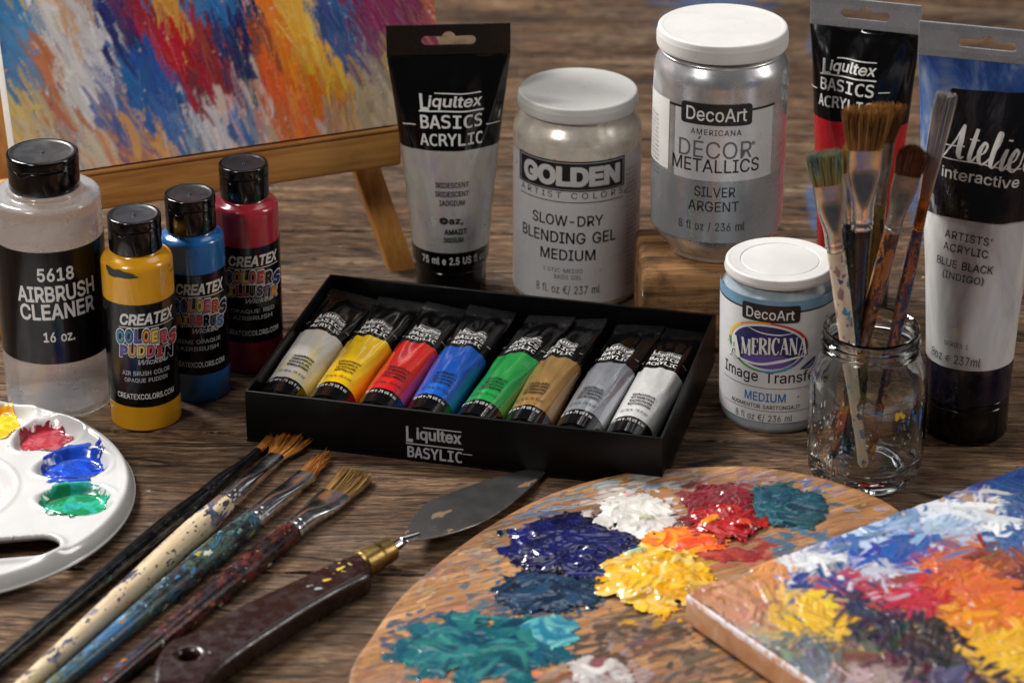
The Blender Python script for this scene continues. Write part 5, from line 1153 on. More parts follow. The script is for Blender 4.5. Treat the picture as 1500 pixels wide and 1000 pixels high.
def small_tube(k, n, label, col, metal=0.0, streak=None):
    sp = (BX-0.0345)/(n-1); x = 0.0132+k*sp
    rs = random.Random(k+40)
    R = 0.0114; Lb = 0.1335; up0, up1 = 0.0148+rs.uniform(0, .0006), 0.0195+rs.uniform(-0.0005, .0012)
    ang = math.radians(rs.uniform(-2.2, 2.2)+3.0)
    o = Vector((x+0.000, 0.0022+rs.uniform(0, 0.0012), up0)); d = Vector((math.sin(ang)*1.0, math.cos(ang), (up1-up0)/Lb)).normalized()
    X = Vector((0, 0, 1)).cross(d)*-1; X.normalize(); Yv = d.cross(X)
    roll = Matrix.Rotation(math.radians(rs.uniform(-11, 11)), 4, 'Z')
    M = BM @ axes(o, X, Yv, d) @ roll
    th = thing('small_paint_tube', label, 'paint tube', M, 'small paint tubes in the black box')
    t = NT('small_tube_laminate'); c = lin(col)
    base = t.ramp(t.noise(1.0, 4, 0.6, src=t.map((90, 90, 30))), [(0.3, tuple(q*0.78 for q in c)), (0.65, c)])
    if streak: base = t.mix(t.ramp(t.sep(0), [(0.5, 0.0), (0.5095, 1.0)]) if False else t.math('MULTIPLY', t.ramp(t.noise(1.0, 4, src=t.map((130, 130, 22), (k, 0, 0))), [(0.5, 0.0), (0.66, 1.0)]), 0.55), base, lin(streak))
    t.set('Base Color', base); t.set('Metallic', metal); t.set('Roughness', 0.2); t.set('Coat Weight', 0.4); t.set('Coat Roughness', 0.08)
    t.bump(t.noise(70, 3), 0.3, 0.002)
    cm = t.m; zc = 0.0055
    zb0, zb1, zk = zc+0.0012, zc+0.0140, zc+0.071
    a, b, body = squeeze_tube(th, R, zc, 0.1245, Lb, 0.0262, [(0, zb1, M_TUBEBLACK), (zb1, zk, cm), (zk, 1, M_TUBEBLACK)], M_CLEARCAP, M_CRIMPBLACK, hole=None, seed=k+11, wrinkle=0.0008, nseg=48, capr=0.9, ridge=True)
    L = Label(M, a, lambda z: b(z)+0.0003)
    def T(s_, x_, z_, w_, h_, m_, **q):
        r = a(z_); L.word(textmesh(s_, q.get('bold', 0.01), q.get('shear', 0), q.get('space', 1.0), q.get('font', 0)), ((x_-w_/2)/r, (x_+w_/2)/r, z_-h_/2, z_+h_/2), m_, 2, 0)
    def Rr(x_, z_, w_, h_, m_):
        r = a(z_); L.place([(0, 0), (1, 0), (1, 1), (0, 1)], [(0, 1, 2, 3)], ((x_-w_/2)/r, (x_+w_/2)/r, z_-h_/2, z_+h_/2), m_, 3, 0)
    z = zk
    T('Liqultex', 0, z+0.0175, 0.0145, 0.0052, M_INKW, bold=0.03); Rr(0.0008, z+0.0206, 0.011, 0.0004, M_INKW); Rr(0, z+0.0144, 0.0150, 0.0005, M_INKW)
    T('BASICS', 0, z+0.0108, 0.0152, 0.0042, M_INKW, bold=0.022, font=1); T('ACRYLIC', 0, z+0.0049, 0.0156, 0.0040, M_INKW, bold=0.02, font=1)
    Rr(-0.0112, z+0.010, 0.003, 0.0003, M_INKW); Rr(0.0112, z+0.010, 0.003, 0.0003, M_INKW)
    for j in range(4): T(gib(rs, rs.choice((7, 8, 9))), 0.0008, zb1+0.0232-j*0.0034, 0.0105+rs.uniform(-.001, .001), 0.0021, M_INKK, bold=0.03)
    T('22 ml e .75 fl oz', 0, zb1+0.0062, 0.0135, 0.0025, M_INKK, bold=0.01)
    T('22 ml e .75 US fl oz', 0, zb1-0.0040, 0.0155, 0.0026, M_INKW, bold=0.015)
    L.build('lettering', th, base=0.0003, dz=0.004, dt=0.1, wrap=body)
TUBES = [('greyish white small paint tube, leftmost in the black box', 'c2bfba', 0, 'd8c040'), ('bright yellow small paint tube in the black box', 'e8bf10', 0, 'e0a010'),
         ('bright red small paint tube in the black box', 'cc2018', 0, 'a0203a'), ('blue small paint tube in the black box', '1450b0', 0, '2a70c8'),
         ('green small paint tube in the black box', '128a3c', 0, '3a9a48'), ('gold bronze small paint tube in the black box', 'a88048', 0.35, '8a6434'),
         ('metallic silver small paint tube in the black box', '9ea1a8', 0.5, 'b0b2b8'), ('light grey small paint tube, rightmost in the black box', 'c6c5c3', 0, 'b4b2b0')]
for k, (lb, c, me_, st) in enumerate(TUBES): small_tube(k, 8, lb, c, me_, st)
print('BOX', BX, BY, yawb, 'A', tuple(cA))
# ---------------------------------------------------------------- brushes
def hairs(name, parent, mats, w0, t0, z0, length, w1, t1, n, tipf, seed=0, rad=0.00022, curve=0.0, messy=0.0, col0='7a4a22', col1='c08a48', tip=None, tipcol=None, tiplen=0.35, skew=0.0, coredark='3a2412'):
    """many thin tapered hairs from an oval root (w0 x t0) to a tip section (w1 x t1)"""
    rs = np.random.default_rng(seed); V = []; F = []; C = []
    c0, c1 = np.array(lin(col0)), np.array(lin(col1)); tc = tipcol; N = 0
    for k in range(n):
        a = rs.uniform(0, 2*math.pi); r = math.sqrt(rs.uniform(0, 1)); ux, uy = r*math.sin(a), r*math.cos(a)
        Lk = length*tipf(ux)*(1-0.05*rs.random()-(0.10*rs.random()*rs.random()))
        dx, dy = rs.normal(0, messy, 2); pts = []
        m = rs.random(); c = c0*(1-m)+c1*m; c = c*rs.uniform(0.6, 1.15); tm = (rs.random() if tip is None else tip(ux, rs.random()))
        for j in range(5):
            u = j/4; w = w0+(w1-w0)*u; t = t0+(t1-t0)*u; bulge = 1+0.10*math.sin(math.pi*u)
            pts.append((ux*w*bulge+dx*u*u*length+skew*u*u*length, uy*t*bulge+dy*u*u*length+curve*u*u*length, z0+Lk*u))
        for j, p in enumerate(pts):
            u = j/4; rr = rad*(1, 1, 0.95, 0.8, 0.25)[j]
            for q in range(3): V.append((p[0]+rr*math.cos(q*2.094+a), p[1]+rr*math.sin(q*2.094+a), p[2]))
            cc = c
            if tc is not None:
                f = min(1, max(0, (u-(1-tiplen)+0.25*(tm-0.5))/0.25))*(0.35+0.65*tm)
                q = np.array(lin(tip_pal(tipcol, tm))) ; cc = c*(1-f)+q*f
            C += [(*cc, 1)]*3
        for j in range(4):
            for q in range(3):
                a0, a1 = N+j*3+q, N+j*3+(q+1) % 3; F.append((a0, a1, a1+3, a0+3))
        N += 15
    return mk(name, np.array(V), np.array(F), mats, parent, smooth=True, angle=None, col={'hair': np.array(C)})
TIPS = {'green': ['5e7f6a', '6fa0a0', '87985a', '3a7fa8', 'a0925a'], 'blue': ['4a7494', '6e8ea4', '8d98a0', '2f5a80'], 'grey': ['a0a5aa', '8a9098', 'b4b6b8', '77828c', '5a8098']}
def tip_pal(name, m):
    L = TIPS.get(name); return L[int(m*0.999*len(L))] if L else name
_h = NT('bristle_hair'); _h.set('Base Color', _h.attr('hair')); _h.set('Roughness', 0.38); _h.set('Specular IOR Level', 0.45); M_HAIR = _h.m

def handle_mat(name, base, paints=None, amount=0.35, scale=360, rough=0.25, zones=None, stretch=(1, 1, 0.55), seed=0.0, gloss=0.4, size=0.3, grain=0.15, coats=None):
    t = NT(name); c = lin(base)
    col = t.ramp(t.noise(1.0, 5, 0.6, src=t.map((300, 300, 22), (seed, 0, 0))), [(0.35, tuple(x*(1-grain*2) for x in c)), (0.65, c)])
    if zones:      # large irregular coats of other paint: (colour, z0, z1, strength)
        z = t.sep(2); n = t.noise(120, 5, 0.6)
        for (cc, z0, z1, st) in zones:
            zz = t.math('ADD', z, t.math('MULTIPLY', t.math('SUBTRACT', n, 0.5), 0.045))
            m = t.math('MULTIPLY', t.math('GREATER_THAN', zz, z0), t.math('LESS_THAN', zz, z1))
            m = t.math('MULTIPLY', m, t.math('LESS_THAN', t.noise(1.0, 4, 0.6, src=t.map((170, 170, 60), (z0*9, 1, 0))), 0.35+0.4*st))
            col = t.mix(m, col, lin(cc))
    if coats:      # overlapping worn coats of paint
        k_ = len(coats); cc = t.ramp(t.noise(1.0, 6, 0.7, src=t.map((150, 150, 75), (seed+1, 2, 5)), dist=0.8), [(0.30+0.40*i/k_, lin(c_)) for i, c_ in enumerate(coats)], 'CONSTANT')
        col = t.mix(t.ramp(t.noise(1.0, 5, 0.65, src=t.map((110, 110, 45), (seed, 7, 1))), [(0.44, 0.0), (0.50, 0.9)]), col, cc)
    if amount: col, msk = splatter(t, col, scale, amount, paints or PAINTS, stretch, seed, size); 
    if amount: col, m2 = splatter(t, col, scale*2.3, amount*0.4, paints or PAINTS, (1, 1, 0.8), seed+4, size*0.8)
    t.set('Base Color', col); t.set('Roughness', t.ramp(t.noise(200, 5), [(0.3, max(0.08, rough-0.14)), (0.7, rough+0.1)])); t.set('Coat Weight', gloss*0.4); t.set('Coat Roughness', 0.08)
    h = t.noise(300, 4)
    if amount: h = t.math('ADD', t.math('MULTIPLY', h, 0.3), msk)
    t.bump(h, 0.35, 0.0005); return t.m

def brush(name, label, M, length, fer, bris, rh, hmat, fmat, group, hair, taper=0.45, fw=1.0, ftk=0.3, belly=0.10, fr=None, crimp=2):
    """axis along local z: handle end at 0, ferrule fer=(z0,z1), bristles to length. bris: half width at root; rh: largest handle radius; fr: ferrule radius at the handle"""
    th = thing(name, label, 'paintbrush', M, group)
    f0, f1 = fer; fr = fr or rh*0.82
    prof = [(0, 0), (rh*taper*0.7, 0.0004), (rh*taper, 0.002)]
    hb = f0*(1-belly)
    for k in range(1, 22):
        u = k/21; z = 0.002+(f0-0.002)*u
        r = rh*(taper+(1-taper)*sstep(0, 0.86, u)) if u < 0.86 else rh+(fr*0.98-rh)*sstep(0.86, 1.0, u)
        prof.append((float(r), z))
    prof += [(fr*0.9, f0+0.002), (0, f0+0.002)]
    v, f = lathe(prof, 40); mk('handle', v, f, hmat, th, angle=50)
    rings = []; nf = 30; L = f1-f0
    for k in range(nf+1):
        u = k/nf; z = f0+L*u; q = float(sstep(0.25, 0.80, u))
        a = fr+(bris*fw-fr)*q; b = fr+(max(bris*ftk, 0.0007)-fr)*q; g = 0
        for cz in (0.07, 0.15, 0.2)[:crimp]: g += 0.08*math.exp(-((u-cz)/0.014)**2)
        for cz in (0.105, 0.04)[:crimp]: g -= 0.05*math.exp(-((u-cz)/0.016)**2)
        rings.append(ell(a*(1+g), b*(1+g), z, 36, e=2+1.2*q if ftk < 0.6 else 2))
    wall = [ell(bris*fw*0.93, max(bris*ftk, .0007)*0.82, f1-0.0003*0, 36, e=3 if ftk < 0.6 else 2), ell(bris*fw*0.9, max(bris*ftk, .0007)*0.8, f1-0.003, 36, e=3 if ftk < 0.6 else 2)]
    v, f = loft(rings+wall, True, True); mk('ferrule', v, f, fmat, th, angle=50)
    b = hairs('bristles', th, M_HAIR, bris*fw*0.9, max(bris*ftk, .0007)*0.8, f1-0.0025, length-f1+0.0025, **hair)
    return th
def between(A, B, flat=Vector((0, 0, 1))):
    """frame at A with z toward B and local y as near as possible to `flat`"""
    z = (B-A).normalized(); x = flat.cross(z).normalized(); y = z.cross(x); return axes(A, x, y, z), (B-A).length
flatf = lambda ux: 1.0
filb = lambda ux: 1.0-0.22*ux*ux
rnd_ = lambda ux: 1.0-0.5*abs(ux)
M_FER_BLACK = simple('black_painted_ferrule', '121213', 0.22, metal=0.3, coat=0.5, dirt=0.3)
M_COPPER = simple('copper_ferrule', 'b0713c', 0.25, metal=1.0, var=0.2, vs=200)
M_FER_GREY = simple('dull_nickel_ferrule', 'a09a90', 0.35, metal=0.9, var=0.15, vs=200)
G1 = 'paintbrushes lying in front of the black box'
def lying(label, tip, fer1, fer0, end, rpx, hmat, fmat, hair, bris_px, z0=0.0, ztip=0.003, seed=0, ftk=0.35, frpx=None, taper=0.5, crimp=2, name='paintbrush', roll=0.0):
    sc_ = 1.47/FPX; rh = rpx*sc_
    A = P(*end, rh*0.5+z0+0.0003); B = P(*tip, ztip)
    up = Vector((0, 0, 1)); up = Matrix.Rotation(math.radians(roll), 3, (B-A).normalized()) @ up
    M, Lt = between(A, B, up)
    def t(px):
        # parameter along the axis for a photo point
        best = min(range(401), key=lambda k: (Vector(proj(A+(B-A)*k/400)[:2])-Vector(px)).length); return Lt*best/400
    return brush(name, label, M, Lt, (t(fer0), t(fer1)), bris_px*sc_, rh, hmat, fmat, G1, hair, fr=(frpx or rpx*0.85)*sc_, ftk=ftk, taper=taper, crimp=crimp)
lying('slim black paintbrush, leftmost of those lying on the table', (426, 620), (366, 646), (290, 715), (-46, 1011), 14.5,
      handle_mat('black_lacquer_handle', '050506', [lin('22406a'), lin('2c6a48'), lin('5a5a60')], 0.10, 300, 0.2), M_FER_BLACK,
      dict(w1=0.0022, t1=0.0015, n=220, tipf=rnd_, seed=1, messy=0.02, col0='8a4e1c', col1='c8863c'), 6.0, ftk=0.8, frpx=11, taper=0.7)
lying('paintbrush with cream wooden handle and long splayed amber bristles', (446, 632), (404, 668), (325, 735), (-16, 1052), 18.5,
      handle_mat('cream_wood_handle', 'c9b391', [lin('2c2a3a'), lin('3b3f66'), lin('23324a'), lin('6a6a78')], 0.42, 330, 0.4, zones=[('35415c', 0.182, 0.22, 0.45), ('6a5148', 0.186, 0.22, 0.3)], size=0.8, gloss=0.1, stretch=(1, 1, 0.35)), M_CHROME,
      dict(w1=0.0095, t1=0.003, n=700, tipf=filb, seed=2, messy=0.07, col0='7d4318', col1='d08a38', skew=0.10), 12.5, ftk=0.55, taper=0.62)
lying('paintbrush with blue splattered handle and narrow pointed amber bristles', (488, 664), (452, 700), (372, 770), (34, 1042), 18.5,
      handle_mat('blue_splattered_handle', '11171c', [lin(c) for c in ('2f6f9c', '4e93b0', '1c3c5c', '8a5a3a', '5f8a80', '93823a', 'b8b8b0', '6a2c2c')], 0.40, 330, 0.35, coats=['1c3c5c', '11171c', '2a5f74', '1a2a30', '4a5a3a', '23506e', '3a2a24'], zones=[('1f5580', 0.03, 0.085, 0.8), ('8d8448', -0.02, 0.028, 0.9)], size=0.55), M_CHROME,
      dict(w1=0.0028, t1=0.0018, n=420, tipf=rnd_, seed=3, messy=0.035, col0='8a4a1a', col1='d0883a', skew=0.06), 15.0, ftk=0.5, taper=0.55)
lying('dark red splattered paintbrush with wide flat brown bristles, nearest the palette knife', (531, 693), (494, 728), (430, 783), (78, 1066), 18.0,
      handle_mat('dark_red_splattered_handle', '170809', [lin(c) for c in ('8a2c22', '5fa0a8', 'c8c0b4', 'c89a30', '30507a', '6a2a20', 'b06a2c')], 0.28, 340, 0.3, coats=['3a1412', '170809', '5a2018', '1a1014', '26242c'], zones=[('141a2c', -0.02, 0.06, 0.9)], size=0.4), M_CHROME,
      dict(w1=0.0092, t1=0.0030, n=700, tipf=flatf, seed=4, messy=0.02, col0='5f4220', col1='b08848', skew=0.1), 23.0, ftk=0.32, taper=0.6)

# ---------------------------------------------------------------- glass jar with brushes
GS = Std(1262, 734, 172); GS.R = 86.5*GS.s
def glass_jar():
    R = GS.R; th = thing('glass_jar', 'clear glass jar with threaded mouth and paint flecks, holding paintbrushes', 'jar', GS.M)
    rm = 70*GS.s; zt = GS.zf(509, rm); zr = GS.zf(549, rm); zs = GS.zf(590)
    outer = [(0, 0.004), (R*0.55, 0.0035), (R*0.70, 0.0005), (R*0.8, 0.0), (R*0.93, 0.002, 0.004), (R*0.985, 0.010, 0.004), (R, 0.02), (R, zs, 0.012), (rm*1.02, zr+0.001, 0.006), (rm*0.99, zr+0.004, 0.002)]
    outer = fillet(outer, 0.003, 6)
    z = zr+0.004; n = 44
    for k in range(n+1):
        u = k/n; zz = z+(zt-0.003-z)*u; outer.append((rm*(0.985+0.055*max(0, math.sin(u*math.pi*2*2.0))**0.7), zz))
    outer += [(rm*1.0, zt-0.002), (rm*1.0, zt-0.0008), (rm*0.975, zt), (rm*0.945, zt-0.0006)]
    ri = rm-0.0032
    inner = fillet([(ri, zt-0.003), (ri, zr+0.001, 0.004), (R-0.0028, zs-0.001, 0.012), (R-0.0030, 0.013, 0.005), (R*0.75, 0.0075, 0.004), (0, 0.0078)], 0.003, 6)
    v, f = lathe(outer+inner, 128, wob=lambda a, z: 0.00014*math.sin(a*3+z*90)+0.0001*math.sin(a*7-z*160))
    t = NT('clear_jar_glass'); t.set('Base Color', (0.93, 0.97, 0.965)); t.set('Transmission Weight', 1.0); t.set('Roughness', 0.0); t.set('IOR', 1.48)
    t.bump(t.noise(1.0, 3, 0.6, src=t.map((55, 55, 45))), 0.25, 0.0012)
    mk('jar_glass', v, f, t.m, th, angle=80)
    # dried paint flecks stuck on the glass wall
    rs = random.Random(21); groups = {}
    L = Label(GS.M, R); mats = [ink('fleck_amber', 'c07a20'), ink('fleck_blue', '2a70b8'), ink('fleck_yellow', 'd8b030'), ink('fleck_white', 'c8c8c0'), ink('fleck_rust', '8a3a22'), ink('fleck_teal', '2f7a80'), ink('fleck_navy', '202848')]
    def blob(t0, z0, w_, h_, m):
        nn = rs.randint(7, 12); pts = []
        for k in range(nn):
            a = 2*math.pi*k/nn; r = rs.uniform(0.55, 1.0); pts.append((t0+w_*r*math.cos(a)/R, z0+h_*r*math.sin(a)))
        L.put(pts, [tuple(range(nn))], m, 0)
    for k in range(230):
        side = rs.random(); sx = rs.gauss(0, 1)
        if side < 0.4: t0 = math.radians(rs.gauss(-34, 13)); z0 = rs.uniform(0.008, 0.055); m = mats[rs.choice((0, 0, 3, 4, 4))]
        elif side < 0.8: t0 = math.radians(rs.gauss(46, 14)); z0 = rs.uniform(0.006, zs); m = mats[rs.choice((1, 1, 3, 5, 6, 4, 0))]
        else: t0 = math.radians(rs.uniform(-75, 75)); z0 = rs.uniform(0.005, zs); m = mats[rs.choice((3, 3, 4, 6))]
        q = rs.uniform(0.00015, 0.00045); blob(t0, z0, q, q*rs.uniform(0.8, 3.2), m)
    for k in range(16): blob(math.radians(rs.choice((-1, 1))*rs.uniform(28, 72)), rs.uniform(0.01, zs), 0.00022, rs.uniform(0.001, 0.003), mats[rs.choice((0, 1, 3, 3, 5))])
    for k in range(5): blob(math.radians(33+rs.uniform(-5, 5)), zs-0.008+rs.uniform(-.0015, .0015), 0.0015, 0.0016, mats[2])
    for k in range(5): blob(math.radians(46+rs.uniform(-4, 7)), zs-0.009+rs.uniform(-.004, .003), 0.0009, 0.0017, mats[1])
    for k in range(3): blob(math.radians(62+rs.uniform(-3, 3)), zs-0.012+rs.uniform(-.006, .004), 0.0007, 0.0035, mats[1])
    for k in range(4): blob(math.radians(-42+5*k), 0.02-0.002*k, 0.0003, 0.004, mats[0])
    o = L.build('paint_flecks', th, base=0.00045, dt=5)
glass_jar()
G2 = 'paintbrushes standing in the glass jar'
def standing_brush(label, tip, root, fer0, end, dy_tip, dy_end, rpx, bris_px, hmat, fmat, hair, ftk=0.3, frpx=None, crimp=2, taper=0.55, zend=0.0088, turn=0.0):
    sc_ = GS.s; Yj = GS.c.y
    B = Q(*tip, Yj+dy_tip)
    A = P(end[0], end[1], zend)
    cx, cy = GS.c.x, GS.c.y; v = Vector((A.x-cx, Yj+dy_end-cy)); lim = GS.R-0.0075
    A = Vector((A.x, Yj+dy_end, zend)); v = Vector((A.x-cx, A.y-cy))
    if v.length > lim: v = v*(lim/v.length); A.x, A.y = cx+v.x, cy+v.y
    fl = Vector((math.sin(math.radians(turn)), 1, 0)); M, Lt = between(A, B, fl)
    def t(px): best = min(range(801), key=lambda k: (Vector(proj(A+(B-A)*k/800)[:2])-Vector(px)).length); return Lt*best/800
    return brush('paintbrush', label, M, Lt, (t(fer0), t(root)), bris_px*sc_, rpx*sc_, hmat, fmat, G2, hair, fr=(frpx or rpx*0.9)*sc_, ftk=ftk, crimp=crimp, taper=taper)
standing_brush('jar brush with cream handle and green blue stained bristles, leftmost in the glass jar', (1206, 221), (1213, 270), (1226, 366), (1272, 712), -0.012, -0.008, 12.5, 21,
    handle_mat('pale_speckled_handle', 'cfc0a8', [lin(c) for c in ('3a7f9c', '2c6e5a', '8a6a6a', '2c4a80', '6a5a4a', '2a3440')], 0.45, 300, 0.35, size=0.7), M_CHROME,
    dict(w1=0.0078, t1=0.003, n=700, tipf=flatf, seed=11, messy=0.035, col0='6d5a2c', col1='b09a58', tipcol='green', tiplen=0.75), ftk=0.35, frpx=13.5)
standing_brush('thin jar brush with a small tan tip and dark blue handle', (1239, 208), (1244, 252), (1249, 325), (1264, 702), -0.004, -0.002, 10.5, 7.5,
    handle_mat('teal_navy_handle', '14222e', [lin(c) for c in ('c08a30', '2c7a94', '1c4a70', '7a8a90')], 0.3, 330, 0.25, size=0.5, coats=['1a4a62', '14222e', '0c1620', '2a4a48']), M_CHROME,
    dict(w1=0.0025, t1=0.002, n=240, tipf=rnd_, seed=12, messy=0.05, col0='7a5420', col1='c09038'), ftk=0.8, frpx=8.5)
standing_brush('widest jar brush, a big flat one with brown bristles and black handle', (1271, 156), (1271, 219), (1271, 333), (1250, 706), -0.008, 0.004, 14.5, 25,
    handle_mat('chipped_black_handle', '121214', [lin(c) for c in ('7a8a90', '2a4a70', '5a3a2a', 'a09a90')], 0.22, 260, 0.25), M_CHROME,
    dict(w1=0.0108, t1=0.0045, n=1100, tipf=flatf, seed=13, messy=0.035, col0='5c3818', col1='b88444', rad=0.00022), ftk=0.3, frpx=17)
standing_brush('jar brush with brown bristles and mustard chipped handle, behind the widest one', (1300, 151), (1297, 208), (1289, 297), (1262, 690), 0.010, 0.010, 12, 15,
    handle_mat('mustard_chipped_handle', '7a6a2c', [lin(c) for c in ('1c1c1a', '2a2a22', '3a3426', '8a7a3a')], 0.45, 160, 0.3, size=0.5), M_FER_GREY,
    dict(w1=0.0085, t1=0.0035, n=600, tipf=flatf, seed=14, messy=0.04, col0='5c3414', col1='a8743c'), ftk=0.4, frpx=12)
standing_brush('jar brush with dark brown rounded bristles and orange brown handle', (1341, 212), (1334, 258), (1319, 342), (1226, 702), 0.000, 0.0, 12.5, 18.5,
    handle_mat('amber_varnished_handle', '8a5226', [lin(c) for c in ('1c1a2c', '1a2234', '2a1c14', 'a8742c')], 0.22, 230, 0.2, size=0.6, gloss=0.7, coats=['8a5226', '8a5226', '8a5226', '2a1c18', '1c1a26', '6a3a1c']), M_FER_GREY,
    dict(w1=0.0070, t1=0.003, n=700, tipf=filb, seed=15, messy=0.03, col0='2c160c', col1='74421c'), ftk=0.32, frpx=12)
standing_brush('tall jar brush with copper ferrule and long grey blue bristles, rightmost in the jar', (1388, 134), (1357, 292), (1346, 338), (1284, 704), 0.006, 0.004, 10.5, 8.0,
    handle_mat('multicolour_handle', '0e1a28', [lin(c) for c in ('b04a24', '2c6a94', '8a2c20', 'c09030', '141c30', '9a7a50')], 0.35, 280, 0.25, size=0.5, coats=['7a3018', '0e1a28', '8a4a24', '183a54', '5a1c18', '1c2c4a']), M_COPPER,
    dict(w1=0.0050, t1=0.0022, n=1300, tipf=flatf, seed=16, messy=0.006, col0='9a5c2c', col1='b98a5c', tipcol='grey', tiplen=0.86, rad=0.00026), ftk=0.7, frpx=8.0)
# ---------------------------------------------------------------- paint laid on with strokes
class Plane:
    def __init__(s, M): s.M = M; s.Mi = M.inverted(); s.o = s.Mi @ CAM; s.R3 = s.Mi.to_3x3()
    def uv(s, px, py):
        d = s.R3 @ ray(px, py); t = -s.o.z/d.z; return s.o.x+t*d.x, s.o.y+t*d.y
class Paint:
    """height field with colour on a regular grid x0..x1, y0..y1 (metres)"""
    def __init__(s, x0, x1, y0, y1, res, base=(0.5, 0.5, 0.5), alpha=0.0, seed=0):
        s.nx, s.ny = int((x1-x0)/res)+1, int((y1-y0)/res)+1; s.x = np.linspace(x0, x1, s.nx); s.y = np.linspace(y0, y1, s.ny); s.res = res
        s.X, s.Y = np.meshgrid(s.x, s.y); s.c = np.zeros((s.ny, s.nx, 3))+np.array(base); s.h = np.zeros((s.ny, s.nx)); s.a = np.zeros((s.ny, s.nx))+alpha
        s.rs = np.random.default_rng(seed); s.seed = seed
    def stroke(s, cx, cy, ln, wd, ang, c1, c2=None, thick=0.0006, bris=1.0, dry=0.3, bend=0.0):
        R = ln/2+wd; i0, i1 = np.searchsorted(s.x, [cx-R, cx+R]); j0, j1 = np.searchsorted(s.y, [cy-R, cy+R])
        if i1-i0 < 2 or j1-j0 < 2: return
        X = s.X[j0:j1, i0:i1]-cx; Y = s.Y[j0:j1, i0:i1]-cy; ca, sa = math.cos(ang), math.sin(ang)
        u = X*ca+Y*sa; v = -X*sa+Y*ca; v = v+bend*u*u/ln; sd = int(s.rs.integers(1, 99999)); L = ln/2; w_ = wd/2
        br = vnoise(v/wd*9*bris+50, u/ln*2.2+50, sd); br2 = vnoise(v/wd*22*bris+50, u/ln*4+50, sd+5)
        rg = 0.6*br+0.4*br2
        e = 1-np.abs(v)/w_; el = 1-np.abs(u)/L*(0.75+0.35*vnoise(v/wd*6+9, 0*u, sd+2)+0.15*br2)
        cover = np.minimum(e*1.8, el*2.4)-dry*(1-rg)*(0.4+1.2*sstep(-0.3, 1.0, u/L))*1.4
        a = sstep(0.0, 0.35, cover)
        if c2 is None: c2 = c1
        m = np.clip((rg-0.5)*2.2+0.5, 0, 1)[..., None]
        col = np.array(c1)*(1-m)+np.array(c2)*m; A = a[..., None]
        s.c[j0:j1, i0:i1] = s.c[j0:j1, i0:i1]*(1-A)+col*A
        edge = 0.22*np.exp(-((np.abs(v)/w_-0.86)/0.16)**2)*(a > 0)
        s.h[j0:j1, i0:i1] = s.h[j0:j1, i0:i1]*(1-0.75*a)+a*thick*(0.35+rg*0.9+edge)
        s.a[j0:j1, i0:i1] = np.maximum(s.a[j0:j1, i0:i1], a)
    def soften(s, nh=1, nc=0):
        def bl(A, k=1): return (A*2+np.roll(A, k, 0)+np.roll(A, -k, 0)+np.roll(A, k, 1)+np.roll(A, -k, 1))/6
        for _ in range(nh): s.h = bl(s.h)
        for _ in range(nc): s.c = bl(s.c)
    def area(s, ctrl, n, ln, wd, ang, sig, thick, dry=0.3, jit=0.04, box=None, aniso=1.0, adir=0.0, asd=0.25):
        """strokes whose colours follow control colours [(x, y, colour)]"""
        P_ = np.array([(p[0], p[1]) for p in ctrl]); C = np.array([lin(p[2]) for p in ctrl])
        x0, x1, y0, y1 = box or (s.x[0], s.x[-1], s.y[0], s.y[-1]); ca, sa = math.cos(adir), math.sin(adir)
        for k in range(n):
            cx, cy = s.rs.uniform(x0, x1), s.rs.uniform(y0, y1)
            d = P_-np.array([cx, cy]); du = (d[:, 0]*ca+d[:, 1]*sa)/aniso; dv = -d[:, 0]*sa+d[:, 1]*ca
            w_ = np.exp(-(du*du+dv*dv)/(2*sig*sig))+1e-9*np.exp(-(du*du+dv*dv)/(2*(sig*8)**2)); w_ /= w_.sum()
            i, j = s.rs.choice(len(P_), 2, p=w_)
            q = 1+s.rs.normal(0, 0.13); c1 = np.clip(C[i]*q+s.rs.normal(0, jit*0.3, 3), 0.003, 0.9); c2 = np.clip(C[j]*(q+0.1)+s.rs.normal(0, jit*0.3, 3), 0.003, 0.9)
            s.stroke(cx, cy, s.rs.uniform(*ln), s.rs.uniform(*wd), ang(cx, cy)+s.rs.normal(0, asd), c1, c2, thick*s.rs.uniform(0.5, 1.3), dry=dry*s.rs.uniform(0.3, 1.8), bend=s.rs.normal(0, 0.25))
    def dots(s, n, cols, r=(0.0003, 0.0009), box=None, thick=0.0003):
        x0, x1, y0, y1 = box or (s.x[0], s.x[-1], s.y[0], s.y[-1])
        for k in range(n):
            cx, cy, q = s.rs.uniform(x0, x1), s.rs.uniform(y0, y1), s.rs.uniform(*r)
            i0, i1 = np.searchsorted(s.x, [cx-2*q, cx+2*q]); j0, j1 = np.searchsorted(s.y, [cy-2*q, cy+2*q])
            if i1 <= i0 or j1 <= j0: continue
            d = np.hypot(s.X[j0:j1, i0:i1]-cx, (s.Y[j0:j1, i0:i1]-cy)*s.rs.uniform(0.6, 1.6))/q; a = 1-sstep(0.7, 1.15, d)
            A = a[..., None]; s.c[j0:j1, i0:i1] = s.c[j0:j1, i0:i1]*(1-A)+np.array(lin(cols[int(s.rs.integers(len(cols)))]))*A
            s.h[j0:j1, i0:i1] += a*thick; s.a[j0:j1, i0:i1] = np.maximum(s.a[j0:j1, i0:i1], a)
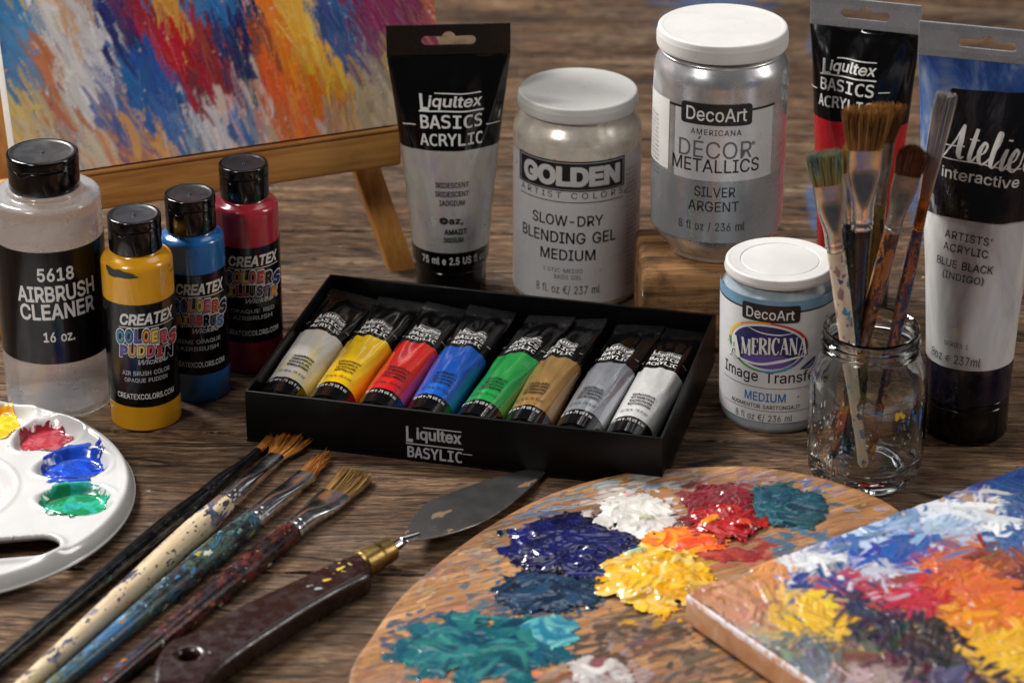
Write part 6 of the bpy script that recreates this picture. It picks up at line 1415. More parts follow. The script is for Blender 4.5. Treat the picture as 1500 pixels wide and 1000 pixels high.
    def mesh(s, name, mat, parent, base=None, cut=None, off=0.0, M=None, skirt=0.0003, gain=1.0):
        Z = (base(s.X, s.Y) if base else 0*s.X)+s.h*gain+off
        V = np.stack([s.X, s.Y, Z], -1).reshape(-1, 3); nx = s.nx
        i, j = np.meshgrid(np.arange(s.nx-1), np.arange(s.ny-1)); a = (j*nx+i).ravel()
        F = np.stack([a, a+1, a+nx+1, a+nx], 1)
        col = np.concatenate([s.c.reshape(-1, 3), s.a.reshape(-1, 1)], 1)
        if cut is not None:
            al = s.a.ravel(); V[:, 2] -= np.where(al < cut+0.15, skirt, 0)
            keep = (al[F] > cut).all(1); F = F[keep]; used = np.unique(F); re = -np.ones(len(V), int); re[used] = np.arange(len(used)); V = V[used]; F = re[F]; col = col[used]
        return mk(name, V, F, mat, parent, angle=None, col={'paint': col}, M=M)
M_WET = painted('wet_acrylic_paint', rough=0.2, bump=0.06, coat=0.25)
M_DRY = painted('dry_acrylic_paint', rough=0.42, bump=0.25, coat=0.12, bs=1800)

# ---------------------------------------------------------------- wooden palette
PZ = 0.0072
def wooden_palette():
    px = [(510, 1000), (545, 930), (600, 860), (700, 780), (800, 725), (900, 695), (1000, 684), (1090, 682), (1150, 688), (1220, 703), (1280, 725), (1315, 745)]
    pts = [tuple(P(*q, PZ)[:2]) for q in px]
    pts += [(0.203, -0.232), (0.214, -0.29), (0.206, -0.36), (0.172, -0.43), (0.11, -0.475), (0.04, -0.485), (-0.022, -0.462), (-0.060, -0.41)]
    out = [(p.x, p.y) for p in smooth_loop([(x, y, 0) for x, y in pts], 8)]
    hole = [(0.028+0.02*math.cos(t), -0.425+0.013*math.sin(t)) for t in [2*math.pi*k/32 for k in range(32)]]
    c = Vector((0.07, -0.3, 0)); M = Matrix.Translation(c)
    th = thing('wooden_palette', 'stained oval wooden palette covered in thick dabs of wet paint', 'palette', M)
    v, f = plate([(x-c.x, y-c.y) for x, y in out], [[(x-c.x, y-c.y) for x, y in hole]], PZ-0.0006, 0.0012, 3)
    v = [(x, y, z+PZ/2+0.0003) for x, y, z in v]
    mk('palette_board', v, f, palette_wood(), th, angle=40)
    pl = Plane(M @ Matrix.Translation((0, 0, PZ)))
    def uvp(x, y): return pl.uv(x, y)
    # thin stains first
    x0, y1 = -0.14, 0.15; S = Paint(-0.145, 0.135, -0.125, 0.15, 0.0006, seed=5)
    ang = math.radians(28)
    st = [(640, 930, '8a5c3c'), (560, 950, 'b08048'), (590, 985, '8a5a40'), (620, 960, '8a4a34'), (650, 850, 'b89060'), (600, 900, 'c89a58'), (680, 880, '4a6070'), (720, 850, '5a6a70'), (760, 850, '33465a'), (700, 800, '9a8060'), (740, 770, '4a6478'), (800, 750, '3a5068'), (850, 720, '5a6a78'),
          (900, 715, '98a0a0'), (980, 715, 'b0a8a0'), (1100, 705, '9a6a70'), (1150, 700, 'a08078'), (1180, 715, '5a6a98'), (1200, 760, 'a07850'), (1010, 870, '6a5040'), (950, 930, '5a4838'), (900, 940, '6a5a48'), (1000, 950, '4a4a50'), (880, 900, '7a5a40'), (820, 980, '7a4030'), (760, 960, 'b05a34'), (930, 960, '5a3a3a'), (1100, 800, 'a04a3a'), (1150, 790, '9a6a48'), (1060, 980, '5a4630'), (950, 990, '705040'), (700, 990, 'c06a3a'), (640, 800, 'b88a50')]
    ctrl = [(*uvp(a, b), c_) for a, b, c_ in st]
    for (a, b, c_) in ctrl:
        for k in range(9):
            S.stroke(a+S.rs.normal(0, 0.008), b+S.rs.normal(0, 0.008), S.rs.uniform(0.006, 0.02), S.rs.uniform(0.002, 0.007), ang+S.rs.normal(0, 0.5), lin(c_), np.array(lin(c_))*S.rs.uniform(0.6, 1.25), 0.00006, dry=S.rs.uniform(1.1, 2.0))
    S.area(ctrl, 800, (0.006, 0.03), (0.0015, 0.008), lambda x, y: ang, 0.022, 0.00006, dry=0.9)
    for (hx, hy, hrx, hry, hc) in ((700, 950, 120, 55, '1d5a68'), (800, 868, 85, 38, '1e3a54'), (832, 803, 100, 52, '141c48'), (1150, 744, 72, 36, '1a4a54'), (1052, 742, 80, 40, '7a2030'), (1012, 795, 80, 24, 'a84a20'), (1070, 800, 70, 26, '8a2a24'), (928, 750, 66, 36, 'b8b0a8'), (957, 850, 92, 58, 'b8881c'), (882, 982, 60, 26, '9a8480'), (620, 930, 50, 40, '24405e'), (760, 905, 70, 30, '2a4860'), (890, 800, 50, 40, '2a3a5c'), (1000, 900, 80, 40, '3c2e26'), (930, 945, 80, 30, '40322c'), (1180, 790, 50, 20, '34607a')):
        for k in range(26):
            t_ = S.rs.uniform(0, 6.283); r_ = S.rs.uniform(0.55, 1.15); a_, b_ = uvp(hx+hrx*r_*math.cos(t_), hy+hry*r_*math.sin(t_))
            S.stroke(a_, b_, S.rs.uniform(0.006, 0.022), S.rs.uniform(0.003, 0.009), ang+S.rs.normal(0, 0.7), np.array(lin(hc))*S.rs.uniform(0.7, 1.3), lin(hc), 0.00006, dry=S.rs.uniform(0.7, 1.7), bend=S.rs.normal(0, 0.6))
    S.dots(420, ['23406a', '2a2a30', '3a2a20', '6a2a2a', 'b89030', 'c0c0c0', '2a6a70', 'b05a2a'], (0.0003, 0.0009), thick=0.0001)
    # only where the board is
    from mathutils import geometry
    poly = [Vector((x-c.x, y-c.y)) for x, y in out]
    def inboard(PX, PY):
        q = np.zeros(PX.shape, bool)
        for k in range(len(poly)):
            x1_, y1_ = poly[k]; x2_, y2_ = poly[k-1]
            q ^= ((y1_ > PY) != (y2_ > PY)) & (PX < (x2_-x1_)*(PY-y1_)/((y2_-y1_) if abs(y2_-y1_) > 1e-9 else 1e-9)+x1_)
        return q
    PX, PY = S.X, S.Y; ins = np.zeros(PX.shape, bool); n = len(poly)
    for k in range(n):
        x1_, y1_ = poly[k]; x2_, y2_ = poly[k-1]
        cnd = ((y1_ > PY) != (y2_ > PY)) & (PX < (x2_-x1_)*(PY-y1_)/((y2_-y1_) if abs(y2_-y1_) > 1e-9 else 1e-9)+x1_); ins ^= cnd
    for dx, dy in ((0.0025, 0), (-0.0025, 0), (0, 0.0025), (0, -0.0025)):
        k = int(round(max(abs(dx), abs(dy))/S.res)); ins &= np.roll(ins, (k if dy > 0 else -k if dy < 0 else 0, k if dx > 0 else -k if dx < 0 else 0), (0, 1))
    S.a[~ins] = 0
    S.soften(1, 1); S.a = np.clip(S.a*0.9, 0, 1)
    S.mesh('paint_stains', stain_mat(), th, cut=0.06, off=PZ+0.00012, skirt=0.0)
    def dab(pxc, pyc, rx, ry, thick, cols, n=60, ang0=0.5, spread=0.7, ln=(0.012, 0.030), wd=(0.004, 0.010), seed=0, top=None, dry=0.22, lab=None, rag=0.95):
        u, v_ = uvp(pxc, pyc); a = rx*0.000352; b = abs(uvp(pxc, pyc-ry)[1]-v_)
        m = 0.012; D = Paint(u-a-m, u+a+m, v_-b-m, v_+b+m, 0.00045, seed=seed); rs = D.rs
        gg = 1.12-np.sqrt(((D.X-u)/a)**2+((D.Y-v_)/b)**2)+rag*1.5*(fbm(D.X*90+seed, D.Y*90, seed+9, 6, 0.66)-0.5)
        D.a = sstep(0.02, 0.2, gg)*min(1.0, 1.6-dry); base_c = np.array(lin(cols[0])); D.c[:] = base_c*0.9; D.h += 0.3*thick*D.a
        for k in range(n):
            q = k/n; r = math.sqrt(rs.uniform(0, 1))*(1.0 if q < 0.6 else 0.75); t = rs.uniform(0, 2*math.pi)
            cx, cy = u+a*r*math.cos(t), v_+b*r*math.sin(t)
            i, j = rs.integers(len(cols), size=2)
            c1 = np.array(lin(cols[i]))*rs.uniform(0.8, 1.15); c2 = np.array(lin(cols[j]))*rs.uniform(0.8, 1.2)
            D.stroke(cx, cy, rs.uniform(*ln), rs.uniform(*wd), ang0+rs.normal(0, spread), c1, c2, thick*rs.uniform(0.5, 1.2)*(0.4+0.8*q), dry=dry*rs.uniform(0.3, 1.3), bend=rs.normal(0, 1.1), bris=0.6)
            if k < n//9:      # thin ragged drags leaving the edge
                t2 = rs.uniform(0, 2*math.pi); D.stroke(u+a*1.0*math.cos(t2), v_+b*1.0*math.sin(t2), rs.uniform(0.006, 0.012), rs.uniform(0.003, 0.007), t2+rs.normal(0, 0.5), c1, c2, thick*0.10, dry=1.6)
        if top:
            for (tx, ty, c_, ln_, wd_, a_) in top:
                x_, y_ = uvp(tx, ty); D.stroke(x_, y_, ln_, wd_, a_, lin(c_), np.array(lin(c_))*0.85, thick*1.6, dry=0.25)
        D.a *= sstep(-0.10, 0.02, gg)
        for dx_, dy_ in ((0.003, 0), (-0.003, 0), (0, 0.003), (0, -0.003)): D.a[~inboard(D.X+dx_, D.Y+dy_)] = 0
        # body of the dab: mounds up in the middle
        g = np.clip(1-((D.X-u)/a)**2-((D.Y-v_)/b)**2, 0, 1); D.h += thick*1.5*sstep(0, 0.8, g)*fbm(D.X*120, D.Y*120, seed, 3)
        D.soften(3, 2)
        o = D.mesh('paint_dab', M_WET, th, cut=0.42, off=PZ+0.0002, skirt=0.0003)
        if lab: o['label'] = lab
    dab(704, 950, 98, 46, 0.0006, ['14525e', '1f6466', '103f52', '185452', '347a76', '154c60', '0f364a'], 120, 0.3, 0.8, seed=1, wd=(0.004, 0.010), dry=0.6, rag=1.15, lab='broad turquoise paint dab')
    dab(808, 925, 34, 22, 0.0005, ['226a84', '4a9498', '66a8a4', '266e86'], 36, 0.5, 0.5, seed=2, dry=0.6, lab='small light teal paint dab')
    dab(800, 868, 62, 28, 0.0009, ['10263f', '173650', '0e2036', '223e58', '0b1a2c'], 90, 0.1, 0.8, seed=3, lab='dark slate blue paint dab')
    dab(832, 803, 78, 42, 0.0017, ['060826', '090d3a', '0b124c', '04061c', '0e1658'], 130, 0.2, 0.9, seed=4, lab='thick navy blue paint dab')
    dab(1150, 744, 54, 28, 0.0013, ['0a3244', '0c4252', '0f4a4c', '08283a', '124a5a'], 90, 0.2, 0.9, seed=5, lab='thick dark teal paint dab')
    dab(1052, 742, 56, 30, 0.0012, ['5c0814', '74101c', '6a1824', '50060f'], 70, 0.3, 0.7, seed=6, lab='dark crimson paint dab')
    dab(1012, 790, 50, 16, 0.0009, ['d8501a', 'e8761c', 'c83a18', 'e89020'], 50, 0.1, 0.6, seed=7, lab='orange paint dab')
    dab(1060, 768, 48, 26, 0.0019, ['8e0a14', 'a01018', '780810', 'a81a14'], 70, 0.4, 1.0, seed=8, top=[(1040, 770, 'e8861c', 0.014, 0.005, 0.9), (1092, 775, 'd8402a', 0.007, 0.006, 0.2)], lab='glossy bright red paint dab')
    dab(1070, 812, 42, 10, 0.0003, ['8a2028', '9a3a2a', '7a2a2a'], 24, 0.1, 0.6, seed=18, dry=0.9)
    dab(928, 753, 44, 28, 0.0015, ['c4beb8', 'd2ccc6', 'b8b2ac', 'c0b8b0'], 90, 0.4, 0.9, seed=9, top=[(905, 722, 'c84a70', 0.012, 0.004, 0.1), (925, 730, 'd88aa0', 0.010, 0.003, 0.6), (945, 765, 'b8c4a0', 0.009, 0.003, 0.2)], lab='thick white paint dab with pink streaks')
    dab(957, 848, 68, 46, 0.0020, ['d09406', 'daa00c', 'c88804', 'd8ae34', 'd6a81e', 'dcc47c'], 190, 0.7, 0.8, (0.009, 0.022), (0.003, 0.007), seed=10, top=[(930, 815, 'a8c8a0', 0.012, 0.003, 0.6)], dry=0.4, lab='thick yellow paint dab')
    dab(882, 985, 38, 18, 0.0010, ['c0bcb8', 'a8a4a0', 'ccc6c2', '7a4a4c', '8a7a76'], 70, 0.3, 0.9, seed=11, dry=0.6, lab='small white paint dab at the front')
wooden_palette()

# ---------------------------------------------------------------- painted canvas lying on the palette
def lying_canvas():
    zt = 0.0238; a = P(1003, 868, zt); b = P(1500, 683, zt); c = P(1120, 962, zt)
    ux = (b-a).normalized(); th_ = 0.0148
    uy = Vector((0, 0, 1)).cross(ux); M = axes(a, ux, uy, Vector((0, 0, 1)))
    th = thing('painted_canvas', 'colourful abstract canvas lying flat across the wooden palette in the bottom right corner', 'painting', M)
    W, D = 0.30, 0.205
    side = NT('paint_smeared_canvas_edge'); n = side.noise(60, 6, 0.65, dist=0.6)
    col = side.ramp(n, [(0.3, lin('9a6a48')), (0.5, lin('b98660')), (0.66, lin('c0a088'))])
    z = side.sep(2); wob = side.math('MULTIPLY', side.noise(140, 5), 0.004)
    m = side.math('GREATER_THAN', side.math('ADD', z, wob), -0.0012)
    col = side.mix(side.math('MULTIPLY', m, side.ramp(side.noise(260, 4), [(0.38, 0.0), (0.48, 0.9)])), col, lin('d8d0d4'))
    o_ = side.ramp(side.noise(38, 4, src=side.map((1, 1, 1), (3, 3, 0))), [(0.56, 0.0), (0.64, 1.0)]); col = side.mix(side.math('MULTIPLY', o_, 0.8), col, lin('c8622c'))
    side.set('Base Color', col); side.set('Roughness', 0.5); side.bump(side.noise(1500, 2), 0.3, 0.0004)
    mb = MB(); mb.box(0, W, -D, 0, -th_, -0.0004, bev=0.0018, seg=4); mb.build('stretched_edge', side.m, th)
    pl = Plane(M)
    pts = [(1480, 700, '2a5aa8'), (1440, 735, 'e2e4e8'), (1390, 752, 'd8dce4'), (1460, 760, 'dde0e6'), (1300, 762, '5a80b8'), (1250, 792, '3a68b0'), (1480, 790, '3a6498'), (1350, 800, '2c5aa0'), (1330, 770, '8aa8cc'), (1400, 775, 'a8bcd8'), (1280, 775, 'b0c0dc'), (1370, 728, '24529c'), (1500, 740, '3a5a90'), (1420, 712, '1e4c98'),
           (1185, 818, 'dfe2ea'), (1215, 828, 'e0dde4'), (1240, 838, 'd4d0dc'), (1290, 805, '1a4aa0'), (1330, 825, '143f98'), (1250, 852, 'b03a54'), (1200, 850, '183a88'), (1225, 862, '1a3f8a'), (1275, 842, 'c8c0d0'), (1310, 840, 'c0c8dc'), (1190, 800, '8a90b0'),
           (1320, 872, 'b01428'), (1360, 872, 'b81a2a'), (1340, 862, 'c01828'), (1290, 862, 'a02a40'), (1390, 825, 'd0602a'), (1440, 845, 'd86a28'), (1480, 885, 'e06a1e'), (1470, 830, '9a4a2c'), (1400, 800, 'b8643c'), (1440, 815, '8a3a28'), (1500, 840, '6a3428'), (1420, 865, 'e0641c'),
           (1420, 900, 'f0941c'), (1465, 930, 'f0b020'), (1490, 972, 'e8b428'), (1450, 905, 'e87a1c'), (1130, 850, 'd8904a'), (1145, 872, 'e0b04a'), (1180, 900, 'ecb61e'), (1210, 925, 'eebc20'), (1190, 880, 'f0c030'), (1160, 915, 'e8b020'), (1225, 905, 'e0a81c'),
           (1050, 862, 'b87a52'), (1090, 880, 'c48a64'), (1070, 895, 'c08468'), (1100, 910, 'b88060'), (1110, 860, 'c88a60'), (1050, 880, 'b06a48'), (1260, 915, '1c1a34'), (1300, 940, '1e1828'), (1350, 960, '241a2c'), (1255, 885, '262444'), (1400, 965, '2a1c28'), (1450, 990, '3a2434'), (1310, 915, '181828'), (1350, 930, '2c1420'), (1380, 945, '1e1a2c'), (1350, 990, '2c2430'),
           (1150, 950, '7a8070'), (1200, 970, '6a6a7a'), (1250, 985, 'b89a98'), (1170, 935, '4a5a70'), (1300, 990, 'a08a88'), (1130, 980, '7a8a8a'), (1240, 955, '7a6a58'), (1270, 962, '6a3a40'), (1150, 990, '3a4a70'), (1200, 1010, '8a9098'), (1100, 935, '9a9890'), (1400, 1000, '5a5a80'), (1350, 1020, '6a4a60'), (1450, 1030, '4a4a70'), (1250, 1030, '7a7a90')]
    ctrl = [(*pl.uv(x, y), c_) for x, y, c_ in pts]
    S = Paint(0.0006, W-0.001, -D+0.001, -0.0006, 0.00055, base=lin('b09078'), alpha=1.0, seed=31)
    X1 = W
    for n, ln, wd, sg, tk in ((750, (0.02, 0.05), (0.008, 0.018), 0.009, 0.0005), (900, (0.012, 0.035), (0.004, 0.012), 0.0055, 0.0010), (1700, (0.004, 0.02), (0.0012, 0.006), 0.0045, 0.0012)):
        S.area(ctrl, n, ln, wd, lambda x, y: 0.3+0.6*math.sin(x*31+1), sg, tk, dry=0.8 if n > 800 else 0.3, jit=0.08, asd=1.0, box=(0, X1, -D, 0))
    S.dots(260, ['e0dce0', '23406a', 'b02a2a', 'e0b030', '202028', 'c8c0d8'], (0.0003, 0.0009), box=(0, X1, -D, 0))
    S.c *= 0.66; S.soften(1, 1); S.mesh('painted_surface', M_DRY, th, off=-0.0002, gain=1.0)
lying_canvas()

# ---------------------------------------------------------------- easel with canvas
def easel():
    A = P(583, 243, 0.068); B = P(158, 307, 0.068); d = Vector((A.x-B.x, A.y-B.y, 0)).normalized(); yaw = math.atan2(d.y, d.x)
    M = Matrix.Translation((A.x, A.y, 0)) @ Matrix.Rotation(yaw, 4, 'Z')      # x to the right along the ledge, y away
    wood = wood_plain('varnished_beech', '8a5426', 'c89250', (0.07, 1, 1), 0.4, 0.2, 0.15); woodz = wood_plain('varnished_beech_upright', '8a5426', 'c08846', (1, 1, 0.07), 0.4, 0.25, 0.15)
    th = thing('table_easel', 'small golden brown wooden easel behind the paint bottles', 'easel', M)
    mb = MB(); mb.box(-0.235, 0.002, 0, 0.014, 0.068, 0.0885, bev=0.0015, seg=3); mb.build('ledge', wood, th)
    mb = MB(); mb.box(-0.235, 0.002, -0.0005, 0.003, 0.0886, 0.0905, bev=0.0006, seg=2); mb.build('ledge_lip', wood, th)
    def leg(xt, xb, yt, yb, w_, name='leg', ztop=0.34, back=0.0):
        t = Vector((xt, yt, ztop)); b = Vector((xb, yb, 0)); z = (t-b).normalized(); x = Vector((1, 0, 0)); y = z.cross(x).normalized(); x = y.cross(z)
        Mz = axes(b, x, y, z); mb = MB(); mb.box(-w_/2, w_/2, 0, 0.011, -0.02, (t-b).length, bev=0.001, seg=2)
        v = [tuple(Mz @ Vector(p)) for p in mb.v]; v = [(p[0], p[1], max(p[2], 0.0)) for p in v]
        mk(name, v, mb.f, woodz, th)
    F = P(589, 407, 0.0); f = M.inverted() @ F; T = M.inverted() @ P(556, 262, 0.066)
    lean = math.tan(math.radians(17))
    sx = (f.x-T.x)/0.066
    leg(f.x-sx*0.34, f.x, 0.0150+0.34*lean*0.9, 0.0150-0.0*lean, 0.0155)
    leg(-0.225+sx*0.34, -0.225, 0.0150+0.34*lean*0.9, 0.0150, 0.0155)
    leg(-0.112, -0.112, 0.10, 0.21, 0.0155, 'rear_strut', 0.32)
    # canvas resting on the ledge
    Mc = M @ Matrix.Translation((0, 0.0035, 0.0910)) @ Matrix.Rotation(-math.radians(17), 4, 'X')
    pl = Plane(Mc @ Matrix.Rotation(math.pi/2, 4, 'X'))      # u right, v up in the canvas face
    u0 = pl.uv(30, 279)[0]; u1 = pl.uv(652, 150)[0]
    H = 0.20
    Mo = Mc @ Matrix.Translation((u0, 0, 0))
    tc = thing('easel_painting', 'large colourful abstract painting with white edges standing on the easel', 'painting', Mo)
    W = u1-u0
    sd = simple('primed_canvas_edge', 'd8d4d0', 0.6, var=0.05, vs=90, bump=0.3, bs=1500, dirt=0.3)
    mb = MB(); mb.box(0, W, 0.0005, 0.019, 0, H, bev=0.0012, seg=3); mb.build('stretched_edge', sd, tc)
    pts = [(20, 30, '3f86bc'), (20, 80, '4a88ba'), (45, 120, '6a8ab0'), (50, 50, '5a90bc'), (15, 120, '5a84a8'), (65, 20, 'e0dcd8'), (80, 60, 'e4e0dc'), (100, 110, 'dcd6d2'), (110, 160, 'd8d2d0'), (130, 30, 'd8d4d4'), (150, 60, 'dcd8da'), (140, 95, 'd8d4d8'), (95, 25, 'd0a888'), (72, 95, 'c87a50'), (80, 130, 'b87858'), (95, 165, 'c07860'), (110, 195, 'c88a68'), (120, 130, 'e0dcda'), (150, 110, 'b8b4c8'), (150, 150, '8a8ab0'),
           (165, 20, '28306e'), (185, 50, '26306e'), (170, 90, '24356e'), (190, 110, '2a6aa8'), (200, 150, '2c60a4'), (230, 130, '2a58a0'), (225, 170, '4468a8'), (205, 80, '24509a'), (215, 30, 'a02838'), (235, 60, 'b82030'), (200, 15, '8a2840'), (250, 25, 'e0a040'), (260, 75, 'c0202c'), (280, 100, 'b01c2a'), (300, 60, '9a2a34'), (310, 90, '8a2430'), (250, 140, '3458a0'), (290, 150, '7a3038'), (300, 120, '982230'), (285, 15, '3a78b0'), (270, 45, 'a82a34'),
           (325, 20, '2a6cb0'), (320, 55, '282c62'), (345, 90, '20265a'), (355, 120, '24285a'), (365, 30, '20285c'), (340, 60, '1c2258'), (360, 75, '1e2458'), (385, 60, 'b05a28'), (395, 30, 'e87818'), (420, 20, 'f0b038'), (430, 60, 'f0a42c'), (410, 100, 'e86a1c'), (440, 130, 'f08a1e'), (470, 80, 'f4ac2c'), (490, 110, 'f6b63a'), (450, 150, 'e05a1c'), (420, 160, 'dd5a20'), (500, 140, 'f0a030'), (445, 30, 'f0c060'), (395, 120, 'd85a20'),
           (470, 35, '3a5890'), (500, 30, '2e5c98'), (490, 60, '34508a'), (530, 40, '7a3058'), (560, 30, '8a2a58'), (600, 20, '7c3050'), (640, 15, 'b05a40'), (545, 70, '7a3a68'), (580, 50, '80305a'), (520, 90, '5a5a90'), (510, 70, '3a6090'), (550, 110, '9a8a80'), (560, 150, 'c8b494'), (530, 160, 'c0a888'), (570, 100, 'a89060'),
           (350, 155, 'c89a98'), (330, 170, 'd4b8b0'), (380, 160, 'd0c0b8'), (300, 185, 'd8d0d0'), (320, 200, 'd0c8cc'), (250, 180, '5a78b0'), (245, 215, 'e0a060'), (200, 200, 'd8a068'), (260, 230, 'd4b0a0'), (180, 240, 'd0906a'), (190, 220, 'c08060'), (150, 200, 'c8b8a8'), (130, 230, 'd0c0a8'), (60, 170, 'd8b878'), (40, 150, 'd4b478'), (50, 220, 'd0b88c'), (80, 200, 'c0b0a0'), (90, 250, 'd0bca0'), (30, 190, 'd8b46a'), (110, 215, '9a94a8'), (170, 180, '4a5a98'), (180, 205, '5a64a0'),
           (410, 190, 'd07040'), (450, 185, 'dc7a40'), (500, 180, 'd8a080'), (540, 185, 'ccb8a0'), (370, 200, '8a90a8'), (350, 215, '4a70a8'), (300, 225, '8aa0b8'), (400, 215, 'c8a890'), (470, 205, 'c8b0a0'), (330, 228, 'b8b0b8'), (290, 245, '4a68a0'), (220, 245, 'c88860'), (160, 255, 'd0b8a0')]
    R2 = pl
    ctrl = []
    for x, y, c_ in pts:
        u, v_ = pl.uv(x, y); ctrl.append((u-u0, v_, c_))
    up = [(u, v_+0.075, c_) for u, v_, c_ in ctrl if v_ > 0.02]
    ctrl += up
    a0 = pl.uv(100, 20); a1 = pl.uv(150, 130); ad = math.atan2(a1[1]-a0[1], a1[0]-a0[0])
    S = Paint(0.0, W, 0.0, H, 0.0007, base=lin('c8b8a8'), alpha=1.0, seed=77)
    for n, ln, wd, sg, tk in ((900, (0.02, 0.05), (0.006, 0.014), 0.007, 0.0004), (1500, (0.02, 0.06), (0.003, 0.010), 0.0048, 0.0006), (3000, (0.008, 0.036), (0.0012, 0.006), 0.0044, 0.0007)):
        S.area(ctrl, n, ln, wd, lambda x, y: ad+0.12*math.sin(x*31+y*17), sg, tk, dry=0.9 if n > 1000 else 0.5, asd=0.14, aniso=1.6, adir=ad)
    S.dots(220, ['e0dce0', '23406a', 'b02a2a', 'e0b030', 'e0c8b0', 'c8c0d8'], (0.0002, 0.0007))
    S.c *= 0.84; S.soften(0, 1); S.h += 0.00022*(fbm(S.X*1400, S.Y*1400, 3, 2)-0.5)
    Mr = Matrix.Rotation(math.pi/2, 4, 'X')
    S.mesh('painted_surface', M_DRY, tc, M=Mr, gain=0.8)
easel()

# ---------------------------------------------------------------- white mixing tray
def tray():
    c = Vector((-0.275, -0.181)); R = 0.0955; M = Matrix.Translation((c.x, c.y, 0))
    th = thing('mixing_tray', 'round white plastic mixing tray with four paint colours in its wells', 'palette', M)
    def loc(px, py, z=0.008): p = P(px, py, z); return p.x-c.x, p.y-c.y
    W = [loc(0, 628, 0.005), loc(66, 650, 0.005), loc(106, 692, 0.005), loc(110, 744, 0.005)]
    wells = []
    for (x, y) in W: wells.append((math.atan2(y, x), 0.0655))
    a0, a3 = wells[0][0], wells[-1][0]; stp = (wells[0][0]-wells[3][0])/3
    WP = [(x, y, math.atan2(y, x)) for x, y in W]; rm = sum(math.hypot(*q) for q in W)/4
    WP += [(rm*math.cos(a0+stp*k), rm*math.sin(a0+stp*k), a0+stp*k) for k in range(1, 5)]
    hx0, hy0 = loc(-62, 813, 0.009); hx1, hy1 = loc(58, 803, 0.009); hr = 0.0094
    def slot(x, y):
        dx, dy = hx1-hx0, hy1-hy0; t = np.clip(((x-hx0)*dx+(y-hy0)*dy)/(dx*dx+dy*dy), 0, 1); return np.hypot(x-hx0-t*dx, y-hy0-t*dy)-hr
    def H(x, y):
        r = np.hypot(x, y); z = 0.0095+0*r; z = z+0.0016*np.exp(-((r-R+0.0045)/0.0022)**2)
        z = z-0.0042*(1-sstep(0.032, 0.0385, r)); z = z+0.0009*np.exp(-((r-0.040)/0.0016)**2)
        for (wx, wy, a) in WP:
            dx, dy = x-wx, y-wy; u = dx*math.cos(a)+dy*math.sin(a); v = -dx*math.sin(a)+dy*math.cos(a)
            d = np.hypot(u/0.0190, v/(0.0148*(1+0.25*np.clip(u/0.0185, -1, 1)))); z = z-0.0050*(1-sstep(0.70, 1.0, d))+0.0007*np.exp(-((d-1.06)/0.07)**2)
        s = slot(x, y); z = z+0.0018*np.exp(-((s-0.0012)/0.0022)**2)
        z = np.where(s < 0.003, np.maximum(z, 0.0098), z)
        z = z*sstep(R*1.004, R*0.965, r)**0.5*1.0 if False else np.where(r > R-0.004, z-(z)*(1-np.sqrt(np.clip(1-((r-(R-0.004))/0.004)**2, 0, 1))), z)
        return z
    nr, nt = 230, 560; V = []
    rr = np.concatenate([np.linspace(0, R-0.005, nr-12), R-0.005+0.005*np.sin(np.linspace(0, math.pi/2, 13)[1:])])
    tt = np.arange(nt)*2*math.pi/nt; RR, TT = np.meshgrid(rr, tt, indexing='ij'); X, Y = RR*np.cos(TT), RR*np.sin(TT)
    sd = slot(X, Y); e = 1e-5; gx = (slot(X+e, Y)-sd)/e; gy = (slot(X, Y+e)-sd)/e
    near = np.abs(sd) < 0.00045; X = np.where(near, X-sd*gx, X); Y = np.where(near, Y-sd*gy, Y); Z = H(X, Y); Z = np.where(RR > R-0.0042, np.maximum(Z, 0.0045), Z)
    V = np.stack([X, Y, Z], -1).reshape(-1, 3); F = []
    sdv = slot(X, Y).ravel()
    for i in range(nr-1):
        a = i*nt+np.arange(nt); b = i*nt+(np.arange(nt)+1) % nt; F.append(np.stack([a, a+nt, b+nt, b], 1))
    F = np.concatenate(F); keep = ~(sdv[F] < -0.00005).any(1) ; F = F[keep]
    bm = bmesh.new(); vs = [bm.verts.new(p) for p in V.tolist()]
    for q in F.tolist():
        try: bm.faces.new([vs[k] for k in q])
        except ValueError: pass
    bmesh.ops.remove_doubles(bm, verts=bm.verts[:], dist=1e-6)
    hol = [ed for ed in bm.edges if ed.is_boundary and slot(ed.verts[0].co.x, ed.verts[0].co.y) < 0.003]
    r = bmesh.ops.extrude_edge_only(bm, edges=hol)
    for v in [g for g in r['geom'] if isinstance(g, bmesh.types.BMVert)]: v.co.z = 0.0082
    bmesh.ops.delete(bm, geom=[v for v in bm.verts if not v.link_faces], context='VERTS')
    bmesh.ops.recalc_face_normals(bm, faces=bm.faces[:])
    me = bpy.data.meshes.new('tray_body'); bm.to_mesh(me); bm.free()
    pm = simple('white_tray_plastic', 'dddcda', 0.22, coat=0.4, var=0.03, vs=30, bump=0.03, sss=0.15)
    t = NT('white_tray_plastic'); b, _ = splatter(t, lin('dcdbd9')+(1,) if False else t.ramp(t.noise(40), [(0.3, lin('b4b3b2')), (0.7, lin('c0bfbd'))]), 260, 0.035, [lin('5a6a90'), lin('a86060'), lin('8a8a8a')], size=0.14)
    t.set('Base Color', b); t.set('Roughness', 0.2); t.set('Coat Weight', 0.4); t.set('Subsurface Weight', 0.12); t.set('Subsurface Scale', 0.004)
    me.materials.append(t.m); me.polygons.foreach_set('use_smooth', [True]*len(me.polygons))
    o = bpy.data.objects.new('tray_body', me); sc.collection.objects.link(o); o.parent = th
    md = o.modifiers.new('thickness', 'SOLIDIFY'); md.thickness = 0.0012; md.offset = -1
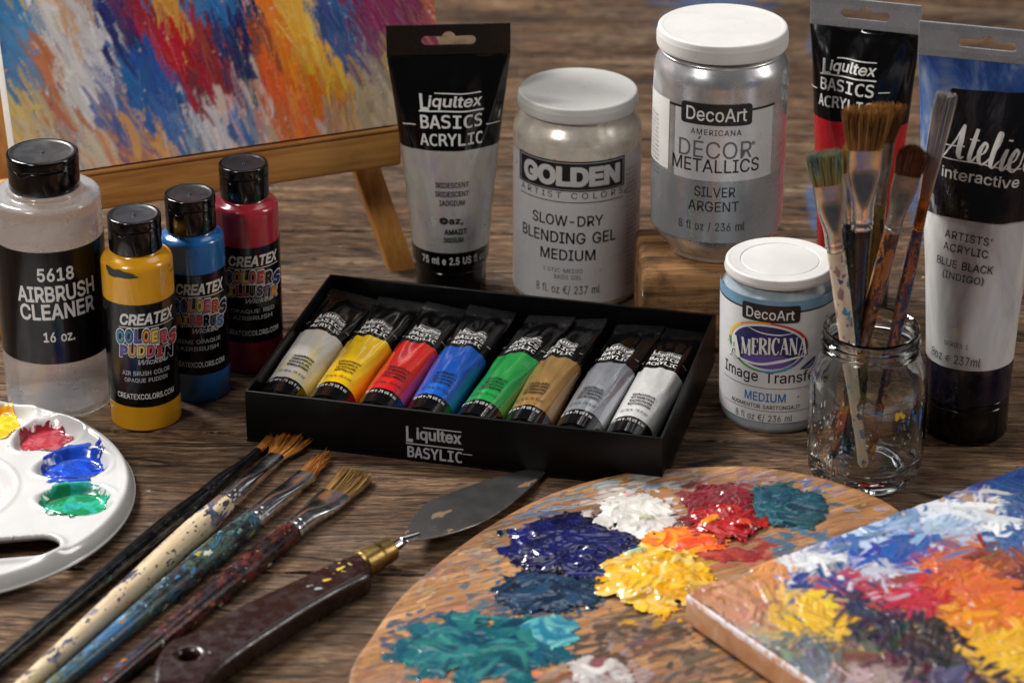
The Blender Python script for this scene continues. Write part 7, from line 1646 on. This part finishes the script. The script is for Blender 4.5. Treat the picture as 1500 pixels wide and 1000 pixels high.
    for k, (px, py, rx, ry, cols, lab, sd_) in enumerate(((0, 630, 27, 24, ['e8a814', 'f0bc28', 'dc9410', 'f0cc50'], 'yellow paint puddle', 1), (66, 651, 34, 22, ['8a1e2c', 'a04048', '962a38', 'b0585c'], 'dull red paint puddle', 2),
                                                (106, 692, 37, 26, ['1238a0', '0f2f88', '1a48b8', '16409c'], 'blue paint puddle', 3), (110, 743, 42, 24, ['0f7a4c', '149060', '0c6a40', '2aa080', '2a9a9c'], 'green paint puddle', 4))):
        u, v_ = loc(px, py, 0.005); a = rx*0.00034; b = ry*0.00034/0.5
        D = Paint(u-a-0.01, u+a+0.01, v_-b-0.01, v_+b+0.01, 0.00045, seed=sd_+50); rs = D.rs
        gg = 1.08-np.sqrt(((D.X-u)/a)**2+((D.Y-v_)/b)**2)+1.0*(fbm(D.X*110+k, D.Y*110, sd_+9, 6, 0.66)-0.5)
        D.a = sstep(0.0, 0.2, gg); D.c[:] = np.array(lin(cols[0])); D.h += 0.0002*D.a
        for j in range(60):
            r_ = math.sqrt(rs.uniform(0, 1)); t_ = rs.uniform(0, 6.283); i_, j_ = rs.integers(len(cols), size=2)
            D.stroke(u+a*r_*math.cos(t_), v_+b*r_*math.sin(t_), rs.uniform(0.007, 0.016), rs.uniform(0.004, 0.008), t_+1.57+rs.normal(0, 0.4), lin(cols[i_]), lin(cols[j_]), 0.0005*rs.uniform(0.5, 1.4), dry=0.12*rs.uniform(0.5, 2), bris=0.6, bend=rs.normal(0.4, 0.5))
        if lab.startswith('blue'):
            for j in range(7): D.stroke(u+a*0.8+rs.normal(0, 0.001), v_+b*1.15+rs.normal(0, 0.003), 0.009, 0.002, 1.3, lin(cols[0]), lin(cols[1]), 0.0004, dry=0.7)
        if not lab.startswith('blue'): D.a *= sstep(-0.12, 0.0, gg)
        g = np.clip(1-((D.X-u)/a)**2-((D.Y-v_)/b)**2, 0, 1); D.h += 0.0007*sstep(0, 0.7, g)
        D.soften(3, 1)
        q = D.mesh('paint_puddle', M_WET, th, base=H, cut=0.42, off=0.0002, skirt=0.0002); q['label'] = lab
tray()

# ---------------------------------------------------------------- palette knife
def palette_knife():
    top = [(222, 995), (228, 962), (248, 936), (282, 922), (347, 886), (400, 861), (449, 838), (493, 818), (526, 808), (535, 812), (543, 830), (538, 841), (500, 860), (450, 888), (400, 920), (355, 950), (322, 975), (300, 1000), (280, 1030), (250, 1042), (228, 1028)]
    zt = 0.0125; pt = [P(x, y, zt) for x, y in top]; o = P(400, 885, 0)
    M = frame((o.x, o.y, 0)); Mi = M.inverted()
    th = thing('palette_knife', 'palette knife with dark red wooden handle, brass collar and leaf shaped blade', 'palette knife', M)
    q = [Mi @ p for p in pt]; out = [(p.x, p.y) for p in smooth_loop([(p.x, p.y, 0) for p in q], 6)]
    hc = Mi @ P(276, 957, zt); hr = 0.0040
    hole = [(hc.x+hr*math.cos(2*math.pi*k/28), hc.y+hr*math.sin(2*math.pi*k/28)) for k in range(28)]
    v, f = plate(out, [hole], 0.0120, 0.0030, 5)
    v = [(x, y, z+zt-0.0060) for x, y, z in v]
    hm = handle_mat('dark_red_worn_handle', '200b07', [lin(c) for c in ('b8963a', '8a9096', '6a2a20', '2a2a2c', 'a8a49c')], 0.03, 150, 0.30, size=0.2, gloss=0.0, stretch=(1, 1, 1), grain=0.04)
    mk('handle', v, f, hm, th, angle=45)
    # flecks of yellow and grey paint on the neck and the side of the handle
    S = Plane(M @ Matrix.Translation((0, 0, zt)))
    fl = Paint(*(lambda a, b: (a[0], b[0], b[1], a[1]))(S.uv(430, 800), S.uv(545, 875)), 0.0004, seed=3)
    rs = fl.rs
    for (x, y, c_, l_, w_) in ((495, 822, 'c8a830', 0.006, 0.0035), (500, 832, 'c8a830', 0.008, 0.003), (478, 832, 'b89a2c', 0.004, 0.002), (480, 849, 'c0a030', 0.007, 0.003), (503, 837, 'a89030', 0.004, 0.002), (468, 862, '8a9096', 0.006, 0.003), (512, 826, '9a8a3a', 0.004, 0.002), (455, 858, '7a8086', 0.005, 0.002), (490, 840, 'a8802c', 0.003, 0.001)):
        u, w2 = S.uv(x, y); fl.stroke(u, w2, l_, w_, 0.6+rs.normal(0, 0.5), lin(c_), lin(c_), 0.0002, dry=0.9)
    ins = np.zeros(fl.X.shape, bool); n = len(out)
    for k in range(n):
        x1_, y1_ = out[k]; x2_, y2_ = out[k-1]; dy = y2_-y1_ if abs(y2_-y1_) > 1e-9 else 1e-9
        ins ^= ((y1_ > fl.Y) != (y2_ > fl.Y)) & (fl.X < (x2_-x1_)*(fl.Y-y1_)/dy+x1_)
    for ax, k in ((0, 6), (0, -6), (1, 6), (1, -6)): ins &= np.roll(ins, k, ax)
    fl.a[~ins] = 0; fl.mesh('paint_flecks', M_DRY, th, cut=0.5, off=zt+0.00015, skirt=0.0)
    brass = simple('worn_brass', '8a7244', 0.36, metal=1.0, var=0.2, vs=200)
    a = Mi @ P(530, 828, 0.0075); b = Mi @ P(572, 804, 0.0080); d = (b-a).normalized(); Mz, L = between(a, b)
    v, f = lathe(fillet([(0.0055, -0.001), (0.0066, 0.0), (0.0065, L*0.5), (0.0060, L*0.62), (0.0057, L), (0.0030, L+0.0006), (0, L+0.0006)], 0.0005), 48)
    mk('brass_collar', v, f, brass, th, M=Mz)
    steel = NT('paint_stained_steel'); n1 = steel.noise(18, 4, 0.6, dist=0.5)
    col = steel.ramp(n1, [(0.3, (0.24, 0.235, 0.23)), (0.6, (0.34, 0.33, 0.32)), (0.75, (0.46, 0.45, 0.44))])
    z2 = steel.ramp(steel.noise(45, 5, 0.6, src=steel.map((1, 2, 1), (1.7, 0.4, 0))), [(0.60, 0.0), (0.64, 1.0)]); col = steel.mix(z2, col, lin('7a5a34'))
    steel.set('Base Color', col); steel.set('Metallic', steel.math('SUBTRACT', 0.92, z2)); steel.set('Roughness', steel.ramp(steel.noise(90, 5, 0.6), [(0.3, 0.16), (0.7, 0.28)]))
    steel.bump(steel.noise(1.0, 2, 0.5, src=steel.map((25, 1500, 1))), 0.12, 0.00012); steel = steel.m
    chrome = simple('polished_steel', 'a8a6a2', 0.12, metal=1.0, var=0.15)
    root = P(594, 788, 0.0100); tip = P(801, 687, 0.0016); x = (tip-root).normalized(); y = Vector((0, 0, 1)).cross(x).normalized(); z = x.cross(y)
    Mb = axes(root, x, y, z); pl = Plane(Mb)
    up = [(594, 780), (603, 762), (618, 743), (640, 730), (700, 708), (755, 692), (790, 686), (803, 686)]; lo = [(793, 699), (768, 722), (738, 746), (702, 767), (665, 780), (632, 788), (606, 792), (596, 793)]
    uv = [pl.uv(*p) for p in up+lo]
    out = [(p.x, p.y) for p in smooth_loop([(u, v_, 0) for u, v_ in uv], 6)]
    v, f = plate(out, [], 0.0010, 0.0003, 2); mk('blade', v, f, steel, th, M=Mi @ Mb, angle=30)
    m0 = M.inverted() @ root
    pts = smooth_loop([b-d*0.003, b+d*0.004, b+d*0.008+Vector((0, 0, 0.0005)), m0+(m0-b)*-0.15, m0+Vector((0.006, 0.0035, -0.0002))], 6, closed=False)
    nn = len(pts); tube('neck', pts, [0.0026-0.0009*k/nn for k in range(nn)], chrome, th, seg=16)
palette_knife()
